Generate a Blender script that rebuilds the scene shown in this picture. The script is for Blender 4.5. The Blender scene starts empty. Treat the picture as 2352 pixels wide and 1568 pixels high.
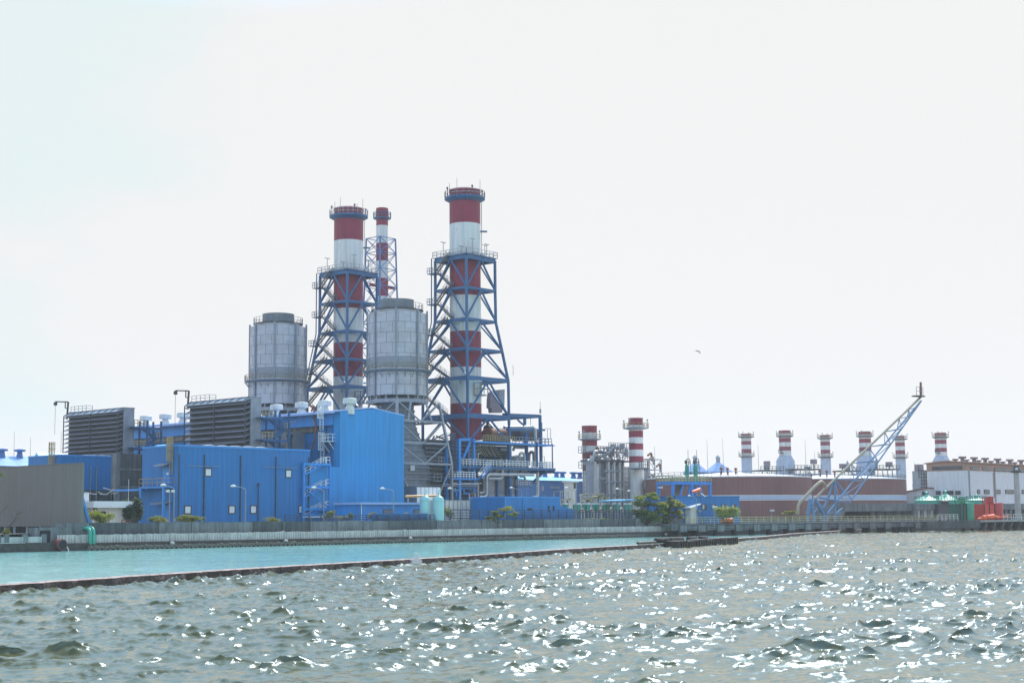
import bpy, bmesh, math, random
import numpy as np
from mathutils import Vector, Matrix
random.seed(7)
SC = bpy.context.scene
COL = SC.collection
# ------------------------------------------------------------------ survey
# The place was surveyed from one station (eye height H above the sea).  A
# sighting (x, y) at a known distance D gives a true 3-D point.
F, CX, CY = 3491.0, 1176.0, 784.0
H = 3.5
PITCH = math.atan((1194 - 784) / F)
ROLL = 0.009
ROT = Matrix.Rotation(math.pi / 2 + PITCH, 3, 'X') @ Matrix.Rotation(-ROLL, 3, 'Z')
K = 1.04
def ray(x, y):
    d = ROT @ Vector(((x - CX) / F, -(y - CY) / F, -1.0))
    return d / d.y
def P(x, y, D):
    return Vector((0, 0, H)) + ray(x, y) * D
def Z(y, D, x=1176):
    return P(x, y, D).z
TH = math.radians(49)
GZ = 2.3
class Frame:
    """Local frame: +x along the quay, +y inland, z up from the ground."""
    def __init__(s, px, D, rot=TH, py=1190, z=GZ):
        w = P(px, py, D); s.o = (w.x, w.y); s.rot = rot; s.z = z; s.D = D
        s.c, s.s = math.cos(rot), math.sin(rot)
    def _l(s, v):
        return (v[0] * s.c + v[1] * s.s, -v[0] * s.s + v[1] * s.c)
    def hit(s, px, py, axis, val):
        d = ray(px, py)
        o = s._l((-s.o[0], -s.o[1])); dl = s._l((d.x, d.y))
        t = (val - o[axis]) / dl[axis]
        return Vector((o[0] + t * dl[0], o[1] + t * dl[1], H + t * d.z - s.z))
    def N(s, px, py, y=0.0): return s.hit(px, py, 1, y)      # on a face along the quay
    def U(s, px, py, x=0.0): return s.hit(px, py, 0, x)      # on a face running inland
    def zt(s, py, px, x=0.0, y=0.0):
        w = s.world(x, y); return Z(py, w.y, px) - s.z
    def world(s, x, y, z=0.0):
        return Vector((s.o[0] + x * s.c - y * s.s, s.o[1] + x * s.s + y * s.c, s.z + z))
def z1(x, y): return (x / 3.7093, y / 3.7093 + 863.65)
def z2(x, y): return (x / 3.7093 + 275.6, y / 3.7093 + 863.65)
def z3(x, y): return (x / 3.7093 + 514.5, y / 3.7093 + 679.9)
def z4(x, y): return (x / 4.2666 + 551.3, y / 4.2666 + 918.8)
def z6(x, y): return (x / 4.2666 + 698.3, y / 4.2666 + 679.9)
def z7(x, y): return (x / 3.4136 + 900.4, y / 3.4136 + 771.8)
def r1(x, y): return (x / 4.7414 + 1212.8, y / 4.7414 + 918.8)
def r2(x, y): return (x / 5.3332 + 1561.9, y / 5.3332 + 955.5)
def r3(x, y): return (x / 5.3332 + 1911.1, y / 5.3332 + 955.5)
def r4(x, y): return (x / 4.0625 + 1800.8, y / 4.0625 + 826.9)
def h8(x, y): return (x / 7.111 + 955.5, y / 7.111 + 992.3)     # boiler close-up
def l8(x, y): return (x / 6.5637, y / 6.5637 + 1047.4)            # far left close-up

# ------------------------------------------------------------------ mesh kit
class MB:
    def __init__(s): s.v = []; s.f = []; s.m = []
    def add(s, vs, fs, mi=0):
        n = len(s.v); s.v.extend([tuple(v) for v in vs])
        for f in fs: s.f.append([i + n for i in f]); s.m.append(mi)
        return s
    def box(s, x0, x1, y0, y1, z0, z1, mi=0):
        if x0 > x1: x0, x1 = x1, x0
        if y0 > y1: y0, y1 = y1, y0
        if z0 > z1: z0, z1 = z1, z0
        v = [(x0,y0,z0),(x1,y0,z0),(x1,y1,z0),(x0,y1,z0),(x0,y0,z1),(x1,y0,z1),(x1,y1,z1),(x0,y1,z1)]
        return s.add(v, [(0,3,2,1),(4,5,6,7),(0,1,5,4),(1,2,6,5),(2,3,7,6),(3,0,4,7)], mi)
    def beam(s, p, q, w, h=None, mi=0):
        p, q = Vector(p), Vector(q); h = h or w
        d = q - p
        if d.length < 1e-6: return s
        d.normalize()
        up = Vector((0, 0, 1)) if abs(d.z) < 0.95 else Vector((0, 1, 0))
        a = d.cross(up).normalized() * (w / 2); b = a.cross(d).normalized() * (h / 2)
        v = [p-a-b, p+a-b, p+a+b, p-a+b, q-a-b, q+a-b, q+a+b, q-a+b]
        return s.add(v, [(0,1,2,3),(7,6,5,4),(0,4,5,1),(1,5,6,2),(2,6,7,3),(3,7,4,0)], mi)
    def tube(s, pts, r, n=8, mi=0, caps=True):
        pts = [Vector(p) for p in pts]
        rs = r if isinstance(r, (list, tuple)) else [r] * len(pts)
        vs = []; prev = None
        for i, p in enumerate(pts):
            d = (pts[min(i+1, len(pts)-1)] - pts[max(i-1, 0)]).normalized()
            if prev is None:
                up = Vector((0, 0, 1)) if abs(d.z) < 0.9 else Vector((1, 0, 0))
                a = d.cross(up).normalized()
            else:
                a = prev - d * prev.dot(d)
                a = a.normalized() if a.length > 1e-5 else d.orthogonal().normalized()
            prev = a; b = d.cross(a)
            for k in range(n):
                t = 2 * math.pi * k / n
                vs.append(p + (a * math.cos(t) + b * math.sin(t)) * rs[i])
        fs = []
        for i in range(len(pts) - 1):
            for k in range(n):
                k2 = (k + 1) % n
                fs.append((i*n+k, i*n+k2, (i+1)*n+k2, (i+1)*n+k))
        if caps:
            fs.append(tuple(range(n))[::-1]); fs.append(tuple((len(pts)-1)*n + k for k in range(n)))
        return s.add(vs, fs, mi)
    def bent(s, pts, r, bend=None, n=8, mi=0):
        """pipe run with rounded elbows"""
        pts = [Vector(p) for p in pts]; bend = bend or r * 2.5
        out = [pts[0]]
        for i in range(1, len(pts) - 1):
            a, b, c = pts[i-1], pts[i], pts[i+1]
            l = min(bend, (b-a).length * .45, (c-b).length * .45)
            p0 = b + (a-b).normalized() * l; p2 = b + (c-b).normalized() * l
            for k in range(5):
                t = k / 4; out.append(p0*(1-t)**2 + b*2*t*(1-t) + p2*t*t)
        out.append(pts[-1])
        return s.tube(out, r, n, mi)
    def lathe(s, prof, c=(0, 0), n=32, mi=0, cap0=False, cap1=True, mis=None):
        vs = []
        for r, z in prof:
            for k in range(n):
                t = 2 * math.pi * k / n
                vs.append((c[0] + r*math.cos(t), c[1] + r*math.sin(t), z))
        for i in range(len(prof) - 1):
            fs = []
            for k in range(n):
                k2 = (k + 1) % n
                fs.append((i*n+k, i*n+k2, (i+1)*n+k2, (i+1)*n+k))
            if i == 0: base = len(s.v); s.v.extend(vs)
            for f in fs: s.f.append([j + base for j in f]); s.m.append(mis[i] if mis else mi)
        if cap0: s.f.append([base + k for k in range(n)][::-1]); s.m.append(mis[0] if mis else mi)
        if cap1: s.f.append([base + (len(prof)-1)*n + k for k in range(n)]); s.m.append(mis[-1] if mis else mi)
        return s
    def prism(s, poly, vec, mi=0):
        n = len(poly); a = [Vector(p) for p in poly]; b = [p + Vector(vec) for p in a]
        fs = [tuple(range(n))[::-1], tuple(range(n, 2*n))]
        fs += [(i, (i+1) % n, n + (i+1) % n, n + i) for i in range(n)]
        return s.add(a + b, fs, mi)
    def loft(s, rings, mi=0, caps=True):
        n = len(rings[0]); vs = [p for r in rings for p in r]; fs = []
        for i in range(len(rings)-1):
            for k in range(n):
                fs.append((i*n+k, i*n+(k+1) % n, (i+1)*n+(k+1) % n, (i+1)*n+k))
        if caps: fs.append(tuple(range(n))[::-1]); fs.append(tuple((len(rings)-1)*n+k for k in range(n)))
        return s.add(vs, fs, mi)
    def rail(s, pts, h=1.1, step=1.5, r=.03, bars=(0.5, 1.0), mi=0):
        pts = [Vector(p) for p in pts]
        for a, b in zip(pts, pts[1:]):
            for t in bars: s.beam(a + Vector((0,0,h*t)), b + Vector((0,0,h*t)), r*2, None, mi)
            n = max(1, round((b-a).length / step))
            for k in range(n + 1):
                p = a.lerp(b, k / n); s.beam(p, p + Vector((0,0,h)), r*2, None, mi)
        return s
    def ringrail(s, c, R, z, h=1.1, n=24, r=.03, a0=0, a1=2*math.pi, bars=(.5, 1), mi=0):
        pts = [(c[0]+R*math.cos(a0+(a1-a0)*k/n), c[1]+R*math.sin(a0+(a1-a0)*k/n), z) for k in range(n+1)]
        return s.rail(pts, h, 99, r, bars, mi)
    def leaves(s, c, rad, n, size, rng, mis=(0,), shell=.55):
        for _ in range(n):
            d = Vector((rng.gauss(0,1), rng.gauss(0,1), rng.gauss(0,1))).normalized()
            t = shell + (1-shell) * rng.random() if rng.random() < .75 else rng.random()
            p = Vector((c[0]+d.x*rad[0]*t, c[1]+d.y*rad[1]*t, c[2]+d.z*rad[2]*t))
            a = Vector((rng.gauss(0,1), rng.gauss(0,1), rng.gauss(0,.6))).normalized()
            b = a.cross(Vector((rng.gauss(0,1), rng.gauss(0,1), rng.gauss(0,1)))).normalized()
            l = size * rng.uniform(.6, 1.4); w = l * .45
            s.add([p-a*l*.5, p+b*w*.5, p+a*l*.5, p-b*w*.5], [(0,1,2,3)], rng.choice(mis))
        return s
    def build(s, name, mats, parent=None, smooth=None, loc=None, rot=None):
        me = bpy.data.meshes.new(name)
        me.from_pydata(s.v, [], s.f)
        for m in (mats if isinstance(mats, (list, tuple)) else [mats]): me.materials.append(m)
        me.polygons.foreach_set('material_index', s.m)
        if smooth is not None:
            me.polygons.foreach_set('use_smooth', [True] * len(s.f))
            me.set_sharp_from_angle(angle=math.radians(smooth))
        me.update()
        o = bpy.data.objects.new(name, me); COL.objects.link(o)
        if parent: o.parent = parent
        if loc is not None: o.location = loc
        if rot is not None: o.rotation_euler = (0, 0, rot)
        return o
def tag(o, label=None, cat=None, group=None, kind=None):
    if label: o['label'] = label
    if cat: o['category'] = cat
    if group: o['group'] = group
    if kind: o['kind'] = kind
    return o
def empty(name, loc, rot, label, cat, group=None):
    o = bpy.data.objects.new(name, None); COL.objects.link(o)
    o.empty_display_size = .5; o.location = loc; o.rotation_euler = (0, 0, rot)
    return tag(o, label, cat, group)
def thing(name, fr, label, cat, group=None):
    return empty(name, (fr.o[0], fr.o[1], fr.z), fr.rot, label, cat, group)
def copy_tree(o, parent=None):
    c = o.copy(); COL.objects.link(c); c.parent = parent
    for ch in list(o.children): copy_tree(ch, c)
    return c

# ------------------------------------------------------------------ materials
def mat(name, col, rough=.6, metal=0.0, var=.18, vscale=.6, streak=0.0, rib=0.0, ribf=18.0, dirt=None, dirtamt=.0, bump=0.0, bscale=8.0, spec=.5, seed=0.0, panel=0.0):
    m = bpy.data.materials.new(name); m.use_nodes = True
    nt = m.node_tree; N = nt.nodes; L = nt.links
    b = N['Principled BSDF']; b.inputs['Roughness'].default_value = rough; b.inputs['Metallic'].default_value = metal
    b.inputs['Specular IOR Level'].default_value = spec
    tc = N.new('ShaderNodeTexCoord')
    mp = N.new('ShaderNodeMapping'); L.new(tc.outputs['Object'], mp.inputs[0]); mp.inputs['Location'].default_value = (seed, seed*1.7, 0)
    nz = N.new('ShaderNodeTexNoise'); nz.inputs['Scale'].default_value = vscale; nz.inputs['Detail'].default_value = 6
    L.new(mp.outputs[0], nz.inputs['Vector'])
    mr = N.new('ShaderNodeMapRange'); mr.inputs[1].default_value = .3; mr.inputs[2].default_value = .7
    mr.inputs[3].default_value = 1 - var; mr.inputs[4].default_value = 1 + var
    L.new(nz.outputs['Fac'], mr.inputs[0])
    fac = mr.outputs[0]
    if streak:
        m2 = N.new('ShaderNodeMapping'); L.new(tc.outputs['Object'], m2.inputs[0]); m2.inputs['Scale'].default_value = (1.6, 1.6, .07)
        n2 = N.new('ShaderNodeTexNoise'); n2.inputs['Scale'].default_value = 1.3; n2.inputs['Detail'].default_value = 5
        L.new(m2.outputs[0], n2.inputs['Vector'])
        r2_ = N.new('ShaderNodeMapRange'); r2_.inputs[1].default_value = .35; r2_.inputs[2].default_value = .65
        r2_.inputs[3].default_value = 1 - streak; r2_.inputs[4].default_value = 1 + streak * .4
        L.new(n2.outputs['Fac'], r2_.inputs[0])
        mm = N.new('ShaderNodeMath'); mm.operation = 'MULTIPLY'; L.new(fac, mm.inputs[0]); L.new(r2_.outputs[0], mm.inputs[1]); fac = mm.outputs[0]
    if panel:
        s0 = N.new('ShaderNodeSeparateXYZ'); L.new(tc.outputs['Object'], s0.inputs[0])
        a0 = N.new('ShaderNodeMath'); L.new(s0.outputs[0], a0.inputs[0]); L.new(s0.outputs[1], a0.inputs[1])
        wn = N.new('ShaderNodeTexWhiteNoise'); wn.noise_dimensions = '1D'; fl = N.new('ShaderNodeMath'); fl.operation = 'FLOOR'; L.new(a0.outputs[0], fl.inputs[0]); L.new(fl.outputs[0], wn.inputs['W'])
        r0 = N.new('ShaderNodeMapRange'); r0.inputs[3].default_value = 1 - panel; r0.inputs[4].default_value = 1 + panel; L.new(wn.outputs[0], r0.inputs[0])
        m0 = N.new('ShaderNodeMath'); m0.operation = 'MULTIPLY'; L.new(fac, m0.inputs[0]); L.new(r0.outputs[0], m0.inputs[1]); fac = m0.outputs[0]
    vm = N.new('ShaderNodeVectorMath'); vm.operation = 'SCALE'; vm.inputs[0].default_value = col
    L.new(fac, vm.inputs['Scale'])
    out = vm.outputs[0]
    if dirt:
        n3 = N.new('ShaderNodeTexNoise'); n3.inputs['Scale'].default_value = vscale * 2.3; n3.inputs['Detail'].default_value = 8; n3.inputs['Roughness'].default_value = .7
        m3 = N.new('ShaderNodeMapping'); L.new(tc.outputs['Object'], m3.inputs[0]); m3.inputs['Scale'].default_value = (1, 1, .35); L.new(m3.outputs[0], n3.inputs['Vector'])
        r3_ = N.new('ShaderNodeMapRange'); r3_.inputs[1].default_value = .62 - dirtamt * .3; r3_.inputs[2].default_value = .78 - dirtamt * .3
        L.new(n3.outputs['Fac'], r3_.inputs[0])
        mx = N.new('ShaderNodeMix'); mx.data_type = 'RGBA'; mx.inputs['B'].default_value = (*dirt, 1)
        L.new(r3_.outputs[0], mx.inputs['Factor']); L.new(out, mx.inputs['A']); out = mx.outputs['Result']
    L.new(out, b.inputs['Base Color'])
    h = None
    if rib:
        sp = N.new('ShaderNodeSeparateXYZ'); L.new(tc.outputs['Object'], sp.inputs[0])
        ad = N.new('ShaderNodeMath'); ad.operation = 'ADD'; L.new(sp.outputs[0], ad.inputs[0]); L.new(sp.outputs[1], ad.inputs[1])
        ml = N.new('ShaderNodeMath'); ml.operation = 'MULTIPLY'; ml.inputs[1].default_value = ribf; L.new(ad.outputs[0], ml.inputs[0])
        sn = N.new('ShaderNodeMath'); sn.operation = 'SINE'; L.new(ml.outputs[0], sn.inputs[0]); h = sn.outputs[0]; dist = rib
    elif bump:
        nb = N.new('ShaderNodeTexNoise'); nb.inputs['Scale'].default_value = bscale; nb.inputs['Detail'].default_value = 6
        L.new(tc.outputs['Object'], nb.inputs['Vector']); h = nb.outputs['Fac']; dist = bump
    if h is not None:
        bp = N.new('ShaderNodeBump'); bp.inputs['Strength'].default_value = 1; bp.inputs['Distance'].default_value = dist
        L.new(h, bp.inputs['Height']); L.new(bp.outputs[0], b.inputs['Normal'])
    return m
M = {}
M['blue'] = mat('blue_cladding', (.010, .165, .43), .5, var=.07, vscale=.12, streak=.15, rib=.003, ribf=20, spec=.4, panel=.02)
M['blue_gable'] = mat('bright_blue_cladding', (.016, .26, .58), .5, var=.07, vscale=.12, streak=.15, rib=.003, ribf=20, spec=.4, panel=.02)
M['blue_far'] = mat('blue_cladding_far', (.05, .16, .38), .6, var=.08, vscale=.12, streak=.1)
M['blue_trim'] = mat('blue_trim', (.03, .25, .62), .45, var=.1)
M['blue_steel'] = mat('blue_steel', (.012, .10, .24), .45, var=.16, vscale=.9, dirt=(.07, .07, .08), dirtamt=.05)
M['blue_bright'] = mat('blue_bright_steel', (.02, .24, .62), .45, var=.12, vscale=.9)
M['navy'] = mat('navy_pipe', (.035, .06, .12), .55, var=.25, vscale=1.5)
M['roof_blue'] = mat('roof_blue', (.30, .44, .72), .4, var=.1)
M['roof_cyan'] = mat('roof_cyan', (.12, .50, .75), .4, var=.1)
M['olive'] = mat('olive_cladding', (.165, .147, .128), .7, var=.06, vscale=.15, streak=.10, rib=.015, ribf=13)
M['grey_galv'] = mat('galvanised', (.28, .31, .36), .45, .35, var=.14, vscale=.8, streak=.1)
M['steel_grey'] = mat('grey_steel', (.24, .27, .31), .5, .2, var=.16)
M['dark_steel'] = mat('dark_steel', (.05, .052, .06), .6, var=.2)
M['black'] = mat('dark_opening', (.015, .016, .02), .8, var=.2)
M['hood'] = mat('louvre_hood', (.20, .20, .25), .5, .2, var=.12)
M['tan'] = mat('tan_rail', (.36, .27, .13), .6, var=.2)
M['yellow'] = mat('yellow_rail', (.50, .42, .20), .6, var=.2)
M['white'] = mat('white_paint', (.72, .74, .74), .55, var=.06, dirt=(.4, .38, .34), dirtamt=.1)
M['vent'] = mat('vent_white', (.62, .62, .58), .55, var=.14, vscale=1.0, dirt=(.25, .2, .16), dirtamt=.18)
M['cream'] = mat('cream_render', (.62, .60, .54), .75, var=.07, streak=.12)
M['window'] = mat('window_film', (.68, .72, .72), .25, var=.08)
M['glass_dark'] = mat('dark_glass', (.06, .07, .07), .12, var=.4, vscale=.5)
M['glass_tan'] = mat('tinted_glass', (.19, .175, .15), .2, var=.5, vscale=.45)
M['concrete'] = mat('concrete', (.17, .175, .18), .85, var=.22, vscale=.4, streak=.28, dirt=(.06, .06, .06), dirtamt=.25, bump=.02)
M['concrete_dk'] = mat('dark_concrete', (.085, .09, .095), .85, var=.25, vscale=.4, streak=.3, dirt=(.035, .035, .035), dirtamt=.3, bump=.03)
M['concrete_lt'] = mat('pale_concrete', (.40, .40, .38), .85, var=.15, vscale=.5, streak=.2)
M['wet'] = mat('wet_stone', (.045, .038, .032), .6, var=.4, vscale=2.0, bump=.05, bscale=5)
M['armour'] = mat('armour_concrete', (.13, .11, .09), .8, var=.35, vscale=1.5, bump=.04, bscale=4)
M['breakwater'] = mat('encrusted_sheet', (.060, .042, .036), .75, var=.5, vscale=3.0, dirt=(.14, .10, .085), dirtamt=.12, bump=.12, bscale=3.5)
M['bw_sunlit'] = mat('encrusted_top_sunlit', (.36, .27, .24), .8, var=.35, vscale=2.5)  # sunlight on the breakwater top, put in as a lighter colour
M['sheet'] = mat('sheet_pile', (.54, .52, .49), .7, var=.16, vscale=.7, streak=.22, dirt=(.22, .17, .13), dirtamt=.15)
M['ground'] = mat('yard', (.22, .20, .17), .95, var=.25, vscale=.08)
M['red'] = mat('red_band', (.25, .011, .040), .55, var=.12, vscale=.3, streak=.2)
M['white_band'] = mat('white_band', (.66, .66, .64), .55, var=.06, vscale=.3, streak=.18, dirt=(.42, .36, .28), dirtamt=.06)
M['white_rust'] = mat('rusty_white_band', (.60, .60, .60), .6, var=.12, vscale=.6, streak=.15, dirt=(.36, .13, .05), dirtamt=.28)
M['red_rust'] = mat('weathered_red', (.24, .014, .028), .6, var=.12, vscale=.5, dirt=(.34, .12, .05), dirtamt=.18)
M['rust'] = mat('rust_brown', (.21, .085, .045), .75, var=.3, vscale=1.0)
M['lagging'] = mat('pipe_lagging', (.44, .44, .44), .4, .3, var=.15, vscale=.8)
M['brown_tank'] = mat('brown_tank', (.215, .094, .084), .6, var=.09, vscale=.1, streak=.14)
M['stripe'] = mat('pale_stripe', (.42, .50, .64), .5, var=.06)
M['white_roof'] = mat('white_roof', (.75, .74, .74), .6, var=.06)
M['cyan_tank'] = mat('cyan_tank', (.30, .55, .54), .4, var=.07, streak=.05)
M['green'] = mat('green_paint', (.01, .26, .15), .4, var=.12)
M['green_pipe'] = mat('green_pipe', (.03, .33, .24), .4, var=.12)
M['green_roof'] = mat('pale_green_roof', (.24, .52, .36), .5, var=.1)
M['green_dk'] = mat('dark_green', (.01, .09, .06), .5, var=.15)
M['red_paint'] = mat('red_paint', (.42, .012, .02), .4, var=.12)
M['red_bright'] = mat('bright_red', (.60, .03, .02), .4, var=.1)
M['orange'] = mat('orange_paint', (.80, .11, .02), .45, var=.1)
M['orange_pipe'] = mat('orange_pipe', (.55, .27, .05), .5, var=.12)
M['tan_pipe'] = mat('tan_pipe', (.37, .32, .22), .45, var=.12)
M['rust_pipe'] = mat('rusty_red_pipe', (.20, .06, .05), .6, var=.25)
M['lattice'] = mat('lattice_blue', (.11, .25, .43), .45, var=.1)
M['hall_white'] = mat('hall_white', (.68, .66, .68), .65, var=.05, streak=.12, dirt=(.25, .24, .25), dirtamt=.06)
M['hall_brown'] = mat('hall_brown', (.36, .20, .14), .65, var=.07)
M['slate'] = mat('slate_vent', (.22, .17, .19), .6, var=.15)
M['fat_grey'] = mat('pale_blue_duct', (.40, .46, .56), .5, var=.1, streak=.12)
M['bark'] = mat('bark', (.10, .075, .055), .9, var=.3, vscale=3)
M['bark_dk'] = mat('dark_bark', (.05, .04, .035), .9, var=.3, vscale=3)
def leafmat(name, col, seed):
    m = mat(name, col, .5, var=.35, vscale=1.2, spec=.4, seed=seed)
    nt = m.node_tree; b = nt.nodes['Principled BSDF']
    tr = nt.nodes.new('ShaderNodeBsdfTranslucent'); tr.inputs[0].default_value = (col[0]*2.6, col[1]*2.4, col[2]*1.2, 1)
    ms = nt.nodes.new('ShaderNodeMixShader'); ms.inputs[0].default_value = .5
    nt.links.new(b.outputs[0], ms.inputs[1]); nt.links.new(tr.outputs[0], ms.inputs[2])
    nt.links.new(ms.outputs[0], nt.nodes['Material Output'].inputs[0])
    return m
M['leaf_a'] = leafmat('leaf_mid', (.13, .16, .045), 1)
M['leaf_b'] = leafmat('leaf_deep', (.075, .115, .03), 2)
M['leaf_c'] = leafmat('leaf_bright', (.17, .195, .05), 3)
M['leaf_d'] = leafmat('leaf_dry', (.17, .15, .05), 4)
M['leaf_e'] = mat('leaf_shade', (.028, .04, .02), .6, var=.3, vscale=1.2)  # leaves darkened in their colour to stand for a bush in shade
M['frond'] = leafmat('palm_frond', (.06, .085, .03), 5)
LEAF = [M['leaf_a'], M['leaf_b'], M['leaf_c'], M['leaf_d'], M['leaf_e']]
def silomat():
    """riveted metal panels, every panel slightly different"""
    m = bpy.data.materials.new('silencer_panels'); m.use_nodes = True
    nt = m.node_tree; N = nt.nodes; L = nt.links; b = N['Principled BSDF']
    def math_(op, a, c=None):
        n = N.new('ShaderNodeMath'); n.operation = op
        for i, v in enumerate((a, c)):
            if v is None: continue
            if isinstance(v, (int, float)): n.inputs[i].default_value = v
            else: L.new(v, n.inputs[i])
        return n.outputs[0]
    tc = N.new('ShaderNodeTexCoord'); sp = N.new('ShaderNodeSeparateXYZ'); L.new(tc.outputs['Object'], sp.inputs[0])
    row = math_('FLOOR', math_('DIVIDE', sp.outputs[2], 2.0))
    ang = math_('ARCTAN2', sp.outputs[1], sp.outputs[0])
    cell = math_('FLOOR', math_('MULTIPLY', math_('ADD', ang, math_('MULTIPLY', row, .19)), 3.2))
    cb = N.new('ShaderNodeCombineXYZ'); L.new(row, cb.inputs[0]); L.new(cell, cb.inputs[1])
    wn = N.new('ShaderNodeTexWhiteNoise'); wn.noise_dimensions = '3D'; L.new(cb.outputs[0], wn.inputs['Vector'])
    nz = N.new('ShaderNodeTexNoise'); nz.inputs['Scale'].default_value = .5; nz.inputs['Detail'].default_value = 6
    L.new(tc.outputs['Object'], nz.inputs['Vector'])
    f = math_('ADD', math_('ADD', math_('MULTIPLY', wn.outputs[0], .22), math_('MULTIPLY', nz.outputs['Fac'], .5)), .62)
    vm = N.new('ShaderNodeVectorMath'); vm.operation = 'SCALE'; vm.inputs[0].default_value = (.40, .43, .48); L.new(f, vm.inputs['Scale'])
    L.new(vm.outputs[0], b.inputs['Base Color']); b.inputs['Metallic'].default_value = .5
    L.new(math_('ADD', math_('MULTIPLY', wn.outputs[0], .15), .32), b.inputs['Roughness'])
    return m
M['silo'] = silomat()
M['seam'] = mat('seam_dark_grey', (.13, .145, .165), .6, var=.2)  # darker grey of the joints between silencer panels
M['duct'] = mat('duct_plate', (.17, .195, .23), .5, .25, var=.18, vscale=.5, streak=.2)

# ------------------------------------------------------------------ light, sky, camera
SUN_AZ, SUN_EL = math.radians(23), math.radians(47)     # azimuth measured from +Y towards +X
sd = Vector((math.cos(SUN_EL)*math.sin(SUN_AZ), math.cos(SUN_EL)*math.cos(SUN_AZ), math.sin(SUN_EL)))
sl = bpy.data.lights.new('sun', 'SUN'); sl.energy = 4.2; sl.angle = math.radians(.5); sl.color = (1, .97, .93)
so = bpy.data.objects.new('sun', sl); COL.objects.link(so); so.rotation_euler = (-sd).to_track_quat('-Z', 'Y').to_euler()
w = bpy.data.worlds.new('World'); SC.world = w; w.use_nodes = True
nt = w.node_tree; N = nt.nodes; L = nt.links
bg = N['Background']; bg.inputs[1].default_value = .1
sky = N.new('ShaderNodeTexSky'); sky.sky_type = 'NISHITA'; sky.sun_disc = False
sky.sun_elevation = SUN_EL; sky.sun_rotation = SUN_AZ; sky.dust_density = 1.0; sky.air_density = 1.2
tc = N.new('ShaderNodeTexCoord')
sp = N.new('ShaderNodeSeparateXYZ'); L.new(tc.outputs['Generated'], sp.inputs[0])
mp = N.new('ShaderNodeMapping'); mp.inputs['Scale'].default_value = (1.6, 1.6, 4.0); L.new(tc.outputs['Generated'], mp.inputs[0])
nz = N.new('ShaderNodeTexNoise'); nz.inputs['Scale'].default_value = 1.9; nz.inputs['Detail'].default_value = 6; nz.inputs['Roughness'].default_value = .5
L.new(mp.outputs[0], nz.inputs['Vector'])
def wm(op, a, c):
    n = N.new('ShaderNodeMath'); n.operation = op
    for i, v in enumerate((a, c)):
        if isinstance(v, (int, float)): n.inputs[i].default_value = v
        else: L.new(v, n.inputs[i])
    return n.outputs[0]
def smooth(v, a, c):
    n = N.new('ShaderNodeMapRange'); n.interpolation_type = 'SMOOTHSTEP'; n.inputs[1].default_value = a; n.inputs[2].default_value = c; L.new(v, n.inputs[0]); return n.outputs[0]
# thin cloud sheet: opaque low and ahead, opening to blue overhead and in one gap to the upper left
gap = N.new('ShaderNodeVectorMath'); gap.operation = 'DOT_PRODUCT'; L.new(tc.outputs['Generated'], gap.inputs[0])
gap.inputs[1].default_value = ray(-120, 200).normalized()
gapf = smooth(wm('ADD', gap.outputs['Value'], wm('MULTIPLY', wm('SUBTRACT', nz.outputs['Fac'], .5), .07)), .984, .998)
over = smooth(wm('ADD', sp.outputs[2], wm('MULTIPLY', wm('SUBTRACT', nz.outputs['Fac'], .5), .08)), .322, .385)
thin = wm('MULTIPLY', over, .85)
cl = N.new('ShaderNodeVectorMath'); cl.operation = 'SCALE'; cl.inputs[0].default_value = (8.05, 8.02, 7.95)
sund = N.new('ShaderNodeVectorMath'); sund.operation = 'DOT_PRODUCT'; L.new(tc.outputs['Generated'], sund.inputs[0]); sund.inputs[1].default_value = sd
glow = wm('POWER', smooth(sund.outputs['Value'], .87, 1.0), 1.5)      # the veil is brighter round the sun
L.new(wm('ADD', wm('ADD', 1.0, wm('MULTIPLY', wm('SUBTRACT', nz.outputs['Fac'], .5), .02)), wm('MULTIPLY', glow, 3.0)), cl.inputs['Scale'])
gm = N.new('ShaderNodeMix'); gm.data_type = 'RGBA'; L.new(wm('MULTIPLY', gapf, .21), gm.inputs['Factor']); L.new(cl.outputs[0], gm.inputs['A']); gm.inputs['B'].default_value = (3.6, 7.7, 8.0, 1)
mx = N.new('ShaderNodeMix'); mx.data_type = 'RGBA'; L.new(thin, mx.inputs['Factor']); L.new(gm.outputs['Result'], mx.inputs['A'])
hs = N.new('ShaderNodeVectorMath'); hs.operation = 'SCALE'; hs.inputs['Scale'].default_value = 1.6; L.new(sky.outputs[0], hs.inputs[0])
hb_ = N.new('ShaderNodeMix'); hb_.data_type = 'RGBA'; L.new(smooth(sp.outputs[2], .75, 1.0), hb_.inputs['Factor']); hb_.inputs['A'].default_value = (6.6, 11.4, 17.5, 1); L.new(hs.outputs[0], hb_.inputs['B'])
L.new(hb_.outputs['Result'], mx.inputs['B']); L.new(mx.outputs['Result'], bg.inputs[0])
cam = bpy.data.cameras.new('camera'); co = bpy.data.objects.new('camera', cam); COL.objects.link(co)
cam.sensor_width = 36; cam.lens = F / 2352 * 36; cam.clip_end = 20000; cam.clip_start = .5
co.matrix_world = Matrix.Translation((0, 0, H)) @ ROT.to_4x4()
SC.camera = co
SC.view_settings.view_transform = 'Standard'; SC.view_settings.look = 'None'; SC.view_settings.exposure = .13; SC.view_settings.gamma = 1
SC.cycles.use_denoising = True
SC.cycles.max_bounces = 8; SC.cycles.diffuse_bounces = 3; SC.cycles.glossy_bounces = 3; SC.cycles.volume_bounces = 1
SC.cycles.caustics_reflective = False; SC.cycles.caustics_refractive = False; SC.cycles.sample_clamp_indirect = 6; SC.cycles.sample_clamp_direct = 8

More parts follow.
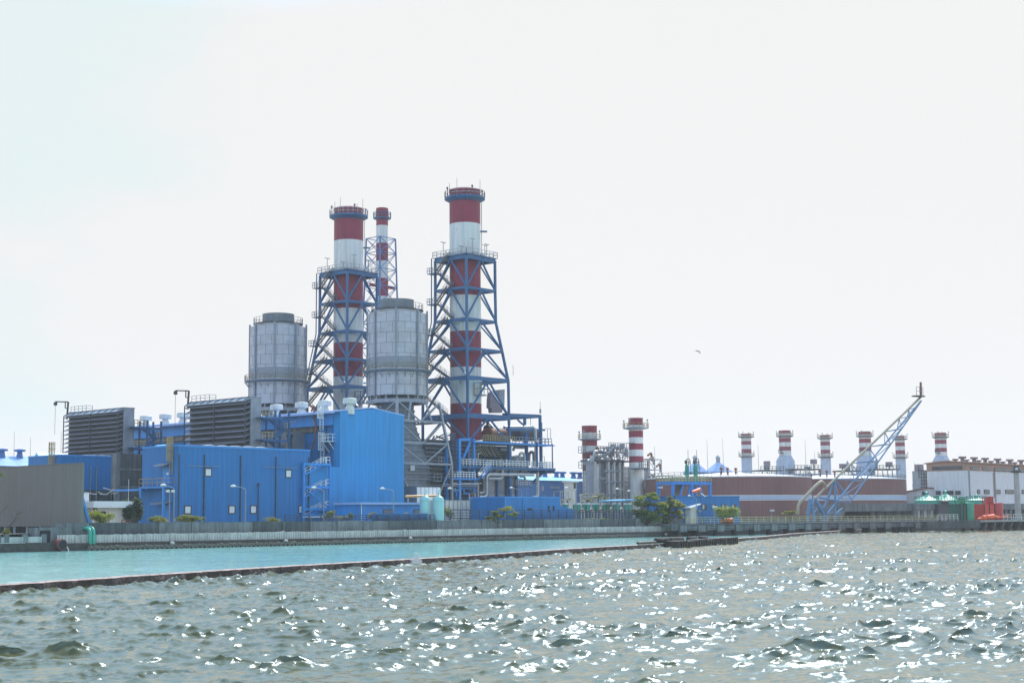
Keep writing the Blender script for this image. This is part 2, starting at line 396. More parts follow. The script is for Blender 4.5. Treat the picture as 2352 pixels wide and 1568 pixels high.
# ------------------------------------------------------------------ water
BW = [(-46, 25), (-25.9, 76.8), (-7.85, 121.8), (28.2, 208), (57.6, 297), (82, 358)]       # breakwater line (sea side)
QO = Vector((-56.5, 202)); QU = Vector((math.cos(TH), math.sin(TH))); QV = Vector((-math.sin(TH), math.cos(TH)))
def quay(s, v): p = QO + QU * s + QV * v; return (p.x, p.y)
def ocean(n, L_, lp, spread, ang, seed, chop_l=.12):
    r = np.random.default_rng(seed)
    k = np.fft.fftfreq(n, 1 / n) * 2 * np.pi / L_
    kx, ky = np.meshgrid(k, k); kk = np.hypot(kx, ky); kk[0, 0] = 1e-6
    kp = 2 * np.pi / lp
    cosn = (kx * math.cos(ang) + ky * math.sin(ang)) / kk
    sp_ = np.exp(-1.25 * (kp / kk) ** 2) / kk ** 3.6 * (0.06 + np.abs(cosn) ** spread) * np.where(cosn < 0, .25, 1) * np.exp(-(kk * chop_l) ** 2)
    sp_[0, 0] = 0
    h = (r.normal(size=(n, n)) + 1j * r.normal(size=(n, n))) * np.sqrt(sp_)
    z = np.fft.ifft2(h).real; s = z.std()
    dx = np.fft.ifft2(-1j * kx / kk * h).real; dy = np.fft.ifft2(-1j * ky / kk * h).real
    return z / s, dx / s, dy / s
def samp(t, X, Y, L_):
    n = t.shape[0]; x = (X / L_ * n) % n; y = (Y / L_ * n) % n
    x0 = np.floor(x).astype(int) % n; y0 = np.floor(y).astype(int) % n; fx = x - np.floor(x); fy = y - np.floor(y); x1 = (x0+1) % n; y1 = (y0+1) % n
    return (t[y0, x0]*(1-fx) + t[y0, x1]*fx)*(1-fy) + (t[y1, x0]*(1-fx) + t[y1, x1]*fx)*fy
def bwdist(X, Y):
    """signed distance to the breakwater (positive on the sea side)"""
    best = np.full(X.shape, 1e9); sign = np.ones(X.shape)
    for (ax, ay), (bx, by) in zip(BW, BW[1:]):
        dx, dy = bx-ax, by-ay; l2 = dx*dx+dy*dy
        t = np.clip(((X-ax)*dx + (Y-ay)*dy)/l2, 0, 1)
        d = np.hypot(X-ax-t*dx, Y-ay-t*dy); c = dx*(Y-ay) - dy*(X-ax)
        m = d < best; best[m] = d[m]; sign[m] = np.where(c[m] > 0, -1, 1)
    return best * sign
def grid_mesh(name, X, Y, Zz, mats, keep=None, foam=None):
    r, c = X.shape
    me = bpy.data.meshes.new(name)
    idx = np.arange(r*c).reshape(r, c)
    q = np.stack([idx[:-1, :-1], idx[:-1, 1:], idx[1:, 1:], idx[1:, :-1]], -1).reshape(-1, 4)
    if keep is not None: q = q[keep[:-1, :-1].reshape(-1)]
    me.vertices.add(r*c); me.vertices.foreach_set('co', np.stack([X, Y, Zz], -1).astype(np.float32).ravel())
    me.loops.add(q.size); me.loops.foreach_set('vertex_index', q.astype(np.int32).ravel())
    me.polygons.add(len(q)); me.polygons.foreach_set('loop_start', np.arange(0, q.size, 4, dtype=np.int32))
    me.polygons.foreach_set('use_smooth', np.ones(len(q), bool))
    me.update(calc_edges=True)
    if foam is not None:
        at = me.attributes.new('foam', 'FLOAT', 'POINT'); at.data.foreach_set('value', foam.astype(np.float32).ravel())
    me.materials.append(mats); me.validate()
    o = bpy.data.objects.new(name, me); COL.objects.link(o); return o
def water_mat(name, col, rough, bscale, bdist, foam=False, ior=1.36):
    m = bpy.data.materials.new(name); m.use_nodes = True; nt = m.node_tree; N = nt.nodes; L = nt.links
    b = N['Principled BSDF']; b.inputs['Base Color'].default_value = (*col, 1); b.inputs['Roughness'].default_value = rough; b.inputs['IOR'].default_value = ior; b.inputs['Specular Tint'].default_value = (.64, .85, 1, 1)
    tc = N.new('ShaderNodeTexCoord')
    mp = N.new('ShaderNodeMapping'); mp.inputs['Rotation'].default_value = (0, 0, .5); mp.inputs['Scale'].default_value = (1, 1.8, 1); L.new(tc.outputs['Object'], mp.inputs[0])
    nz = N.new('ShaderNodeTexNoise'); nz.inputs['Scale'].default_value = bscale; nz.inputs['Detail'].default_value = 7; nz.inputs['Roughness'].default_value = .6
    L.new(mp.outputs[0], nz.inputs['Vector'])
    n0 = N.new('ShaderNodeTexNoise'); n0.inputs['Scale'].default_value = .06; n0.inputs['Detail'].default_value = 7; n0.inputs['Roughness'].default_value = .65; L.new(mp.outputs[0], n0.inputs['Vector'])
    q0 = N.new('ShaderNodeMapRange'); q0.inputs[1].default_value = .3; q0.inputs[2].default_value = .7; q0.inputs[3].default_value = .82; q0.inputs[4].default_value = 1.18; L.new(n0.outputs['Fac'], q0.inputs[0])
    v0 = N.new('ShaderNodeVectorMath'); v0.operation = 'SCALE'; v0.inputs[0].default_value = col; L.new(q0.outputs[0], v0.inputs['Scale']); L.new(v0.outputs[0], b.inputs['Base Color'])
    bp = N.new('ShaderNodeBump'); bp.inputs['Distance'].default_value = bdist; L.new(nz.outputs['Fac'], bp.inputs['Height']); L.new(bp.outputs[0], b.inputs['Normal'])
    if foam:
        b.inputs['Coat Weight'].default_value = 0; b.inputs['Coat Roughness'].default_value = .03; b.inputs['Coat IOR'].default_value = 1.33; L.new(bp.outputs[0], b.inputs['Coat Normal'])
        at = N.new('ShaderNodeAttribute'); at.attribute_name = 'foam'
        n2 = N.new('ShaderNodeTexNoise'); n2.inputs['Scale'].default_value = 3.2; n2.inputs['Detail'].default_value = 8; n2.inputs['Roughness'].default_value = .75
        L.new(tc.outputs['Object'], n2.inputs['Vector'])
        ml = N.new('ShaderNodeMath'); ml.operation = 'ADD'; L.new(at.outputs['Fac'], ml.inputs[0]); L.new(n2.outputs['Fac'], ml.inputs[1])
        mr = N.new('ShaderNodeMapRange'); mr.inputs[1].default_value = 1.02; mr.inputs[2].default_value = 1.22; L.new(ml.outputs[0], mr.inputs[0])
        d = N.new('ShaderNodeBsdfDiffuse'); d.inputs[0].default_value = (.62, .63, .58, 1)
        ms = N.new('ShaderNodeMixShader'); L.new(mr.outputs[0], ms.inputs[0]); L.new(b.outputs[0], ms.inputs[1]); L.new(d.outputs[0], ms.inputs[2])
        L.new(ms.outputs[0], N['Material Output'].inputs[0])
    return m
M['sea'] = water_mat('sea_water', (.100, .102, .040), .12, 21.0, .0045, True, 1.66)
M['basin'] = water_mat('basin_water', (.23, .50, .45), .06, 2.0, .055, ior=1.42)
nr, nc = 1450, 1250
Dr = 19 * (440 / 19) ** (np.arange(nr) / (nr - 1)); an = np.tan(np.linspace(-math.radians(30), math.radians(47), nc))
YY, AA = np.meshgrid(Dr, an, indexing='ij'); XX = AA * YY
WA = math.radians(112)
t1 = ocean(1024, 128, 3.3, 4, WA, 3, .07); t2 = ocean(512, 37, 1.9, 3, WA + .35, 5, .05); t3 = ocean(512, 17, .46, 2, WA - .3, 8, .015)
H1, H2, H3, CH = .043, .028, .0078, -1.35
dxs = samp(t1[1], XX, YY, 128)*H1 + samp(t2[1], XX, YY, 37)*H2; dys = samp(t1[2], XX, YY, 128)*H1 + samp(t2[2], XX, YY, 37)*H2
zs = samp(t1[0], XX, YY, 128)*H1 + samp(t2[0], XX, YY, 37)*H2
crest = np.clip((samp(t1[0], XX, YY, 128) - .1)/1.7, 0, 1); crest = .55 + 1.5*crest*crest*(3-2*crest)
fade3 = np.clip(1.1 - YY/300, .75, 1)
rz3 = samp(t3[0], XX, YY, 17)*H3*crest*fade3 + samp(t2[0], XX, YY, 37)*H2*(.5*crest-.1)
gst = 1 + .35*samp(t1[0], XX*.13+9, YY*.13+4, 128).clip(-1, 1)
ds = bwdist(XX, YY)
calm = np.clip((ds + .3) / .6, 0, 1)
XS = XX + CH*dxs*gst*calm; YS = YY + CH*dys*gst*calm
ZS = (zs*gst + rz3)*calm + .0 + .2*np.exp(-np.abs(ds-.4)/1.1)*(samp(t1[0], XX*1.7, YY*1.7, 128)*.5+.5).clip(0, 1.4)*(ds > 0)
rng_ = np.random.default_rng(2)
foam = np.clip((zs/(H1+H2) - 1.75)*.22, 0, .35) + np.clip(1 - np.abs(ds-.7)/2.6, 0, 1)*np.clip(.42 + .26*samp(t1[0], XX*1.3, YY*1.3, 128), 0, .62)
tag(grid_mesh('sea', XS, YS, ZS, M['sea'], keep=ds > -.25, foam=foam), kind='structure')
# basin between breakwater and quay
nb, mb_ = 420, 300
ss = np.linspace(-130, 175, nb); tt = np.linspace(0, 1, mb_)
SS, TT = np.meshgrid(ss, tt, indexing='ij')
QX = QO.x + QU.x*SS - QV.x*(-1.2); QY = QO.y + QU.y*SS + QV.y*1.2
dep = 150
BX = QX - QV.x*dep*TT; BY = QY - QV.y*dep*TT
bz = samp(t2[0], BX*.8, BY*.8, 37)*.012 + .02
tag(grid_mesh('basin', BX, BY, bz, M['basin'], keep=bwdist(BX, BY) < .2), kind='structure')
sw = MB()
sw.add([(-1500, -200, -1.2), (1500, -200, -1.2), (1500, 1600, -1.2), (-1500, 1600, -1.2)], [(0, 1, 2, 3)])
tag(sw.build('seabed', mat('seabed_mud', (.05, .055, .025), .8)), kind='structure')

# ------------------------------------------------------------------ land
PT = math.radians(37.5)                     # the pier and the shore behind it turn a little
pf = Frame(1592, 303, PT, z=0.0)
ld = MB()
a0 = quay(-200, 2.2); a1 = quay(140, 2.2); b0 = pf.world(0, 17); b1 = pf.world(300, 17)
ld.add([(a0[0], a0[1], GZ), (a1[0], a1[1], GZ), (b0.x, b0.y, GZ), (b1.x, b1.y, GZ), (1500, 700, GZ), (1500, 1650, GZ), (-1500, 1650, GZ), (-1500, 400, GZ)], [tuple(range(8))])
tag(ld.build('ground', M['ground']), kind='structure')
# ================================================================== buildings of the near plant
def wall_box(name, par, m, x0, x1, y0, y1, z0, z1):
    return MB().box(x0, x1, y0, y1, z0, z1).build(name, m, par)
def cage_ladder(par, name, pts, r, m, x, y, out, wide=.6, hoops=True):
    """caged ladder; out = unit (dx,dy) away from the wall"""
    z0, z1_ = pts; mb = MB(); tx, ty = -out[1], out[0]
    for s_ in (-.5, .5):
        mb.beam((x+tx*wide*s_, y+ty*wide*s_, z0), (x+tx*wide*s_, y+ty*wide*s_, z1_), r)
    z = z0
    while z < z1_:
        mb.beam((x-tx*wide/2, y-ty*wide/2, z), (x+tx*wide/2, y+ty*wide/2, z), r*.7); z += .45
    if hoops:
        z = z0 + 2
        while z < z1_ + .1:
            p = [(x+tx*wide*.7*math.cos(a)+out[0]*.75*math.sin(a), y+ty*wide*.7*math.cos(a)+out[1]*.75*math.sin(a), z) for a in [math.pi*k/6 for k in range(7)]]
            for a, b in zip(p, p[1:]): mb.beam(a, b, r)
            z += .9
        for k in range(1, 6):
            a = math.pi*k/6; dx, dy = tx*wide*.7*math.cos(a)+out[0]*.75*math.sin(a), ty*wide*.7*math.cos(a)+out[1]*.75*math.sin(a)
            mb.beam((x+dx, y+dy, z0+2), (x+dx, y+dy, z1_), r)
    return mb.build(name, m, par)
def stair(mb, p, q, wide, m_str, m_rail, railh=1.0):
    """stair flight p->q (centre of treads); wide is a vector across the flight"""
    p, q, wv = Vector(p), Vector(q), Vector(wide)
    for s_ in (-.5, .5):
        a, b = p + wv*s_, q + wv*s_
        mb.beam(a, b, .10, .28, m_str)
        for h_ in (.5, 1.0): mb.beam(a + Vector((0,0,railh*h_)), b + Vector((0,0,railh*h_)), .06, None, m_rail)
        for k in range(5):
            c = a.lerp(b, k/4); mb.beam(c, c + Vector((0,0,railh)), .06, None, m_rail)
    n = max(2, int(abs(q.z-p.z)/.3))
    for k in range(n + 1):
        c = p.lerp(q, k/n); mb.beam(c - wv*.5, c + wv*.5, .24, .05, m_str)

# ---- service building (front, small windows)
f = Frame(407.7, 225*K)
hgt = f.zt(1023, 407.7); Lx = f.N(711.5, 1100).x; Wy = f.U(326.3, 1100).y
t = thing('service_building', f, 'blue clad block with six small white square windows, beside the dark concrete pillar', 'building')
mb = MB().box(0, Lx, 0, Wy, -.3, hgt)
mb.build('wall', M['blue'], t)
MB().box(-.08, Lx+.08, -.08, .12, hgt-.12, hgt+.16).box(-.08, .12, .12, Wy+.08, hgt-.12, hgt+.16).box(.12, Lx+.08, Wy-.1, Wy+.08, hgt-.12, hgt+.16).box(Lx-.12, Lx+.08, .12, Wy-.1, hgt-.12, hgt+.16).build('parapet_cap', M['blue_trim'], t)
rf = MB().box(.2, Lx-.2, .2, Wy-.2, hgt-.02, hgt+.05).build('roof', M['grey_galv'], t)
for k in range(5):
    MB().prism([(6+k*2.6, 1.0, hgt+.05), (7.8+k*2.6, 1.0, hgt+.05), (7.8+k*2.6, 1.0, hgt+.30), (6.9+k*2.6, 1.0, hgt+.42), (6+k*2.6, 1.0, hgt+.30)], (0, 1.2, 0)).build('skylight', M['white'], rf)
for zx, zy in ((752, 818), (1436, 830), (577, 1137), (953, 1135), (1136, 1134), (1546, 1134)):
    p = f.N(*z2(zx, zy)); s_ = .52
    fr_ = MB().box(p.x-s_-.16, p.x+s_+.16, -.07, .02, p.z-s_-.16, p.z-s_).box(p.x-s_-.16, p.x+s_+.16, -.07, .02, p.z+s_, p.z+s_+.16).box(p.x-s_-.16, p.x-s_, -.07, .02, p.z-s_, p.z+s_).box(p.x+s_, p.x+s_+.16, -.07, .02, p.z-s_, p.z+s_).build('window', M['dark_steel'], t)
    MB().box(p.x-s_, p.x+s_, -.025, .01, p.z-s_, p.z+s_).build('pane', M['window'], fr_)
for zx, ztop in ((502, 665), (717, 665), (1027, 675), (1326, 685), (1607, 690)):
    p = f.N(*z2(zx, ztop)); mb = MB().tube([(p.x, -.12, p.z), (p.x, -.12, -.2)], .085, 8)
    for k in range(7): mb.box(p.x-.13, p.x+.13, -.2, .01, k*1.6+.4, k*1.6+.5)
    mb.build('downpipe', M['dark_steel'], t)
for a, b, y in (((565, 762), (840, 768), 1), ((1210, 770), (1500, 782), 1)):
    p, q = f.N(*z2(*a)), f.N(*z2(*b)); MB().beam((p.x, -.2, p.z), (q.x, -.2, q.z), .07).build('cable_tray', M['steel_grey'], t)
p = f.N(*z2(1175, 935)); MB().tube([(p.x, -.15, p.z), (p.x, -.15, 0)], .07, 8).lathe([(.02, p.z), (.22, p.z+.1), (.22, p.z+.35), (.05, p.z+.5)], (p.x, -.15), 10).build('floodlight_pole', M['dark_steel'], t)
# left face: door, canopies, balcony, ladder
d0 = f.U(*z2(368, 780)); d1 = f.U(*z2(425, 920))
dr = MB().box(-.06, .02, d1.y, d0.y, d1.z, d0.z).build('door', M['blue_bright'], t); MB().box(-.1, -.06, d1.y+.3, d1.y+.8, (d0.z+d1.z)/2+.2, (d0.z+d1.z)/2+.5).build('sign_plate', M['white'], dr)
g0 = f.U(*z2(365, 1090)); g1 = f.U(*z2(430, 1240))
MB().box(-.06, .02, g1.y, g0.y, -.1, g0.z).build('door', M['blue_bright'], t)
for (ax, bx, y_) in ((340, 430, 762), (315, 440, 1084)):
    p, q = f.U(*z2(ax, y_)), f.U(*z2(bx, y_))
    MB().prism([(0, q.y, p.z+.25), (-1.3, q.y, p.z-.12), (-1.3, q.y, p.z+.0), (0, q.y, p.z+.37)], (0, p.y-q.y, 0)).build('canopy', M['grey_galv'], t)
pl = f.U(*z2(470, 940)); pr = f.U(*z2(230, 950)); pz = f.U(*z2(400, 940)).z
bal = MB().box(-1.5, 0, pl.y+.2, pr.y, pz-.22, pz).build('balcony', M['blue_trim'], t)
MB().rail([(0, pr.y, pz), (-1.5, pr.y, pz), (-1.5, pl.y+.2, pz), (0, pl.y+.2, pz)], 1.25, 1.2, .04).build('balcony_railing', M['tan'], bal)
MB().box(-1.5, -.3, pr.y, pr.y+6.5, pz-.55, pz-.2).build('walkway_beam', M['blue_trim'], t)
for yy in (pl.y+1.0, pr.y-.4): MB().beam((-1.4, yy, -.2), (-1.4, yy, pz-.2), .34).build('post', M['blue_trim'], bal)
q0 = f.U(*z2(445, 830)); cage_ladder(t, 'ladder', (q0.z, hgt+1.3), .09, M['tan'], -.25, q0.y, (-1, 0), .7)
MB().prism([(.6, Wy-3.5, hgt+.0), (2.2, Wy-3.5, hgt+.5), (3.8, Wy-3.5, hgt+.0)], (0, 2.5, 0)).build('roof_housing', M['roof_cyan'], t)

# ---- twin block further left + concrete firewall pillar
f2 = Frame(133.5, 252*K)
h2 = f2.zt(1045, 133.5); L2 = f2.N(272, 1100).x; W2 = f2.U(65, 1060).y
t = thing('service_building', f2, 'low blue clad block rising behind the grey screen, at the far left', 'building')
MB().box(0, L2, 0, W2, -.3, h2).build('wall', M['blue'], t)
MB().box(-.08, L2+.06, -.08, .12, h2-.1, h2+.14).box(-.08, .12, .12, W2, h2-.1, h2+.14).build('parapet_cap', M['blue_trim'], t)
rf = MB().box(.2, L2-.2, .2, W2-.2, h2-.02, h2+.05).build('roof', M['grey_galv'], t)
for k in range(3): MB().box(6+k*3, 8+k*3, 1, 2.2, h2+.05, h2+.3).build('skylight', M['white'], rf)
for zx in (770, 822): p = f2.N(*z1(zx, 760)); MB().tube([(p.x, -.12, p.z), (p.x, -.12, 0)], .08, 8).build('downpipe', M['steel_grey'], t)
p = f2.U(*z1(463, 690)); cage_ladder(t, 'ladder', (p.z-6, p.z+2.6), .09, M['tan'], -.25, p.y, (-1, 0), .9)
p = f2.N(*z1(890, 1000)); MB().box(p.x-6, p.x+4.5, -.05, .02, 0, p.z+.6).build('opening', M['glass_dark'], t)
a = f2.U(*z1(270, 685)); MB().prism([(.4, a.y-1.7, h2), (.4, a.y-.9, h2+.75), (.4, a.y-.1, h2)], (5.5, 0, 0)).build('roof_housing', M['roof_cyan'], t)
f = Frame(271, 250*K)
t = thing('concrete_firewall', f, 'dark stained concrete pillar wall between the two blue blocks', 'wall')
hp = f.zt(1041, 300); lp = f.N(328, 1100).x
MB().box(0, lp, 0, 1.2, -.2, hp).build('slab', M['concrete_dk'], t)
MB().box(-.9, 0, -.35, .9, -.2, hp).build('pilaster', M['concrete'], t)
for zy in (790, 940): p = f.N(*z1(1100, zy)); MB().box(0, lp, -.12, 0, p.z-.22, p.z+.1).build('band', M['concrete'], t)
# transformer bushings and cables in front of the firewall
f = Frame(232, 236*K)
t = thing('transformer', f, 'dark transformer with black bushings and drooping pale cables behind the white guard house', 'transformer')
MB().box(-4, 4, -1, 2.6, 0, 3.2).box(-3.4, 3.4, -1.4, -1, .4, 2.8).build('tank', M['dark_steel'], t)
for zx in (838, 935, 960):
    p = f.N(*z1(zx, 1000), y=0); q = f.N(*z1(zx, 1065), y=0)
    mb = MB()
    for k in range(9): mb.lathe([(.14, 3.2+k*(p.z-3.2)/9), (.26, 3.2+(k+.5)*(p.z-3.2)/9), (.14, 3.2+(k+1)*(p.z-3.2)/9)], (p.x, 0), 10)
    mb.build('bushing', M['black'], t)
for pts in (((720, 985), (790, 1003), (900, 1008), (970, 965)), ((835, 985), (880, 1005), (960, 1008), (1003, 990)), ((880, 950), (940, 970), (1005, 975), (1010, 960))):
    MB().tube([f.N(*z1(*p), y=.2) for p in pts], .07, 6).build('cable', M['lagging'], t)

# ---- turbine hall
f = Frame(780, 250*K); FH = f
hh = f.zt(945, 780); W = f.N(928, 1100).x
rp = f.N(*z4(1295, 86)); Lh = 62.0
zb = f.N(*z4(900, 650)); xl = f.N(756.5, 1100).x
t = thing('turbine_hall', f, 'tall bright blue hall with plain gable and row of white roof ventilators', 'building')
rx = W/2; rz = rp.z
g = MB().prism([(0, 0, -.3), (W, 0, -.3), (W, 0, hh), (rx, 0, rz), (0, 0, hh)], (0, 1.6, 0))
g.box(xl-6, 0, 0.02, 1.6, -.3, zb.z)
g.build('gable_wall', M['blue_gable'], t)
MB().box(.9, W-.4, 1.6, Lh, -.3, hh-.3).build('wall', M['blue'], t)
rf = MB().prism([(-.9, .15, hh-.05), (rx, .15, rz+.12), (W+.3, .15, hh-.05), (W+.3, .15, hh+.16), (rx, .15, rz+.34), (-.9, .15, hh+.16)], (0, Lh, 0)).build('roof', M['roof_blue'], t)
MB().box(-1.15, -.9, .4, Lh, hh-.28, hh+.05).build('gutter', M['roof_blue'], t)
e1 = f.U(*z4(640, 160), x=-.1); e2 = f.U(*z4(640, 265), x=-.1)
MB().box(-.12, .9, 1.7, Lh, e2.z+.05, hh-.3).build('upper_band', M['blue_trim'], t)
e3 = f.U(*z4(640, 318), x=.3)
ws = MB().box(.6, .95, 6, Lh-1, e3.z, e2.z+.02).build('ribbon_window', M['dark_steel'], t)
k = 0; y = 6.2
while y < Lh-2:
    MB().box(.57, .66, y, y+1.25, e3.z+.08, e2.z-.05).build('pane', M['glass_tan'], ws); y += 1.42
MB().box(.5, .9, 1.7, 5.9, 0, hh-.4).build('corner_panel', M['blue'], t)
MB().tube([(.35, 4.0, hh-.4), (.35, 4.0, zb.z)], .1, 8).build('downpipe', M['blue_steel'], t)
def ventilator(par, x, y, z, s_=1.0):
    MB().lathe([(1.05*s_, z-.6), (1.0*s_, z+.5), (.72*s_, z+.9), (.75*s_, z+1.25)], (x, y), 20).build('ventilator_neck', M['vent'], par)
    MB().lathe([(.8*s_, z+1.2), (1.45*s_, z+1.25), (1.5*s_, z+1.32), (1.5*s_, z+2.05), (1.38*s_, z+2.15), (.5*s_, z+2.25)], (x, y), 24).build('ventilator_cap', M['vent'], par)
def roofz(x): return hh + (rz-hh)*(x/rx if x < rx else (W-x)/rx)
for (zx, zb_) in ((1071, 965), (858, 985), (660, 995), (446, 1010)):
    p = f.U(*z3(zx, zb_), x=2.6); ventilator(rf, 2.6, p.y, roofz(2.6), .78)
for px in (420, 380, 335):
    p = f.U(px, 965, x=2.6); ventilator(rf, 2.6, p.y, roofz(2.6), .8)
# small crest of pale strokes painted on the upper band (unreadable at this distance)
for cx_ in (515,):
    a = f.U(*z4(485, 215), x=-.14); b = f.U(*z4(548, 212), x=-.14)
    mb = MB()
    for k in range(4):
        y0 = b.y + (a.y-b.y)*k/4; mb.box(-.15, -.12, y0, y0+(a.y-b.y)*.17, a.z-.10+.06*(k % 2), a.z+.12)
    mb.build('emblem_strokes', M['lagging'], t)
# rust-brown hose over the roof edge
pp = [f.U(*z4(x, y), x=-.4) for x, y in ((700, 110), (718, 60), (728, 62), (722, 180), (742, 225), (738, 400), (690, 490))]
MB().bent(pp, .16, .6).build('brown_pipe', M['rust_pipe'], t)
# white cage ladders and platform
p0 = f.U(*z4(846, 40), x=-.4); p1 = f.U(*z4(846, 292), x=-.4)
cage_ladder(t, 'ladder', (p1.z, p0.z), .09, M['white'], -1.3, p0.y+.2, (-1, 0), .8)
p2 = f.U(*z4(808, 310), x=-.3); p3 = f.U(*z4(812, 600), x=-.3)
cage_ladder(t, 'ladder', (p3.z, p2.z), .09, M['white'], -.3, p2.y, (-1, 0), .8)
a = f.U(*z4(815, 405), x=-.6); b = f.U(*z4(908, 405), x=-.6)
lp_ = MB().box(-1.6, .5, b.y, a.y, a.z-.12, a.z).beam((-1.2, b.y+.4, a.z-.1), (.5, b.y+.4, a.z-1.8), .12).beam((-1.2, a.y-.4, a.z-.1), (.5, a.y-.4, a.z-1.8), .12).build('ladder_platform', M['white'], t)
MB().rail([(.4, b.y, a.z), (-1.6, b.y, a.z), (-1.6, a.y, a.z), (.4, a.y, a.z)], 1.2, .8, .04).build('platform_railing', M['white'], lp_)
# grey duct house against the hall side
a = f.U(*z4(230, 335), x=-2); b = f.U(*z4(500, 350), x=-2)
MB().box(-2, .9, b.y-.2, a.y+8, 4, a.z).build('duct_housing', M['steel_grey'], t)
p = f.U(*z4(487, 355), x=-2.4); MB().tube([(-2.4, p.y, 6), (-2.4, p.y, p.z)], .42, 12).lathe([(.5, p.z-.2), (.62, p.z), (.62, p.z+.35), (.2, p.z+.6)], (-2.4, p.y), 12).build('exhaust_pipe', M['dark_steel'], t)

# ---- stair tower
f = Frame(757, 247*K); t = thing('stair_tower', f, 'open blue steel stair tower with white zigzag railings between service block and gable', 'stair tower')
x0 = f.N(713, 1100).x - 1.5; zt_ = f.N(757, 1063).z
fr_ = MB()
for x in (0, x0):
    for y in (0, 2.4): fr_.beam((x, y, -.2), (x, y, zt_), .34)
lv = [f.N(757, yy).z for yy in (1064, 1116, 1166)]
for z in lv + [f.N(757, 1180).z]:
    for y in (0, 2.4): fr_.beam((x0, y, z-.2), (0, y, z-.2), .24, .42)
    for x in (x0, 0): fr_.beam((x, 0, z-.2), (x, 2.4, z-.2), .2, .36)
for z0_, z1_ in ((lv[1], lv[0]), (lv[2], lv[1])):
    fr_.beam((x0, 2.4, z1_-.3), (0, 2.4, z0_), .2)
fr_.beam((x0, 0, lv[1]-.4), (0, 0, lv[2]), .2)
fr_.build('frame', M['blue_bright'], t)
sm = MB(); xa, xb = x0+.5, -.9
for z0_, z1_ in ((lv[2]-3.0, lv[2]), (lv[2], lv[1]), (lv[1], lv[0])):
    zm = (z0_+z1_)/2
    s1 = MB(); stair(s1, (xb, 1.7, z0_), (xa, 1.7, zm), (0, .9, 0), 0, 1); s1.build('stair_flight', [M['blue_bright'], M['white']], t)
    s1 = MB(); stair(s1, (xa, .6, zm), (xb, .6, z1_), (0, .9, 0), 0, 1); s1.build('stair_flight', [M['blue_bright'], M['white']], t)
    MB().box(xb, 0, .1, 2.3, z1_-.1, z1_).build('landing', M['steel_grey'], t)
    MB().rail([(xb, 0, z1_), (0, 0, z1_), (0, 2.4, z1_)], 1.1, .9, .045).build('landing_railing', M['white'], t)

# ---- low annex in front of the gable
f = Frame(827, 240.5*K); t = thing('annex_building', f, 'low bright blue annex with flat pale roof in front of the tall gable', 'building')
ha = f.zt(1153, 827); La = f.N(978, 1170).x; Wa = f.U(769, 1160).y
MB().box(0, La, 0, Wa, -.3, ha-.35).build('wall', M['blue_trim'], t)
MB().box(-.35, La+.4, -.5, Wa, ha-.35, ha).build('roof', M['roof_blue'], t)
for (xa_, xb_, ya, yb) in ((1402, 1490, 1072, 1108), (1704, 1790, 1072, 1108)):
    p, q = f.N(*z4(xa_, ya)), f.N(*z4(xb_, yb))
    w_ = MB().box(p.x-.08, q.x+.08, -.06, .02, q.z-.08, p.z+.08).build('window', M['dark_steel'], t)
    mb = MB()
    for k in range(5): mb.box(p.x, q.x, -.11, -.05, q.z+k*(p.z-q.z)/5, q.z+(k+.6)*(p.z-q.z)/5)
    mb.build('louvre_blade', M['steel_grey'], w_)
p = f.N(*z4(1185, 1040)); MB().tube([(p.x, -.1, ha-.4), (p.x, -.1, 0)], .07, 8).build('downpipe', M['white'], t)
f = Frame(858, 236.5*K); t = thing('parapet_wall', f, 'long low dark blue wall in front of the flat-roofed annex', 'wall')
lw = f.N(981, 1182).x; MB().box(0, lw, 0, .4, 0, f.zt(1181, 858)).box(-.06, lw+.06, -.06, .46, f.zt(1181, 858), f.zt(1181, 858)+.15).build('wall_body', M['blue'], t)
f = Frame(716, 236*K); t = thing('shelter_roof', f, 'thin white slab roof low down beside the stair tower foot', 'shelter')
ls = f.N(822, 1188).x; zz = f.zt(1187, 716)
MB().box(0, ls, 0, 2.2, zz-.12, zz+.1).build('slab', M['white'], t)
for k in range(4): MB().beam((.3+k*(ls-.6)/3, .4, -.2), (.3+k*(ls-.6)/3, .4, zz-.12), .14).build('post', M['steel_grey'], t)

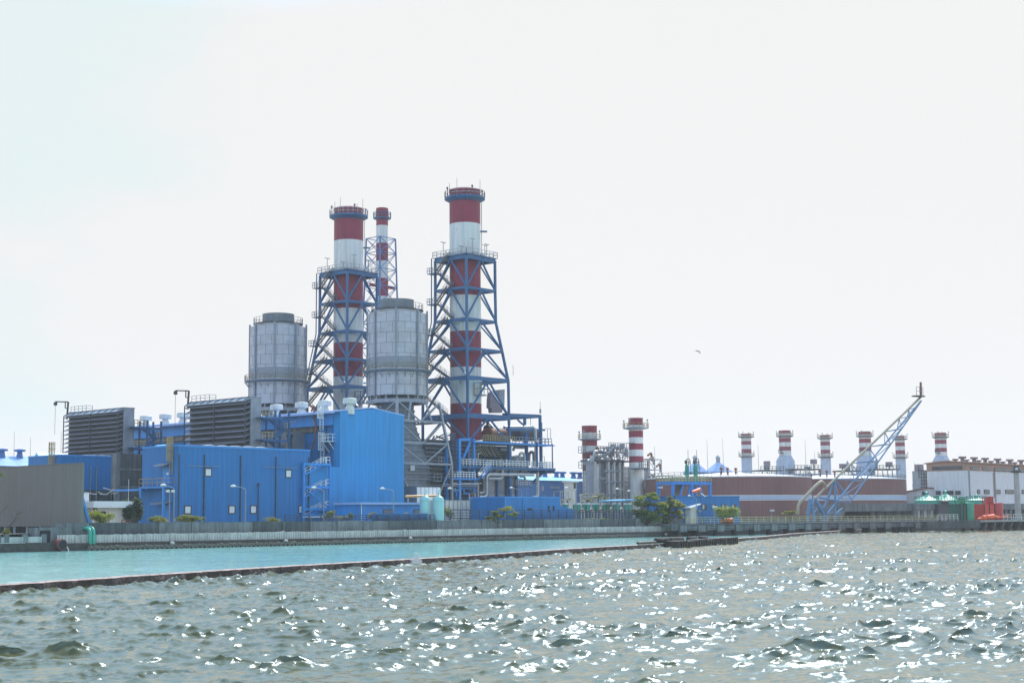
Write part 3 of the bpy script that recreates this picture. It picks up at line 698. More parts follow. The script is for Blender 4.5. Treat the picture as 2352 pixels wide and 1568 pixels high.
# ---- air intakes with louvre hoods
def intake(px, D, ytop, pleft, name_label):
    f = Frame(px, D); t = thing('air_intake', f, name_label, 'air intake', 'louvred air intakes of the turbine hall')
    zt_ = f.zt(ytop, px); Wv = f.U(pleft, ytop+10, x=-1.15).y; zb_ = f.zt(1046, px); dx = 2.3
    MB().box(0, dx, 0, Wv, zb_-1.0, zt_).box(-.06, dx+.1, -.08, Wv+.06, zt_, zt_+.14).build('filter_house', M['grey_galv'], t)
    MB().box(-.12, 0, .12, Wv-.12, zb_-.9, zt_-.5).build('louvre_core', M['dark_steel'], t)
    n = 10; dz = (zt_-.55-zb_)/n
    for k in range(n):
        z = zb_ + dz*(k+1)
        MB().prism([(-.1, 0, z), (-1.15, 0, z-dz*.52), (-1.15, 0, z-dz*.66), (-.1, 0, z-.16)], (0, Wv, 0)).build('louvre_hood', M['hood'], t)
    MB().prism([(0, -.05, zt_-.02), (-1.25, -.05, zt_-.62), (-1.25, -.05, zt_-.76), (0, -.05, zt_-.25)], (0, Wv+.1, 0)).build('top_canopy', M['grey_galv'], t)
    mb = MB()
    for k in range(9): yy = .3 + k*(Wv-.6)/8; mb.beam((-.05, yy, zt_+.03), (-1.22, yy, zt_-.55), .1)
    mb.build('canopy_rib', M['dark_steel'], t)
    for yy in (0.05, Wv*.5, Wv-.05): MB().beam((-1.2, yy, zb_-.9), (-1.2, yy, zt_-.7), .14).build('mullion_post', M['dark_steel'], t)
    mb = MB()
    for x in (.3, dx-.3):
        for yy in (.4, Wv*.5, Wv-.4): mb.beam((x, yy, -.2), (x, yy, zb_-1), .4)
    mb.build('support_leg', M['blue_steel'], t)
    # roof rail and hoist davit at the far end
    MB().rail([(.2, Wv-.2, zt_+.14), (.2, Wv-5.2, zt_+.14), (1.6, Wv-5.2, zt_+.14)], 1.0, 1.3, .035).build('roof_railing', M['steel_grey'], t)
    dv = MB().beam((-.4, Wv+.15, zt_-1.2), (-.2, Wv+.15, zt_+2.1), .26).beam((-.2, Wv+.2, zt_+2.1), (-2.2, Wv+1.4, zt_+2.1), .2).beam((-.65, Wv+.42, zt_+.9), (-.65, Wv+.42, zt_+2.1), .14).beam((-.3, Wv+.15, zt_+.9), (-.65, Wv+.42, zt_+.9), .14).build('davit', M['dark_steel'], t)
    MB().box(-2.4, -1.9, Wv+1.15, Wv+1.6, zt_+1.4, zt_+2.0).tube([(-2.15, Wv+1.38, zt_+1.4), (-2.15, Wv+1.38, zt_-4)], .035, 5).build('hoist', M['dark_steel'], dv)
    # stair scaffold on the near side
    st = MB(); xs0, xs1 = dx+1.6, dx+4.6
    for x in (xs0, xs1):
        for yy in (.6, -1.8): st.beam((x, yy, -.2), (x, yy, zt_-2.2), .28)
    lv = [zt_-3.4 - k*3.75 for k in range(3)]
    for z in lv:
        for yy in (.6, -1.8): st.beam((dx-1.2, yy, z-.15), (xs1, yy, z-.15), .2, .34)
        st.box(dx-1.2, xs0, -1.8, .6, z-.06, z); 
    st.build('stair_frame', M['blue_steel'], t)
    for z in lv:
        s1 = MB(); stair(s1, (xs0, -.2, z), (xs1-.4, -.2, z-1.85), (0, .8, 0), 0, 0); stair(s1, (xs1-.4, -1.2, z-1.85), (xs0, -1.2, z-3.7), (0, .8, 0), 0, 0); s1.build('stair_flight', M['blue_steel'], t)
        MB().box(xs1-.5, xs1+.3, -1.8, .6, z-1.93, z-1.83).build('stair_landing', M['blue_steel'], t)
        MB().rail([(dx-1.2, -1.8, z), (xs0, -1.8, z)], 1.2, .8, .05).build('stair_railing', M['tan'], t)
        MB().rail([(xs1-.4, -1.8, z-1.85), (xs1+.3, -1.8, z-1.85), (xs1+.3, .6, z-1.85)], 1.1, .7, .05).build('landing_railing', M['tan'], t)
    return t
intake(573, 247*K, 911.5, 424.5, 'dark louvred air intake with wide hoods above the service block with small windows')
intake(279, 264*K, 936.5, 147, 'dark louvred air intake with wide hoods at the far left behind the grey screen')

# ---- exhaust silencers (bypass stacks)
def silencer(px, D, label, duct):
    f = Frame(px, D, z=GZ); t = thing('exhaust_silencer', f, label, 'silencer', 'riveted silver exhaust silencers')
    S = 282*K/D
    def zz(y): return f.zt(y, 912)
    if not duct: pass
    R = 5.72; ri = 4.5
    z_top, z_ear, z_cap, z_bot, z_ring = Z(715, 282*K, 912)-GZ, Z(723, 282*K, 912)-GZ, Z(690, 282*K, 912)-GZ, Z(911, 282*K, 912)-GZ, Z(853, 282*K, 912)-GZ
    MB().lathe([(R, z_bot), (R, z_ear), (ri+.25, z_ear+.02), (ri+.25, z_top)], n=64, cap0=True).build('shell', M['silo'], t, 30)
    for a0 in range(0, 360, 45):
        a = math.radians(a0-137)
        MB().box(-.1, .26, -.2, .2, z_bot-.1, z_top).build('pilaster', M['steel_grey'], t, loc=(R*math.cos(a), R*math.sin(a), 0), rot=a)
    mb = MB(); z = z_bot; rows = []
    while z < z_ear: rows.append(z); z += 2.0
    for z in rows: mb.lathe([(R+.005, z-.035), (R+.03, z-.03), (R+.03, z+.03), (R+.005, z+.035)], n=64, cap1=False)
    for i, z in enumerate(rows):
        for k in range(15):
            a = 2*math.pi*(k+.5*(i % 2))/15; c, s_ = math.cos(a), math.sin(a)
            mb.beam(((R+.01)*c, (R+.01)*s_, z), ((R+.01)*c, (R+.01)*s_, min(z+2.0, z_ear)), .045)
    mb.build('panel_seam', M['seam'], t)
    mb = MB()
    for k in range(5): mb.lathe([(R+.01, z_ring+.5+k*.42), (R+.12, z_ring+.55+k*.42), (R+.12, z_ring+.75+k*.42), (R+.01, z_ring+.8+k*.42)], n=64, cap1=False)
    mb.build('stiffener_band', M['steel_grey'], t, 30)
    wk = MB().lathe([(R, z_ring-.5), (R+1.0, z_ring-.14), (R+1.05, z_ring-.12), (R+1.05, z_ring), (R, z_ring+.03)], n=64, cap1=False).build('walkway', M['steel_grey'], t, 30)
    mb = MB()
    for k in range(24):
        a = 2*math.pi*k/24; MB().beam((R*math.cos(a), R*math.sin(a), z_ring-1.5), ((R+1.05)*math.cos(a), (R+1.05)*math.sin(a), z_ring-.2), .1).build('walkway_bracket', M['steel_grey'], wk)
    MB().ringrail((0, 0), R+1.0, z_ring, 1.15, 40, .032, bars=(.5, 1)).build('walkway_railing', M['tan'], wk)
    MB().lathe([(ri+.6, z_top-.02), (ri+.6, z_top+.12), (3.2, z_top+.13)], n=48, cap0=True, cap1=False).build('top_deck', M['dark_steel'], t, 30)
    MB().ringrail((0, 0), ri+.5, z_top+.1, 1.2, 28, .03).build('top_railing', M['steel_grey'], t)
    prof = []
    for k in range(6):
        z0_ = z_top+.12+k*(z_cap-z_top-.2)/6; dz = (z_cap-z_top-.2)/6
        prof += [(3.12, z0_), (3.26, z0_+dz*.2), (3.26, z0_+dz*.55), (3.12, z0_+dz*.75)]
    prof += [(3.12, z_cap-.05), (3.28, z_cap), (2.9, z_cap), (2.9, z_cap-1.2), (.1, z_cap-1.2)]
    MB().lathe(prof, n=48).build('outlet_collar', M['steel_grey'], t, 30)
    # support ring and braced legs
    zs = z_bot - .9
    mb = MB().lathe([(R-.9, zs-.5), (R+.3, zs-.5), (R+.3, zs+.2), (R-.9, zs+.2)], n=8, cap1=False)
    for k in range(16):
        a = 2*math.pi*k/16; mb.beam(((R-.3)*math.cos(a), (R-.3)*math.sin(a), zs+.1), ((R-.3)*math.cos(a), (R-.3)*math.sin(a), z_bot), .3)
    mb.build('support_ring', M['grey_galv'], t)
    e = 5.7; b_ = 7.4; zl = [zs-.4, f.zt(968, px) if duct else zs-4.5, zs-8.6, zs-12.8, -.2]
    if duct: zl = [zs-.4] + [f.N(990, yy, y=-e).z for yy in (969, 1019, 1066)] + [-.2]
    def leg(i): q = (zl[0]-zl[i])/(zl[0]-zl[3]); q = min(q, 1.0); return e + (b_-e)*q
    mb = MB()
    for sx in (-1, 1):
        for sy in (-1, 1):
            for i in range(4):
                u0, u1 = leg(i), leg(i+1); mb.beam((sx*u0, sy*u0, zl[i]), (sx*u1, sy*u1, zl[i+1]), .42)
    for i in range(1, 4):
        u = leg(i)
        for s_ in (-1, 1): mb.beam((-u, s_*u, zl[i]), (u, s_*u, zl[i]), .36).beam((s_*u, -u, zl[i]), (s_*u, u, zl[i]), .36)
    for i in range(0, 4):
        u0, u1 = leg(i), leg(i+1)
        for s_ in (-1, 1):
            mb.beam((-u0, s_*u0, zl[i]), (0, s_*u1, zl[i+1]), .24).beam((u0, s_*u0, zl[i]), (0, s_*u1, zl[i+1]), .24)
            mb.beam((s_*u0, -u0, zl[i]), (s_*u1, 0, zl[i+1]), .24).beam((s_*u0, u0, zl[i]), (s_*u1, 0, zl[i+1]), .24)
    for sy in (-1, 1):
        for x in (-2, 2): mb.beam((x, sy*e, zl[0]), (x*1.6, sy*leg(1), zl[1]), .3)
    mb.build('support_frame', M['grey_galv'], t)
    # diffuser duct, ribbed
    def rr(hw, z, pw):
        out = []
        for k in range(32):
            a = 2*math.pi*k/32; c, s_ = math.cos(a), math.sin(a)
            r_ = hw / (abs(c)**pw + abs(s_)**pw) ** (1/pw); out.append((r_*c, r_*s_, z))
        return out
    prof = [(0, 3.3, 2), (.1, 3.2, 2), (.25, 3.4, 2.3), (.42, 4.4, 3.5), (.55, 5.0, 6), (.75, 5.0, 8), (.86, 4.9, 8), (.95, 4.0, 8), (1, 2.8, 8)]
    zA, zB = z_bot-.1, 2.0
    def pr(q):
        for (a, w0, p0), (b, w1, p1) in zip(prof, prof[1:]):
            if q <= b: k = (q-a)/(b-a); return w0+(w1-w0)*k, p0+(p1-p0)*k
        return prof[-1][1:]
    MB().loft([rr(pr(k/30)[0], zA+(zB-zA)*k/30, pr(k/30)[1]) for k in range(31)]).build('diffuser_duct', M['duct'], t, 30)
    mb = MB()
    for k in range(2, 20):
        q = (k+.5)/21; hw, pw = pr(q); z = zA+(zB-zA)*q
        a_, b2 = rr(hw+.2, z-.1, pw), rr(hw+.2, z+.1, pw); mb.loft([a_, b2])
    mb.build('duct_rib', M['steel_grey'], t)
    if duct:
        mb = MB()
        for k in range(3): p = f.N(*z7(150+k*10, 1033), y=-5.25); mb.box(p.x-.22, p.x+.22, -5.32, -5.2, p.z-.5, p.z+.5)
        mb.build('mark_strokes', M['white'], t)
    return t
silencer(912.5, 282*K, 'big riveted silver silencer drum on braced legs, rising right behind the tall blue gable', True)
silencer(635, 300*K, 'big riveted silver silencer drum with ring walkway, left of both wide chimneys', False)

# ---- banded chimneys in blue lattice towers
FC = Frame(1071.5, 297*K)
def chimney():
    f = FC; D = 297*K
    t = thing('chimney', f, 'red and white banded chimney in blue lattice tower, standing right of both silver drums', 'chimney', 'wide banded chimneys in blue lattice towers')
    zz = lambda y: Z(y, D, 1071)-GZ
    R = 3.19
    b = [1010, 927.5, 845, 763, 681, 598.5, 516.5]
    prof = [(R, zz(1010))]; mis = []
    for i, y in enumerate(b[1:]): prof.append((R, zz(y))); mis.append(i % 2)
    prof += [(R, zz(444)), (R+.1, zz(443.5)), (R+.1, zz(438)), (R-.12, zz(437)), (R-.15, zz(445)), (.1, zz(446))]; mis += [0]*6
    MB().lathe(prof, n=56, mis=mis).build('shell', [M['red'], M['white_band']], t, 30)
    # crown platform
    zc = zz(455); Rc = 4.2
    cp = MB().lathe([(R, zc-.95), (Rc-.1, zc-.42), (Rc, zc-.38), (Rc, zc), (R, zc+.01)], n=24, cap1=False).build('crown_platform', M['blue_steel'], t)
    MB().ringrail((0, 0), Rc-.05, zc, 1.25, 24, .04).build('crown_railing', M['lagging'], cp)
    for a0 in (15, 105, 195, 285):
        a = math.radians(a0-49+10); x, y = (Rc-.3)*math.cos(a), (Rc-.3)*math.sin(a)
        MB().tube([(x, y, zc), (x, y, zc+1.9)], .07, 6).lathe([(.05, zc+1.5), (.2, zc+1.6), (.2, zc+1.95), (.05, zc+2.05)], (x, y), 8).build('warning_lamp', M['dark_steel'], cp)
    for a0 in (50, 140, 230, 320):
        a = math.radians(a0-49+15); x, y = (R+.35)*math.cos(a), (R+.35)*math.sin(a)
        MB().tube([(x, y, zc), (x, y, zc+3.5), (x, y, zc+3.51)], .05, 6).build('lightning_rod', M['steel_grey'], cp)
    # lattice tower
    ly = [590, 660, 731, 799, 866, 951, 1012]
    lz = [zz(y) - .8 for y in ly]
    hs = [4.35, 4.35, 4.4, 5.3, 6.15, 6.2, 6.2]
    zg = -.2
    for sx in (-1, 1):
        for sy in (-1, 1):
            col = MB()
            for i in range(6): col.beam((sx*hs[i], sy*hs[i], lz[i]), (sx*hs[i+1], sy*hs[i+1], lz[i+1]), .42)
            col.beam((sx*6.2, sy*6.2, lz[6]), (sx*6.2, sy*6.2, zg), .62)
            col.build('column', M['blue_steel'], t)
    for i in range(6):
        a, h_ = hs[i], lz[i]; heavy = .95 if i in (0, 5) else (.75 if i == 4 else .5)
        mb = MB()
        for s_ in (-1, 1):
            mb.beam((-a, s_*a, h_), (a, s_*a, h_), .32, heavy).beam((s_*a, -a, h_), (s_*a, a, h_), .32, heavy)
            for s2 in (-1, 1): mb.beam((s_*a, 0, h_), (0, s2*a, h_), .26, .4).beam((s_*a, s2*a, h_), (s_*(R+.1)*.7, s2*(R+.1)*.7, h_), .22, .35)
        mb.build('ring_frame', M['blue_steel'], t)
        a1, h1 = hs[i+1], lz[i+1]
        mb = MB()
        for s_ in (-1, 1):
            for s2 in (-1, 1):
                mb.beam((0, s_*a, h_-.2), (s2*a1, s_*a1, h1+.2), .3).beam((s_*a, 0, h_-.2), (s_*a1, s2*a1, h1+.2), .3)
        mb.build('brace', M['blue_steel'], t)
    # top platform
    a = hs[0]+.35; zp = lz[0]+.5
    tp = MB()
    for s_ in (-1, 1): tp.box(-a, a, min(s_*a, s_*R), max(s_*a, s_*R), zp-.12, zp).box(min(s_*a, s_*R), max(s_*a, s_*R), -R, R, zp-.12, zp)
    tp = tp.build('tower_platform', M['blue_steel'], t)
    MB().rail([(-a, -a, zp), (a, -a, zp), (a, a, zp), (-a, a, zp), (-a, -a, zp)], 1.2, 1.2, .045).build('platform_railing', M['lagging'], tp)
    mb = MB()
    for (x, y, hh_) in ((-2.5, -a+.3, 3.2), (1.8, -a+.3, 2.6), (-a+.3, 2.0, 3.0), (a-.3, -1.5, 3.1), (-a+.3, -3.0, 1.6), (a-.3, 3, 2.0)):
        mb.beam((x, y, zp), (x, y, zp+hh_), .09).beam((x-.7, y, zp+hh_), (x+.7, y, zp+hh_), .16, .12)
    mb.build('lamp_bracket', M['steel_grey'], tp)
    for k in range(7):
        an_ = math.pi*2*k/7; x, y = 3.6*math.cos(an_), 3.6*math.sin(an_)
        MB().box(x-.3, x+.3, y-.3, y+.3, zp, zp+.9).build('sampling_port', M['lagging'], tp)
    MB().ringrail((0, 0), R+.25, zp+.05, .7, 16, .05).build('cable_guard', M['white_band'], tp)
    # zigzag stair on the left face
    for i in range(5):
        zt_, zb_ = lz[i]+.45, lz[i+1]+.45; zm = (zt_+zb_)/2
        a0, a1 = hs[i], hs[i+1]; am = (a0+a1)/2
        s1 = MB(); x = -am-.55
        stair(s1, (x, .2, zt_), (x, am-.8, zm), (.8, 0, 0), 0, 1); stair(s1, (x+.9, am-.8, zm), (x+.9, -.1, zb_), (.8, 0, 0), 0, 1)
        s1.build('stair_flight', [M['dark_steel'], M['steel_grey']], t)
        ld = MB().box(x-.5, x+1.6, am-.9, am+1.3, zm-.14, zm).build('stair_landing', M['blue_steel'], t)
        MB().rail([(x-.5, am-.9, zm), (x-.5, am+1.3, zm), (x+1.6, am+1.3, zm)], 1.15, .8, .04).build('landing_railing', M['steel_grey'], ld)
    mb = MB().tube([(-hs[0]-.3, hs[0]+.75, lz[0]+.5), (-hs[2]-.3, hs[2]+.75, lz[2]), (-hs[4]-.3, hs[4]+.75, lz[4])], .12, 6)
    mb.build('riser_pipe', M['navy'], t)
    # ladder up the upper shell and small gantry
    a = math.radians(-49+8); c, s_ = math.cos(a), math.sin(a)
    mb = MB()
    for o_ in (-.25, .25): mb.beam(((R+.25)*c - o_*s_, (R+.25)*s_ + o_*c, zp), ((R+.25)*c - o_*s_, (R+.25)*s_ + o_*c, zc-1), .07)
    z = zp
    while z < zc-1: mb.beam(((R+.25)*c+.25*s_, (R+.25)*s_-.25*c, z), ((R+.25)*c-.25*s_, (R+.25)*s_+.25*c, z), .05); z += .6
    mb.build('ladder', M['lagging'], t)
    zg_ = zz(531); MB().box(R-.1, R+1.4, -.4, .4, zg_-.12, zg_+.12).build('ladder_rest', M['blue_steel'], t, rot=a)
    for yy in (545, 715, 880):
        pass
    # inspection door and box low on the shell
    zi = zz(880); a = math.radians(-139-18)
    MB().box(R-.05, R+.12, -.3, .3, zi-.4, zi+.4).build('inspection_hatch', M['lagging'], t, rot=a)
    a = math.radians(-139+52); zi = zz(893)
    bx = MB().box(R, R+1.6, -1.2, 1.2, zi-1.6, zi-1.4).rail([(R, -1.2, zi-1.4), (R+1.6, -1.2, zi-1.4), (R+1.6, 1.2, zi-1.4), (R, 1.2, zi-1.4)], 2.4, 1.2, .06).build('sampling_cage', M['steel_grey'], t, rot=a)
    return t
ch = chimney()
c2 = copy_tree(ch)
f1 = Frame(798.5, 314*K); c2.location = (f1.o[0], f1.o[1], GZ)
c2['label'] = 'red and white banded chimney in blue lattice tower, standing between the two silver drums'

# ---- thin chimney far behind
f = Frame(877, 372*K); t = thing('chimney', f, 'thin red and white chimney with slim lattice mast behind the two wide ones', 'chimney')
D = 372*K; zz = lambda y: Z(y, D, 877)-GZ; R = 14.0*D/F
b = [1010, 965, 925, 885, 845, 803, 762, 722, 681, 640, 600, 559.5, 519]
prof = [(R*1.08, -.2), (R*1.08, zz(1010))]; mis = [1]
for i, y in enumerate(b[1:]): prof.append((R*(1.08-.1*i/12), zz(y))); mis.append(1-(i % 2))
mis = [1] + [i % 2 for i in range(len(b)-1)]
prof += [(R*.97, zz(490)), (R*1.02, zz(489)), (R*1.02, zz(479)), (R*.8, zz(478)), (R*.8, zz(485)), (.1, zz(486))]; mis += [0]*6
MB().lathe(prof, n=32, mis=mis).build('shell', [M['red'], M['white_band']], t, 30)
zc = zz(501); cp = MB().lathe([(R, zc-.45), (R+.75, zc-.2), (R+.75, zc), (R, zc)], n=20, cap1=False).build('crown_platform', M['blue_steel'], t)
MB().ringrail((0, 0), R+.7, zc, 1.4, 16, .05).build('crown_railing', M['blue_steel'], cp)
lz = [zz(y) for y in (549, 583, 621, 660, 700, 745, 800, 880)]; hw = [2.55, 2.65, 2.8, 2.9, 3.0, 3.15, 3.3, 3.5]
xo = -1.2
mb = MB()
for sx in (-1.25, .9):
    for sy in (-1, 1): mb.beam((sx*hw[0], sy*hw[0], lz[0]), (sx*4.2, sy*4.2, -.2), .3)
for i in range(8):
    a, z = hw[i], lz[i]
    for s_ in (-1, 1): mb.beam((-1.25*a, s_*a, z), (.9*a, s_*a, z), .17)
    for sx in (-1.25, .9): mb.beam((sx*a, -a, z), (sx*a, a, z), .17)
    if i < 7:
        a1, z1_ = hw[i+1], lz[i+1]
        for s_ in (-1, 1): mb.beam((-1.25*a, s_*a, z), (.9*a1, s_*a1, z1_), .13).beam((.9*a, s_*a, z), (-1.25*a1, s_*a1, z1_), .13)
        for sx in (-1.25, .9): mb.beam((sx*a, -a, z), (sx*a1, a1, z1_), .13).beam((sx*a, a, z), (sx*a1, -a1, z1_), .13)
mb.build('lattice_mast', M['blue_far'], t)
zr = zz(660); MB().prism([(-5.2, -1, zr-.3), (3.6, -1, zr-.3), (3.6, -1, zr+.5), (-5.2, -1, zr+.5)], (0, .3, 0)).build('red_girder', M['red'], t)
# ================================================================== boiler structure under the near chimney
f = FC
t = thing('boiler_structure', f, 'blue steel boiler house of decks, railings, pipes and drums at the near chimney foot', 'boiler plant')
YF = -6.9
def hp(x, y, d=YF): return f.N(*h8(x, y), y=d)
def zp7(x, y, d=YF): return f.N(*z7(x, y), y=d)
zA, zB, zC = hp(1500, 165).z, hp(1500, 565).z, hp(850, 755).z
# casing of the heat recovery boiler
a, b = hp(330, 120, -5.2), hp(1010, 120, -5.2)
MB().box(a.x-3, b.x, -5.2, 5.2, 1.5, a.z).build('casing', M['dark_steel'], t)
mb = MB()
for k in range(16): z = 4 + k*(a.z-5)/15; mb.box(a.x-3, b.x, -5.4, -5.2, z, z+.14)
mb.build('casing_rib', M['steel_grey'], t)
u0, u1 = hp(690, 300, -.8), hp(1560, 300, -.8)
MB().box(u0.x, u1.x, -.8, 4.2, zB, zA-.4).build('casing', M['dark_steel'], t)
for k in range(9): z = zB+.4+k*(zA-zB-1)/8; MB().box(u0.x, u1.x, -.95, -.8, z, z+.12).build('casing_rib', M['steel_grey'], t)
u2, u3 = hp(1560, 300, 1), hp(1830, 300, 1); MB().box(u2.x, u3.x, 1, 4, zB, zA-2.2).build('casing', M['steel_grey'], t)
c0, c1 = hp(1140, 700, -4.6), hp(1620, 700, -4.6)
MB().box(c0.x, c1.x, -4.6, 4.6, .6, c0.z).build('casing', M['steel_grey'], t)
for i in range(3):
    for j in range(3):
        x0 = c0.x + (c1.x-c0.x)*i/3 + .3; x1 = c0.x + (c1.x-c0.x)*(i+1)/3 - .3; z0 = 1.0 + (c0.z-1.4)*j/3; z1_ = z0 + (c0.z-1.4)/3 - .3
        MB().box(x0, x1, -4.72, -4.58, z0, z1_).build('casing_panel', M['grey_galv'], t)
for i in range(4): x = c0.x + (c1.x-c0.x)*i/3; MB().beam((x, -4.95, 0), (x, -4.95, zB-.3), .4).build('column', M['blue_steel'], t)
MB().box(c0.x, c1.x, -5.05, -4.75, c0.z*.33, c0.z*.33+.3).build('girt', M['blue_steel'], t)
# dark inlet bend beyond the casing
MB().box(c1.x+.5, c1.x+5.5, -3, 4, 1.2, 6.0).build('burner_box', M['dark_steel'], t)
# columns
for (x, ya, yb, d, w_) in ((495, 118, 1100, -6.0, .5), (700, 112, 1100, YF, .62), (940, 100, 1100, -6.3, .5), (1105, 390, 570, -2, .5), (1285, 390, 570, -2, .5), (1450, 390, 570, -2, .5), (1800, 10, 570, -5.2, .55), (1975, 160, 570, YF, .3), (2035, -160, 580, -5.2, .5), (2225, 190, 585, YF, .18)):
    p, q = hp(x, ya, d), hp(x, yb, d); MB().beam((p.x, d, q.z if yb < 1000 else -.2), (p.x, d, p.z), w_).build('column', M['blue_bright'] if x < 1000 else M['blue_steel'], t)
p, q = hp(700, 120), hp(880, 120); MB().beam(p, q, .4, .5).build('portal_beam', M['blue_bright'], t)
MB().beam(hp(885, 160), hp(770, 420), .35).build('brace', M['blue_bright'], t)
# decks
p, q = hp(940, 165), hp(2225, 165)
dk = MB().box(p.x, q.x, YF, -1, zA-.35, zA).box(q.x, q.x+.9, YF, YF+.4, zA-.3, zA-.1).build('deck', M['blue_bright'], t)
r0, r1_ = hp(1100, 150), hp(1620, 150)
MB().rail([(r0.x, YF+.1, zA), (r1_.x, YF+.1, zA)], 1.25, .75, .05, (.33, .66, 1)).build('deck_railing', M['tan'], dk)
r0, r1_ = hp(1640, 150), hp(2222, 150)
MB().rail([(r0.x, YF+.1, zA), (r1_.x, YF+.1, zA), (r1_.x, -1.2, zA)], 1.2, 1.0, .05).build('deck_railing', M['steel_grey'], dk)
p, q = hp(720, 560), hp(2280, 560); qm = hp(2000, 560)
dk = MB().box(p.x, q.x, YF, -1, zB-.5, zB).build('deck', M['blue_steel'], t)
for k in range(12): x = p.x + (q.x-p.x)*k/11; MB().beam((x, YF+.3, zB-.75), (x, -1.2, zB-.75), .22, .5).build('deck_joist', M['blue_steel'], dk)
MB().beam((qm.x, -5, zB-3.2), (q.x-1.4, -5, zB-.6), .4).build('bracket', M['blue_steel'], dk)
MB().rail([(p.x, YF+.1, zB), (q.x-.7, YF+.1, zB), (q.x-.7, -1.2, zB)], 1.25, 1.0, .055, (.33, .66, 1)).build('deck_railing', M['white'], dk)
p, q = hp(520, 755), hp(1010, 755)
dk = MB().box(p.x, q.x, YF-.4, -4.8, zC-.28, zC).build('deck', M['blue_bright'], t)
MB().rail([(p.x, YF-.3, zC), (hp(950, 755).x, YF-.3, zC)], 1.25, .85, .055, (.33, .66, 1)).build('deck_railing', M['white'], dk)
s1 = MB(); stair(s1, (hp(1000, 760).x, YF-.9, zC), (hp(1150, 570).x, YF-.9, zB), (0, .9, 0), 0, 1, 1.25); s1.build('stair_flight', [M['blue_bright'], M['white']], t)
p, q = hp(1700, 875), hp(1960, 875)
dk = MB().box(p.x, q.x, YF+1, -3, p.z-.2, p.z).build('deck', M['blue_steel'], t)
MB().rail([(p.x, YF+1.1, p.z), (q.x, YF+1.1, p.z)], 1.25, .7, .05, (.33, .66, 1)).build('deck_railing', M['lagging'], dk)
# upper frame to the right of the tower
b0, b1 = zp7(945, 622, -5.2), zp7(1163, 628, -5.2)
MB().beam((b0.x-3, -5.2, b0.z), (b1.x, -5.2, b1.z), .35, .7).beam((b0.x-3, 3, b0.z), (b1.x, 3, b1.z), .35, .7).beam((b1.x, -5.2, b1.z), (b1.x, 3, b1.z), .35, .6).build('roof_frame', M['blue_steel'], t)
b0, b1 = zp7(900, 733, -5.2), zp7(1196, 735, -5.2)
MB().beam(b0, b1, .4, .4).build('crane_rail', M['blue_steel'], t)
for x in (1040, 1160): p, q = zp7(x, 620, 3), zp7(x, 840, 3); MB().beam((p.x, 3, q.z), p, .5).build('column', M['blue_steel'], t)
MB().beam(zp7(985, 655, -5.2), zp7(1035, 700, -5.2), .3).build('brace', M['blue_steel'], t)
MB().beam(zp7(1087, 640, -5), zp7(1087, 705, -5), .08).build('hoist_line', M['dark_steel'], t)
p = zp7(1163, 605, -5.2); MB().tube([(p.x, -5.2, p.z), (p.x, -5.2, p.z+.9)], .2, 8).tube([(p.x, -5.2, p.z+.9), (p.x, -5.2, zp7(1163, 512, -5.2).z)], .05, 6).build('lightning_rod', M['steel_grey'], t)
p = zp7(950, 310, -6); MB().tube([(p.x, -6, p.z), (p.x, -6, zp7(950, 225, -6).z)], .05, 6).build('lightning_rod', M['steel_grey'], t)
# drums
p, q = zp7(735, 778, -2), zp7(895, 778, -2); MB().tube([p, p+(q-p)*.03, q-(q-p)*.03, q], [.9, 1.5, 1.5, .9], 24).build('drum', M['rust'], t, 30)
p, q = zp7(955, 768, -1), zp7(1125, 768, -1); MB().tube([p, p+(q-p)*.05, q-(q-p)*.05, q], [.8, 1.5, 1.5, .8], 24).build('drum', M['dark_steel'], t, 30)
p, q = zp7(735, 722, -1), zp7(790, 722, -1); MB().tube([p, q], .7, 16).tube([p + Vector((.5, 0, 0)), p + Vector((.5, 0, 2.2))], .25, 10).build('valve_header', M['dark_steel'], t, 30)
# wind-scoop hood
pts = [(770, 490), (778, 445), (800, 425), (838, 420), (884, 416), (882, 540), (870, 566), (862, 600), (785, 600), (780, 566), (768, 560)]
h_ = MB().prism([zp7(x, y, 1.5) for x, y in pts], (0, 1.0, 0)).build('exhaust_hood', M['slate'], t)
MB().prism([zp7(x, y, 1.44) for x, y in ((838, 420), (884, 416), (882, 540), (838, 505))], (0, .05, 0)).build('hood_side', M['steel_grey'], h_)
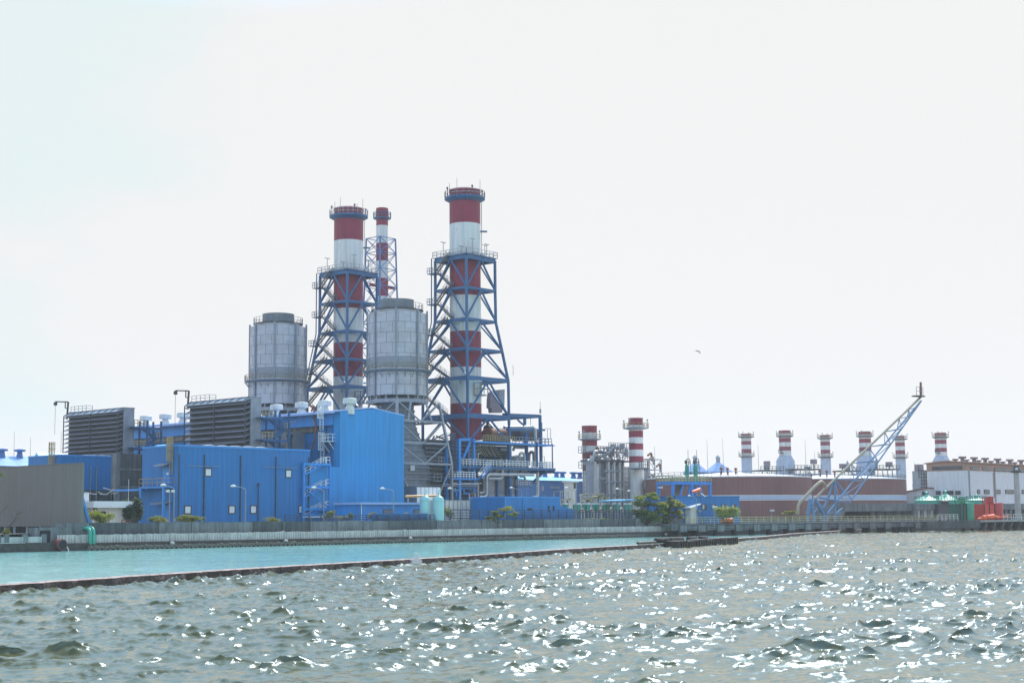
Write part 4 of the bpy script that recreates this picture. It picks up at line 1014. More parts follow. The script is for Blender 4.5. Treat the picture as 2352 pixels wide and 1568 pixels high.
# white lagged pipes
for (pts, r, d, m) in (
    (((1380, 280), (1520, 285), (1520, 470)), .33, -5, 'lagging'),
    (((1590, 300), (1600, 245), (1760, 250)), .36, -4, 'lagging'),
    (((1690, 420), (1700, 340), (1770, 345), (1775, 520)), .36, -5.6, 'lagging'),
    (((1840, 540), (1850, 330), (1920, 320), (1930, 560)), .4, -3.6, 'steel_grey'),
    (((1950, -60), (1955, 200), (1955, 560)), .36, -6.2, 'lagging'),
    (((1410, 580), (1415, 755), (1280, 757), (1180, 757)), .38, -6.4, 'lagging'),
    (((1030, 1055), (1130, 1055), (1155, 1010), (1155, 690), (1300, 690), (1920, 695)), .38, -6.7, 'lagging'),
    (((1030, 990), (1120, 990), (1125, 740), (1090, 740)), .36, -6.2, 'lagging'),
    (((1985, 640), (1990, 1055), (1900, 1060)), .42, -6.0, 'lagging'),
    (((1700, 720), (1780, 725), (1790, 870)), .3, -5, 'lagging'),
    (((1190, 605), (1850, 615)), .2, -6.3, 'lagging'), (((1190, 630), (1840, 640)), .16, -6.0, 'steel_grey'), (((1190, 660), (1840, 668)), .18, -5.8, 'lagging'),
    (((430, 850), (1020, 850), (1020, 1130)), .14, -7.2, 'lagging'), (((440, 880), (1000, 880), (1000, 1130)), .14, -7.0, 'steel_grey'), (((560, 830), (1070, 835)), .12, -6.9, 'lagging'),
    (((730, 590), (735, 640), (780, 645)), .14, -6.4, 'lagging'),
    (((820, 400), (830, 560)), .3, -4, 'steel_grey'), (((1010, 330), (1010, 460)), .22, -5, 'lagging'), (((990, 345), (1050, 345)), .2, -5, 'lagging'),
    (((1410, 515), (1590, 520), (1800, 525)), .34, -6.3, 'lagging'),
    (((1600, 400), (1650, 380), (1660, 540)), .25, -5.5, 'lagging'),
    (((1480, 440), (1490, 560)), .16, -6.4, 'white'), (((1390, 430), (1390, 560)), .08, -6.6, 'white')):
    MB().bent([hp(x, y, d) for x, y in pts], r*.8, r*2.2, 8).build('pipe', M[m], t, 40)
MB().bent([zp7(880, 715, -4.5), zp7(1100, 712, -4.5), zp7(1122, 735, -4.5), zp7(1125, 800, -4.5)], .34, 1.0, 10).build('pipe', M['lagging'], t, 40)
# sun-catching sloping tubes between the decks
for k in range(10):
    x = 965 + k*34; L0 = 190 + (k % 3)*8
    MB().tube([hp(x, L0, -3.2), hp(x+110-6*(k % 2), L0+170+10*(k % 4), -3.2)], .12, 6).build('sloping_tube', M['tan_pipe'], t)
for k in range(5):
    x = 780 + k*34; MB().tube([hp(850+k*30, 345+k*6, -4.0), hp(845+k*28, 395, -4.0)], .1, 6).build('sloping_tube', M['tan_pipe'], t)
# caged service ladder, cable trunk
p = hp(590, 20, -6.6); q = hp(590, 830, -6.6); cage_ladder(t, 'ladder', (q.z, p.z), .1, M['navy'], p.x, -6.6, (0, -1), 1.0)
for (x, y0, y1, d) in ((1650, 380, 560, -4.4), (1720, 470, 560, -6.2), (1620, 440, 560, -6.3), (1560, 450, 560, -5.0)):
    p, q = hp(x, y0, d), hp(x, y1, d); MB().lathe([(.2, q.z), (.45, q.z+.1), (.45, q.z+.5), (.2, q.z+.7), (.16, p.z-.3), (.4, p.z-.2), (.4, p.z), (.1, p.z+.1)], (p.x, d), 10).build('valve', M['steel_grey'], t)
for (x, y0, y1) in ((2060, 395, 570), (2100, 395, 570)): p, q = hp(x, y0, -3), hp(x, y1, -3); MB().beam((q.x, -3, q.z), (q.x, -3, p.z), .08).beam((p.x, -3, p.z), (p.x-.7, -3, p.z), .08).build('lamp_bracket', M['steel_grey'], t)
for (x, y0, y1) in ((2200, -60, 110), (2150, -60, 110)): p, q = hp(x, y0, -3), hp(x, y1, -3); MB().beam((q.x, -3, q.z), (q.x, -3, p.z), .08).beam((p.x, -3, p.z), (p.x-.9, -3, p.z), .08).build('lamp_bracket', M['steel_grey'], t)
# platforms and braces between silencer and boiler
for (x0, x1, y) in ((300, 420, 785), (375, 470, 515)):
    p, q = hp(x0, y, -7.6), hp(x1, y, -7.6); g = MB().box(p.x, q.x, -7.6, -5.4, p.z-.15, p.z).build('side_platform', M['steel_grey'], t)
    MB().rail([(p.x, -7.5, p.z), (q.x, -7.5, p.z)], 1.2, 1.0, .045, (.5, 1)).build('platform_railing', M['steel_grey'], g)
for (a_, b_2) in (((180, 330), (330, 200)), ((240, 330), (360, 235)), ((200, 250), (300, 60)), ((330, 60), (500, 130)), ((300, 110), (480, 20)), ((380, 100), (600, 30))):
    MB().beam(hp(*a_, -4), hp(*b_2, -4), .22).build('brace', M['navy'], t)
for (y) in (20, 60, 100): MB().beam(hp(480, y, -5.5), hp(640, y, -5.5), .12).build('cable_tray', M['steel_grey'], t)
# ground level pipework
fr_ = MB()
for x in (560, 640, 930): p = hp(x, 905, -7); fr_.beam((p.x, -7, -.2), (p.x, -7, p.z), .3)
fr_.beam(hp(700, 915, -7), hp(930, 915, -7), .35); fr_.build('pipe_portal', M['blue_steel'], t)
for (pts, m) in ((((600, 960), (660, 960), (660, 1040)), 'blue_bright'), (((780, 930), (780, 1000), (850, 1000)), 'blue_bright'), (((870, 1000), (870, 1130)), 'lagging'), (((900, 990), (920, 990), (920, 1130)), 'rust'), (((955, 1000), (980, 1130)), 'lagging')):
    MB().bent([hp(x, y, -7.4) for x, y in pts], .14, .4).build('pipe', M[m], t, 40)

# ---- panel house, panel tank, cyan vessels, orange pipe
f = Frame(955, 274); t = thing('panel_house', f, 'small white panelled house between the silver duct frame and the cyan vessels', 'equipment house')
p = f.N(*h8(10, 885)); q = f.N(*h8(400, 1080))
MB().box(p.x, q.x, 0, 4, -.2, p.z).build('body', M['steel_grey'], t)
for k in range(6):
    for j in range(2):
        x0 = p.x + (q.x-p.x)*k/6+.08; x1 = p.x + (q.x-p.x)*(k+1)/6-.08; z0 = 2.6*j*.9+.6; z0, z1_ = (p.z*.5+.1, p.z-.15) if j else (.3, p.z*.5-.1)
        MB().box(x0, x1, -.06, .02, z0, z1_).build('panel', M['white'], t)
f = Frame(1021, 272); t = thing('panel_tank', f, 'grey panelled water tank with stained grid seams left of the long low blue building', 'water tank')
p = f.N(*h8(470, 1105)); q = f.N(*h8(885, 1105))
MB().box(p.x, q.x, 0, 5, -.2, p.z).build('tank_body', M['cream'], t)
mb = MB()
for k in range(7): x = p.x + (q.x-p.x)*k/6; mb.box(x-.06, x+.06, -.09, .01, 0, p.z)
for k in range(4): z = p.z*k/3; mb.box(p.x, q.x, -.07, .01, z-.05, z+.05)
mb.build('seam_flange', M['steel_grey'], t)
for i, (zx0, zx1, lab) in enumerate(((217, 300, 'pale cyan upright pressure vessel with domed top, nearest the flat-roofed annex'), (323, 407, 'pale cyan upright pressure vessel with domed top, right of its twin and slightly greener'))):
    c = z7((zx0+zx1)/2, 1300); f = Frame(c[0], 257); t = thing('pressure_vessel', f, lab, 'pressure vessel', 'cyan pressure vessels on the quay')
    r_ = (zx1-zx0)/2/3.4136*257/F; zt_ = f.zt(z7(0, 1247)[1], c[0])
    MB().lathe([(r_, -.2), (r_, zt_-.75), (r_*.93, zt_-.5), (r_*.72, zt_-.25), (r_*.4, zt_-.08), (.02, zt_)], n=36, cap0=True).build('shell', M['cyan_tank'], t, 40)
    MB().bent([(0, 0, zt_-.1), (0, 0, zt_+.75), (.35, 0, zt_+.95), (.5, 0, zt_+.6)], .09, .2).lathe([(.1, zt_+.25), (.22, zt_+.3), (.22, zt_+.4), (.1, zt_+.45)], (0, 0), 10).build('vent_pipe', M['cyan_tank'], t)
    mb = MB().lathe([(r_, .25), (r_+.05, .3), (r_+.05, .45), (r_, .5)], n=36, cap1=False).lathe([(r_, zt_-.95), (r_+.03, zt_-.93), (r_+.03, zt_-.85), (r_, zt_-.83)], n=36, cap1=False).build('band', M['cyan_tank'], t)
f = Frame(965, 262); t = thing('pipe_run', f, 'straight orange pipe running behind the two cyan vessels', 'pipe')
p, q = f.N(*z7(105, 1255)), f.N(*z7(345, 1250)); MB().tube([p, q], .2, 10).build('pipe', M['orange_pipe'], t, 40)
for x in (p.x+.6, (p.x+q.x)/2, q.x-.6): MB().beam((x, 0, -.2), (x, 0, p.z-.2), .2).build('support', M['steel_grey'], t)

# ---- long low blue building
f = Frame(1160, 272); t = thing('workshop_building', f, 'long low blue building with three tiny dark vents under the boiler decks', 'building')
hb = f.zt(1141, 1160); Lb = f.N(1287, 1160).x; Wb = f.U(1080, 1160).y
MB().box(0, Lb, 0, Wb, -.2, hb).build('wall', M['blue'], t)
MB().box(-.06, Lb+.06, -.06, .1, hb-.1, hb+.12).box(-.06, .1, .1, Wb, hb-.1, hb+.12).build('parapet_cap', M['blue_trim'], t)
MB().box(-.1, .1, -.12, -.02, 0, hb).build('corner_trim', M['blue_trim'], t)
for (x, y, w_, h_) in ((1080, 1358, .6, .22), (1229, 1352, .22, .5), (1267, 1350, .22, .5)): p = f.N(*z7(x, y)); MB().box(p.x-w_, p.x+w_, -.05, .03, p.z-h_, p.z+h_).build('vent_opening', M['black'], t)
for x in (1025,): p = f.N(*z7(x, 1300)); MB().tube([(p.x, -.1, hb), (p.x, -.1, 0)], .06, 6).build('downpipe', M['blue_trim'], t)
p = f.N(*r1(355, 1145)); q = f.N(*r1(500, 1190)); MB().prism([(Lb, 0, -.2), (q.x, 0, -.2), (q.x, 0, q.z), (Lb, 0, p.z)], (0, 4, 0)).build('lean_to', M['blue'], t)

# ---- far blue shed with ventilators
f = Frame(1215, 395); t = thing('far_shed', f, 'hazy blue long shed with a row of roof ventilators beyond the boiler decks', 'building')
p = f.N(*h8(1840, 780)); q = f.N(*r1(605, 870)); rr_ = f.N(*h8(1840, 760))
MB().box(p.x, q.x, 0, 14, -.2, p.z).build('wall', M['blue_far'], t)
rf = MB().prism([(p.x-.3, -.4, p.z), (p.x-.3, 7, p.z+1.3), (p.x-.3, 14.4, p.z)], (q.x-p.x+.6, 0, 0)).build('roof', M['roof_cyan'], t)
for zx in (115, 185, 310, 375, 495, 565):
    a = f.N(*r1(zx, 850), y=7)
    MB().lathe([(.9, p.z+.9), (.55, p.z+1.8), (.6, p.z+2.2), (1.05, p.z+2.25), (1.1, p.z+2.7), (.3, p.z+2.8)], (a.x, 7), 14).build('ventilator', M['blue_far'], rf)
for zx in (220, 330): a = f.N(*r1(zx, 900)); MB().box(a.x-.06, a.x+.06, -.08, 0, 0, p.z).build('downpipe', M['blue_trim'], t)
a, b = f.N(*r1(238, 935)), f.N(*r1(345, 960)); MB().box(a.x, b.x, -.06, .02, b.z, a.z).build('faded_sign_band', M['steel_grey'], t)
a, b = f.N(*r1(150, 930)), f.N(*r1(170, 985)); MB().box(a.x, b.x, -.06, .02, b.z, a.z).build('door', M['lagging'], t)
f = Frame(r1(500, 1000)[0], 372); t = thing('stair_shaft', f, 'slim cream shaft with flat cap standing before the far blue shed', 'shaft')
a, b = f.N(*r1(478, 880)), f.N(*r1(528, 1030)); MB().box(a.x, b.x, 0, 2.5, -.2, a.z-.3).build('body', M['cream'], t); MB().box(a.x-.3, b.x+.6, -.3, 2.8, a.z-.3, a.z).build('cap', M['cream'], t)
a, b = f.N(*r1(495, 900)), f.N(*r1(520, 960)); MB().box(a.x, b.x, -.05, .02, b.z, a.z).build('window', M['glass_dark'], t)
f = Frame(r1(350, 1060)[0], 300); t = thing('scaffold', f, 'white open scaffold frame over the end of the low blue building', 'frame')
a, b = f.N(*r1(350, 990)), f.N(*r1(440, 1100)); mb = MB()
for x in (a.x, b.x):
    for y in (0, 1.6): mb.beam((x, y, -.2), (x, y, a.z), .12)
for z in (a.z, a.z*.75): mb.beam((a.x, 0, z), (b.x, 0, z), .12).beam((a.x, 1.6, z), (b.x, 1.6, z), .12).beam((a.x, 0, z), (a.x, 1.6, z), .12).beam((b.x, 0, z), (b.x, 1.6, z), .12)
mb.beam((a.x, 0, a.z*.5), (b.x, 0, a.z), .1); mb.build('frame_tube', M['lagging'], t)

# ================================================================== second power block
f = Frame(1340, 402)
def stackpx(fr, name, label, zx0, zx1, ztop, bands, ring, zf, wide, mats, flare=True, base=None, group=None, D=None, parent=None):
    """round stack from its sighted edges; bands = sighted band edges from the top"""
    cx = (zf(zx0, 0)[0] + zf(zx1, 0)[0]) / 2; D = D or fr.D
    g = Frame(cx, D); t = thing(name, g, label, 'chimney', group)
    R = (zf(zx1, 0)[0] - zf(zx0, 0)[0]) / 2 * D / F
    zz = lambda zy: Z(zf(0, zy)[1], D, cx) - GZ
    prof = [(R*1.02, base if base is not None else -.2)]; mis = []
    ys = bands[::-1]
    for i, y in enumerate(ys): prof.append((R, zz(y))); mis.append((len(ys)-i) % 2 if True else 0)
    prof += [(R*1.0, zz(ztop+10)), (R*1.05 if flare else R, zz(ztop)), (R*.9, zz(ztop)), (R*.9, zz(ztop)-1.5), (.1, zz(ztop)-1.5)]; mis += [0]*5
    MB().lathe(prof, n=36, mis=mis).build('shell', mats, t, 30)
    if ring:
        for (ry, ro) in ring:
            zc = zz(ry); cp = MB().lathe([(R, zc-.5), (R+ro-.05, zc-.2), (R+ro, zc-.2), (R+ro, zc), (R, zc)], n=20, cap1=False).build('ring_platform', M['dark_steel'] if wide else M['steel_grey'], t)
            MB().ringrail((0, 0), R+ro-.05, zc, 1.2, 14, .05).build('ring_railing', M['tan'], cp)
            for a in (.2, 1.8, 3.3, 4.9): x, y = (R+ro)*math.cos(a), (R+ro)*math.sin(a); MB().beam((x, y, zc), (x, y, zc+1.9), .09).lathe([(.05, zc+1.6), (.2, zc+1.7), (.2, zc+2.1), (.05, zc+2.2)], (x, y), 8).build('warning_lamp', M['steel_grey'], cp)
    return t, g, R, zz
def ladder_up(t, R, z0, z1_, ang, m):
    c, s_ = math.cos(ang), math.sin(ang); mb = MB(); q = R + .9
    for o_ in (-.35, .35): mb.beam((q*c-o_*s_, q*s_+o_*c, z0), (q*c-o_*s_, q*s_+o_*c, z1_), .1)
    z = z0
    while z < z1_: mb.beam((q*c+.35*s_, q*s_-.35*c, z), (q*c-.35*s_, q*s_+.35*c, z), .08); mb.beam((R*c, R*s_, z), (q*c, q*s_, z), .06); z += 1.1
    mb.build('ladder', m, t)
t, g, R, zz = stackpx(f, 'chimney', 'short rust-streaked red and white chimney left of the silver pipework block', 600, 765, 280, [355, 430, 498, 565, 635, 700, 765], [(420, 1.0)], r1, False, [M['red_rust'], M['white_rust']], base=-.2)
ladder_up(t, R, 2, zz(430), math.radians(190), M['rust'])
for zy in (575, 740): zc = zz(zy); MB().box(-R-1.6, -R+.6, -1, 1, zc-.12, zc).rail([(-R-1.5, -1, zc), (-R-1.5, 1, zc)], 1.6, .8, .06).build('side_platform', M['steel_grey'], t, rot=math.radians(0))
t, g, R, zz = stackpx(f, 'chimney', 'short red and white chimney right of the silver pipework block, the taller of its pair', 1113, 1270, 195, [270, 335, 405, 472, 540, 610, 678], [(300, 1.5)], r1, False, [M['red'], M['white_band']], base=-.2)
ladder_up(t, R, 2, zz(300), math.radians(5), M['steel_grey'])
for zy in (465,): zc = zz(zy); MB().box(-R-1.2, -R+.6, -1, 1, zc-.12, zc).build('side_platform', M['steel_grey'], t)
zc = zz(735); MB().box(-R-1.6, R*.5, -R-1.6, -R*.3, zc-.5, zc-.2).rail([(-R-1.5, -R-1.5, zc-.2), (R*.5, -R-1.5, zc-.2)], 1.8, .8, .07).build('side_platform', M['dark_steel'], t)

f = Frame(1358, 394); t = thing('silver_boiler', f, 'silver clad boiler with tall vertical pipes standing between two short banded chimneys', 'boiler plant')
def rp1(x, y, d=0): return f.N(*r1(x, y), y=d)
a, b = rp1(680, 640, 1), rp1(830, 640, 1)
MB().box(a.x, b.x, 1, 2.6, -.2, a.z).build('casing', M['grey_galv'], t)
a, b = rp1(825, 640, 2), rp1(1035, 640, 2); MB().box(a.x, b.x, 2, 5, -.2, a.z).build('casing', M['steel_grey'], t)
a, b = rp1(1032, 722, .2), rp1(1292, 722, .2)
cs = MB().box(a.x, b.x, .2, 4, -.2, a.z).build('casing', M['lagging'], t)
mb = MB()
for k in range(13): z = a.z*(k+.5)/13; mb.box(a.x, b.x, .08, .2, z-.09, z+.09)
for k in range(5): x = a.x+(b.x-a.x)*k/4; mb.box(x-.15, x+.15, .04, .2, 0, a.z)
mb.build('casing_rib', M['grey_galv'], cs)
p, q = rp1(1185, 855, 0), rp1(1270, 892, 0)
for k in range(4): x = p.x+(q.x-p.x)*k/4; MB().box(x, x+(q.x-p.x)*.18, .0, .1, q.z, p.z).build('louvre', M['dark_steel'], t)
for i, zx in enumerate((690, 715, 740, 760, 845, 862, 885, 905, 925, 945, 968, 985, 1005, 1024)):
    p = rp1(zx, 620 + (i*37) % 90, .6 - (i % 3)*.4); r_ = .5 if zx < 770 else .24 + .1*(i % 3)
    MB().tube([(p.x, p.y-.3, -.2), (p.x, p.y-.3, p.z)], r_, 10).build('pipe', M['lagging'] if i % 3 else M['steel_grey'], t, 40)
for (x0, x1, y) in ((830, 1030, 770), (830, 1030, 890), (840, 1020, 1030), (770, 850, 850), (650, 720, 660)):
    p, q = rp1(x0, y, -.8), rp1(x1, y, -.8); MB().beam(p, q, .2, .4).build('tie_beam', M['grey_galv'], t)
for (pts, r_) in ((((715, 640), (720, 555), (760, 555)), .3), (((650, 660), (690, 640), (690, 600)), .35), (((700, 670), (720, 600), (800, 600)), .3)):
    MB().bent([rp1(x, y, -.4) for x, y in pts], r_, .9).build('pipe', M['lagging'], t, 40)
# top deck, clutter of silencers, pipes and railings
p, q = rp1(735, 640, -1), rp1(1118, 620, -1)
dk = MB().box(p.x, q.x, -1, 4, p.z-.5, p.z-.1).build('deck', M['dark_steel'], t)
MB().rail([(p.x, -.9, p.z), (q.x, -.9, p.z)], 1.4, 1.2, .07, (.5, 1)).build('deck_railing', M['steel_grey'], dk)
p2, q2 = rp1(760, 548, 1), rp1(1118, 548, 1); MB().box(p2.x, q2.x, 1, 4, p2.z-.3, p2.z).rail([(p2.x, 1, p2.z), (q2.x, 1, p2.z)], 1.2, 1.2, .06).build('deck', M['steel_grey'], t)
rg = random.Random(4)
for k in range(26):
    zx = rg.uniform(745, 1105); y0 = rg.uniform(555, 620); d = rg.uniform(0, 5); p = rp1(zx, y0, d); kind = k % 3
    if kind == 0: MB().bent([p, p+Vector((rg.uniform(1, 3), 0, 0)), p+Vector((rg.uniform(3, 4), 0, rg.uniform(-2, 2)))], .16+.15*rg.random(), .5).build('pipe', M[rg.choice(['lagging', 'steel_grey', 'rust'])], t, 40)
    elif kind == 1: h_ = rg.uniform(1, 2.6); MB().lathe([(.3, p.z-1), (.5, p.z-.8), (.5, p.z+h_-1), (.2, p.z+h_-.7)], (p.x, d), 10).build('valve', M[rg.choice(['steel_grey', 'rust', 'lagging'])], t, 40)
    else: MB().beam(p, rp1(zx+rg.uniform(-40, 40), y0+70, d), .18).build('brace', M['steel_grey'], t)
for (x0, x1, y0) in ((905, 942, 478), (1000, 1020, 475), (1022, 1044, 472), (820, 835, 523), (862, 882, 528), (968, 985, 495)):
    p, q = rp1(x0, y0, 3), rp1(x1, y0+55, 3); MB().lathe([((q.x-p.x)/2*.5, p2.z), ((q.x-p.x)/2*.5, q.z), ((q.x-p.x)/2, q.z), ((q.x-p.x)/2, p.z), (.1, p.z)], ((p.x+q.x)/2, 3), 14).build('vent_silencer', M['grey_galv'], t, 30)
p3, q3 = rp1(880, 505, 2), rp1(1075, 500, 2); MB().box(p3.x, q3.x, 2, 6, p3.z-.2, p3.z-.05).rail([(p3.x, 2, p3.z), (q3.x, 2, p3.z)], 1.1, 1.0, .06).build('deck', M['steel_grey'], t)
for k in range(6): x = p3.x+(q3.x-p3.x)*k/5; MB().beam((x, 2, p2.z), (x, 2, p3.z), .14).build('deck_post', M['steel_grey'], t)
for k in range(6): a = rp1(880+k*28, 640, -.8); b = rp1(880+(k+1)*28, 640+70*((k+1) % 2), -.8); MB().beam(rp1(880+k*28, 640+70*(k % 2), -.8), b, .16).build('brace', M['dark_steel'], t)
# ground level pipe rack in front
for k in range(9): p = rp1(575+k*28, 1030+(k*13) % 30, -3); MB().lathe([(.25, -.2), (.25, p.z-.4), (.5, p.z-.3), (.5, p.z), (.2, p.z+.1)], (p.x, -3), 8).build('valve', M['lagging'], t, 40)
p, q = rp1(570, 1025, -3), rp1(830, 1020, -3); MB().tube([p, q], .2, 8).tube([p-Vector((0, 0, .9)), q-Vector((0, 0, .9))], .2, 8).build('pipe', M['tan_pipe'], t)
f = Frame(r1(1370, 800)[0], 408); t = thing('scaffold_tower', f, 'grey and rusty open scaffold tower right of the taller short chimney', 'scaffold')
a, b = f.N(*r1(1305, 640)), f.N(*r1(1450, 640)); mb = MB()
xs = [a.x, (a.x+b.x)/2, b.x]
for x in xs:
    for y in (0, 4): mb.beam((x, y, -.2), (x, y, a.z), .22)
for k in range(5):
    z = a.z - k*(a.z-6)/4
    for y in (0, 4): mb.beam((a.x, y, z), (b.x, y, z), .16)
    for x in xs: mb.beam((x, 0, z), (x, 4, z), .16)
    if k < 4:
        z2_ = a.z-(k+1)*(a.z-6)/4; mb.beam((xs[0], 0, z), (xs[1], 0, z2_), .12).beam((xs[2], 0, z), (xs[1], 0, z2_), .12)
mb.build('frame_tube', M['steel_grey'], t)
for (x, y, m) in ((1305, 600, 'rust'), (1325, 640, 'tan_pipe'), (1320, 830, 'tan_pipe'), (1400, 720, 'rust')): p = f.N(*r1(x, y), y=1); MB().bent([p, p+Vector((1.6, 0, .8)), p+Vector((1.8, 0, -1.5))], .3, .6).build('pipe', M[m], t, 40)

# ---- cooling units in a row
xs = [(420, 1150), (548, 1150), (650, 1150), (755, 1150), (868, 1150), (980, 1150), (1105, 1150)]
words_ = ['leftmost', 'second', 'third', 'middle', 'fifth', 'sixth', 'rightmost']
FU = Frame(r1(548, 1180)[0], 318)
for i, (zx, zy) in enumerate(xs):
    p = FU.N(*r1(zx, 1118)); w_ = FU.world(p.x, 0)
    t = empty('cooling_unit', (w_.x, w_.y, GZ), TH, 'green framed cooling unit with tan hopper, %s of the row behind the blue rails' % words_[i], 'cooling unit', 'green cooling units behind the rail fence')
    h_ = p.z
    for x in (-.5, .5):
        for y in (0, .9): MB().beam((x, y, -.2), (x, y, h_-.6), .2).build('leg', M['green_dk'], t)
    MB().box(-.6, .6, -.1, 1.0, h_-1.5, h_-.3).build('cabinet', M['green_pipe'], t)
    MB().box(-.7, .7, -.2, 1.1, h_-.3, h_).build('fan_cover', M['white'], t)
    MB().prism([(.6, .2, h_-1.6), (1.9, .2, h_-.9), (2.1, .2, h_-1.0), (2.1, .2, h_-2.0), (.6, .2, h_-2.0)], (0, 1.2, 0)).build('hopper', M['tan_pipe'], t)
f = Frame(r1(1070, 1085)[0], 322); t = thing('canopy_roof', f, 'small bright blue sloping canopy left of the big waterside tree', 'canopy')
p, q = f.N(*r1(975, 1090)), f.N(*r1(1165, 1080)); MB().prism([(p.x, 0, p.z-.2), (q.x, 0, q.z-.2), (q.x, 0, q.z+.1), (p.x, 0, p.z+.05)], (0, 5, 0)).build('sheet', M['roof_cyan'], t)
for x in (p.x+.4, q.x-.4): MB().beam((x, .4, -.2), (x, .4, p.z-.2), .2).build('post', M['steel_grey'], t)

# ================================================================== brown tanks
def oil_tank(px, D, ytop, Rm, label, valves, lad):
    f = Frame(px, D); t = thing('storage_tank', f, label, 'storage tank', 'brown oil storage tanks')
    zt_ = Z(ytop, D-Rm, px)-GZ
    zs0, zs1 = Z(1148, D-Rm, px)-GZ, Z(1137.5, D-Rm, px)-GZ
    MB().lathe([(Rm, -.3), (Rm, zs0), (Rm, zs1), (Rm, zt_)], n=120, mis=[0, 1, 0], cap1=False).build('shell', [M['brown_tank'], M['stripe']], t, 30)
    mb = MB().lathe([(Rm, zs0-.1), (Rm+.06, zs0-.08), (Rm+.06, zs0+.05), (Rm, zs0+.07)], n=120, cap1=False).lathe([(Rm, zs1-.07), (Rm+.06, zs1-.05), (Rm+.06, zs1+.08), (Rm, zs1+.1)], n=120, cap1=False)
    mb.build('stripe_edge', M['white'], t)
    mb = MB()
    for k in range(1, 6): z = zt_*k/6; mb.lathe([(Rm+.001, z-.03), (Rm+.015, z-.02), (Rm+.015, z+.02), (Rm+.001, z+.03)], n=120, cap1=False)
    mb.build('weld_seam', M['brown_tank'], t)
    MB().lathe([(Rm+.12, zt_-.25), (Rm+.12, zt_+.02), (Rm*.5, zt_+.9), (.2, zt_+1.5)], n=96).build('roof', M['white_roof'], t, 30)
    MB().ringrail((0, 0), Rm-.1, zt_, 1.15, 64, .045).build('roof_railing', M['steel_grey'], t)
    for px_, h_ in valves:
        p = f.N(px_, 1085, y=-Rm*.45); MB().lathe([(.22, zt_+.3), (.22, zt_+1.0), (.4, zt_+1.05), (.4, zt_+1.2), (.2, zt_+1.25), (.2, zt_+1.6), (.42, zt_+1.7), (.42, zt_+2.0), (.15, zt_+2.25)], (p.x, -Rm*.45), 14).build('roof_vent', M['rust_pipe'], t, 30)
    a = lad; c, s_ = math.cos(a), math.sin(a); mb = MB(); q = Rm+.3
    for o_ in (-.9, .9): mb.beam((q*c-o_*s_, q*s_+o_*c, 0), (q*c-o_*s_, q*s_+o_*c, zt_+1), .14)
    z = .5
    while z < zt_: mb.beam((q*c+.9*s_, q*s_-.9*c, z), (q*c-.9*s_, q*s_+.9*c, z), .09); z += 2.2
    mb.build('ladder', M['rust_pipe'], t)
    return t
oil_tank(1674, 398, 1092.5, 21.4, 'huge brown round tank with pale stripe and white roof, in front of its twin', ((1657, 0), (1671, 0), (1690, 0)), math.radians(-90+40))
oil_tank(1906, 440, 1097.5, 21.6, 'huge brown round tank with pale stripe, partly behind the blue lattice boom', ((1884, 0), (1899, 0), (1917, 0)), math.radians(-90+52))

# ---- green tanks on blue stand
f = Frame(1541, 322, PT); t = thing('tank_stand', f, 'blue braced steel stand with yellow railing and stair before the brown tank', 'tank stand')
p, q = f.N(*r1(1563, 885)), f.N(*r1(1990, 885)); zt_ = p.z; q0 = f.N(*r1(1563, 830)); Wd = 4.5
for x in (p.x+.3, (p.x+q.x)/2, q.x-.3):
    for y in (0, Wd): MB().beam((x, y, -.2), (x, y, zt_-.5), .5).build('leg', M['blue_bright'], t)
dk = MB().box(p.x, q.x, -.3, Wd+.3, zt_-.6, zt_).build('deck', M['blue_bright'], t)
MB().rail([(p.x, -.25, zt_), (q.x, -.25, zt_), (q.x, Wd+.25, zt_), (p.x, Wd+.25, zt_), (p.x, -.25, zt_)], 1.2, 1.0, .06, (.33, .66, 1)).build('railing', M['yellow'], dk)
for (x0, x1) in ((p.x+.3, p.x+3.4), (q.x-.3, q.x-3.4)): MB().beam((x1, 0, zt_-.6), (x0 if x0 < x1 else x0, 0, 1.2), .3).build('brace', M['blue_bright'], t)
MB().beam(((p.x+q.x)/2-.3, 0, zt_-.8), (p.x+3, 0, 1.5), .3).build('brace', M['blue_bright'], t)
for k in range(2):
    s1 = MB(); a_, b_ = f.N(*r1(1720, 905), y=1), f.N(*r1(1600, 1060), y=1); stair(s1, (a_.x, 1.2+k*1.4, a_.z), (b_.x, 1.2+k*1.4, b_.z-1), (0, .9, 0), 0, 0); s1.build('stair_flight', M['tan'], t)
for x in (1740, 1840, 1870): p_ = f.N(*r1(x, 900), y=.6); MB().tube([(p_.x, .6, -.2), (p_.x, .6, zt_)], .12, 8).build('pipe', M['lagging'], t)
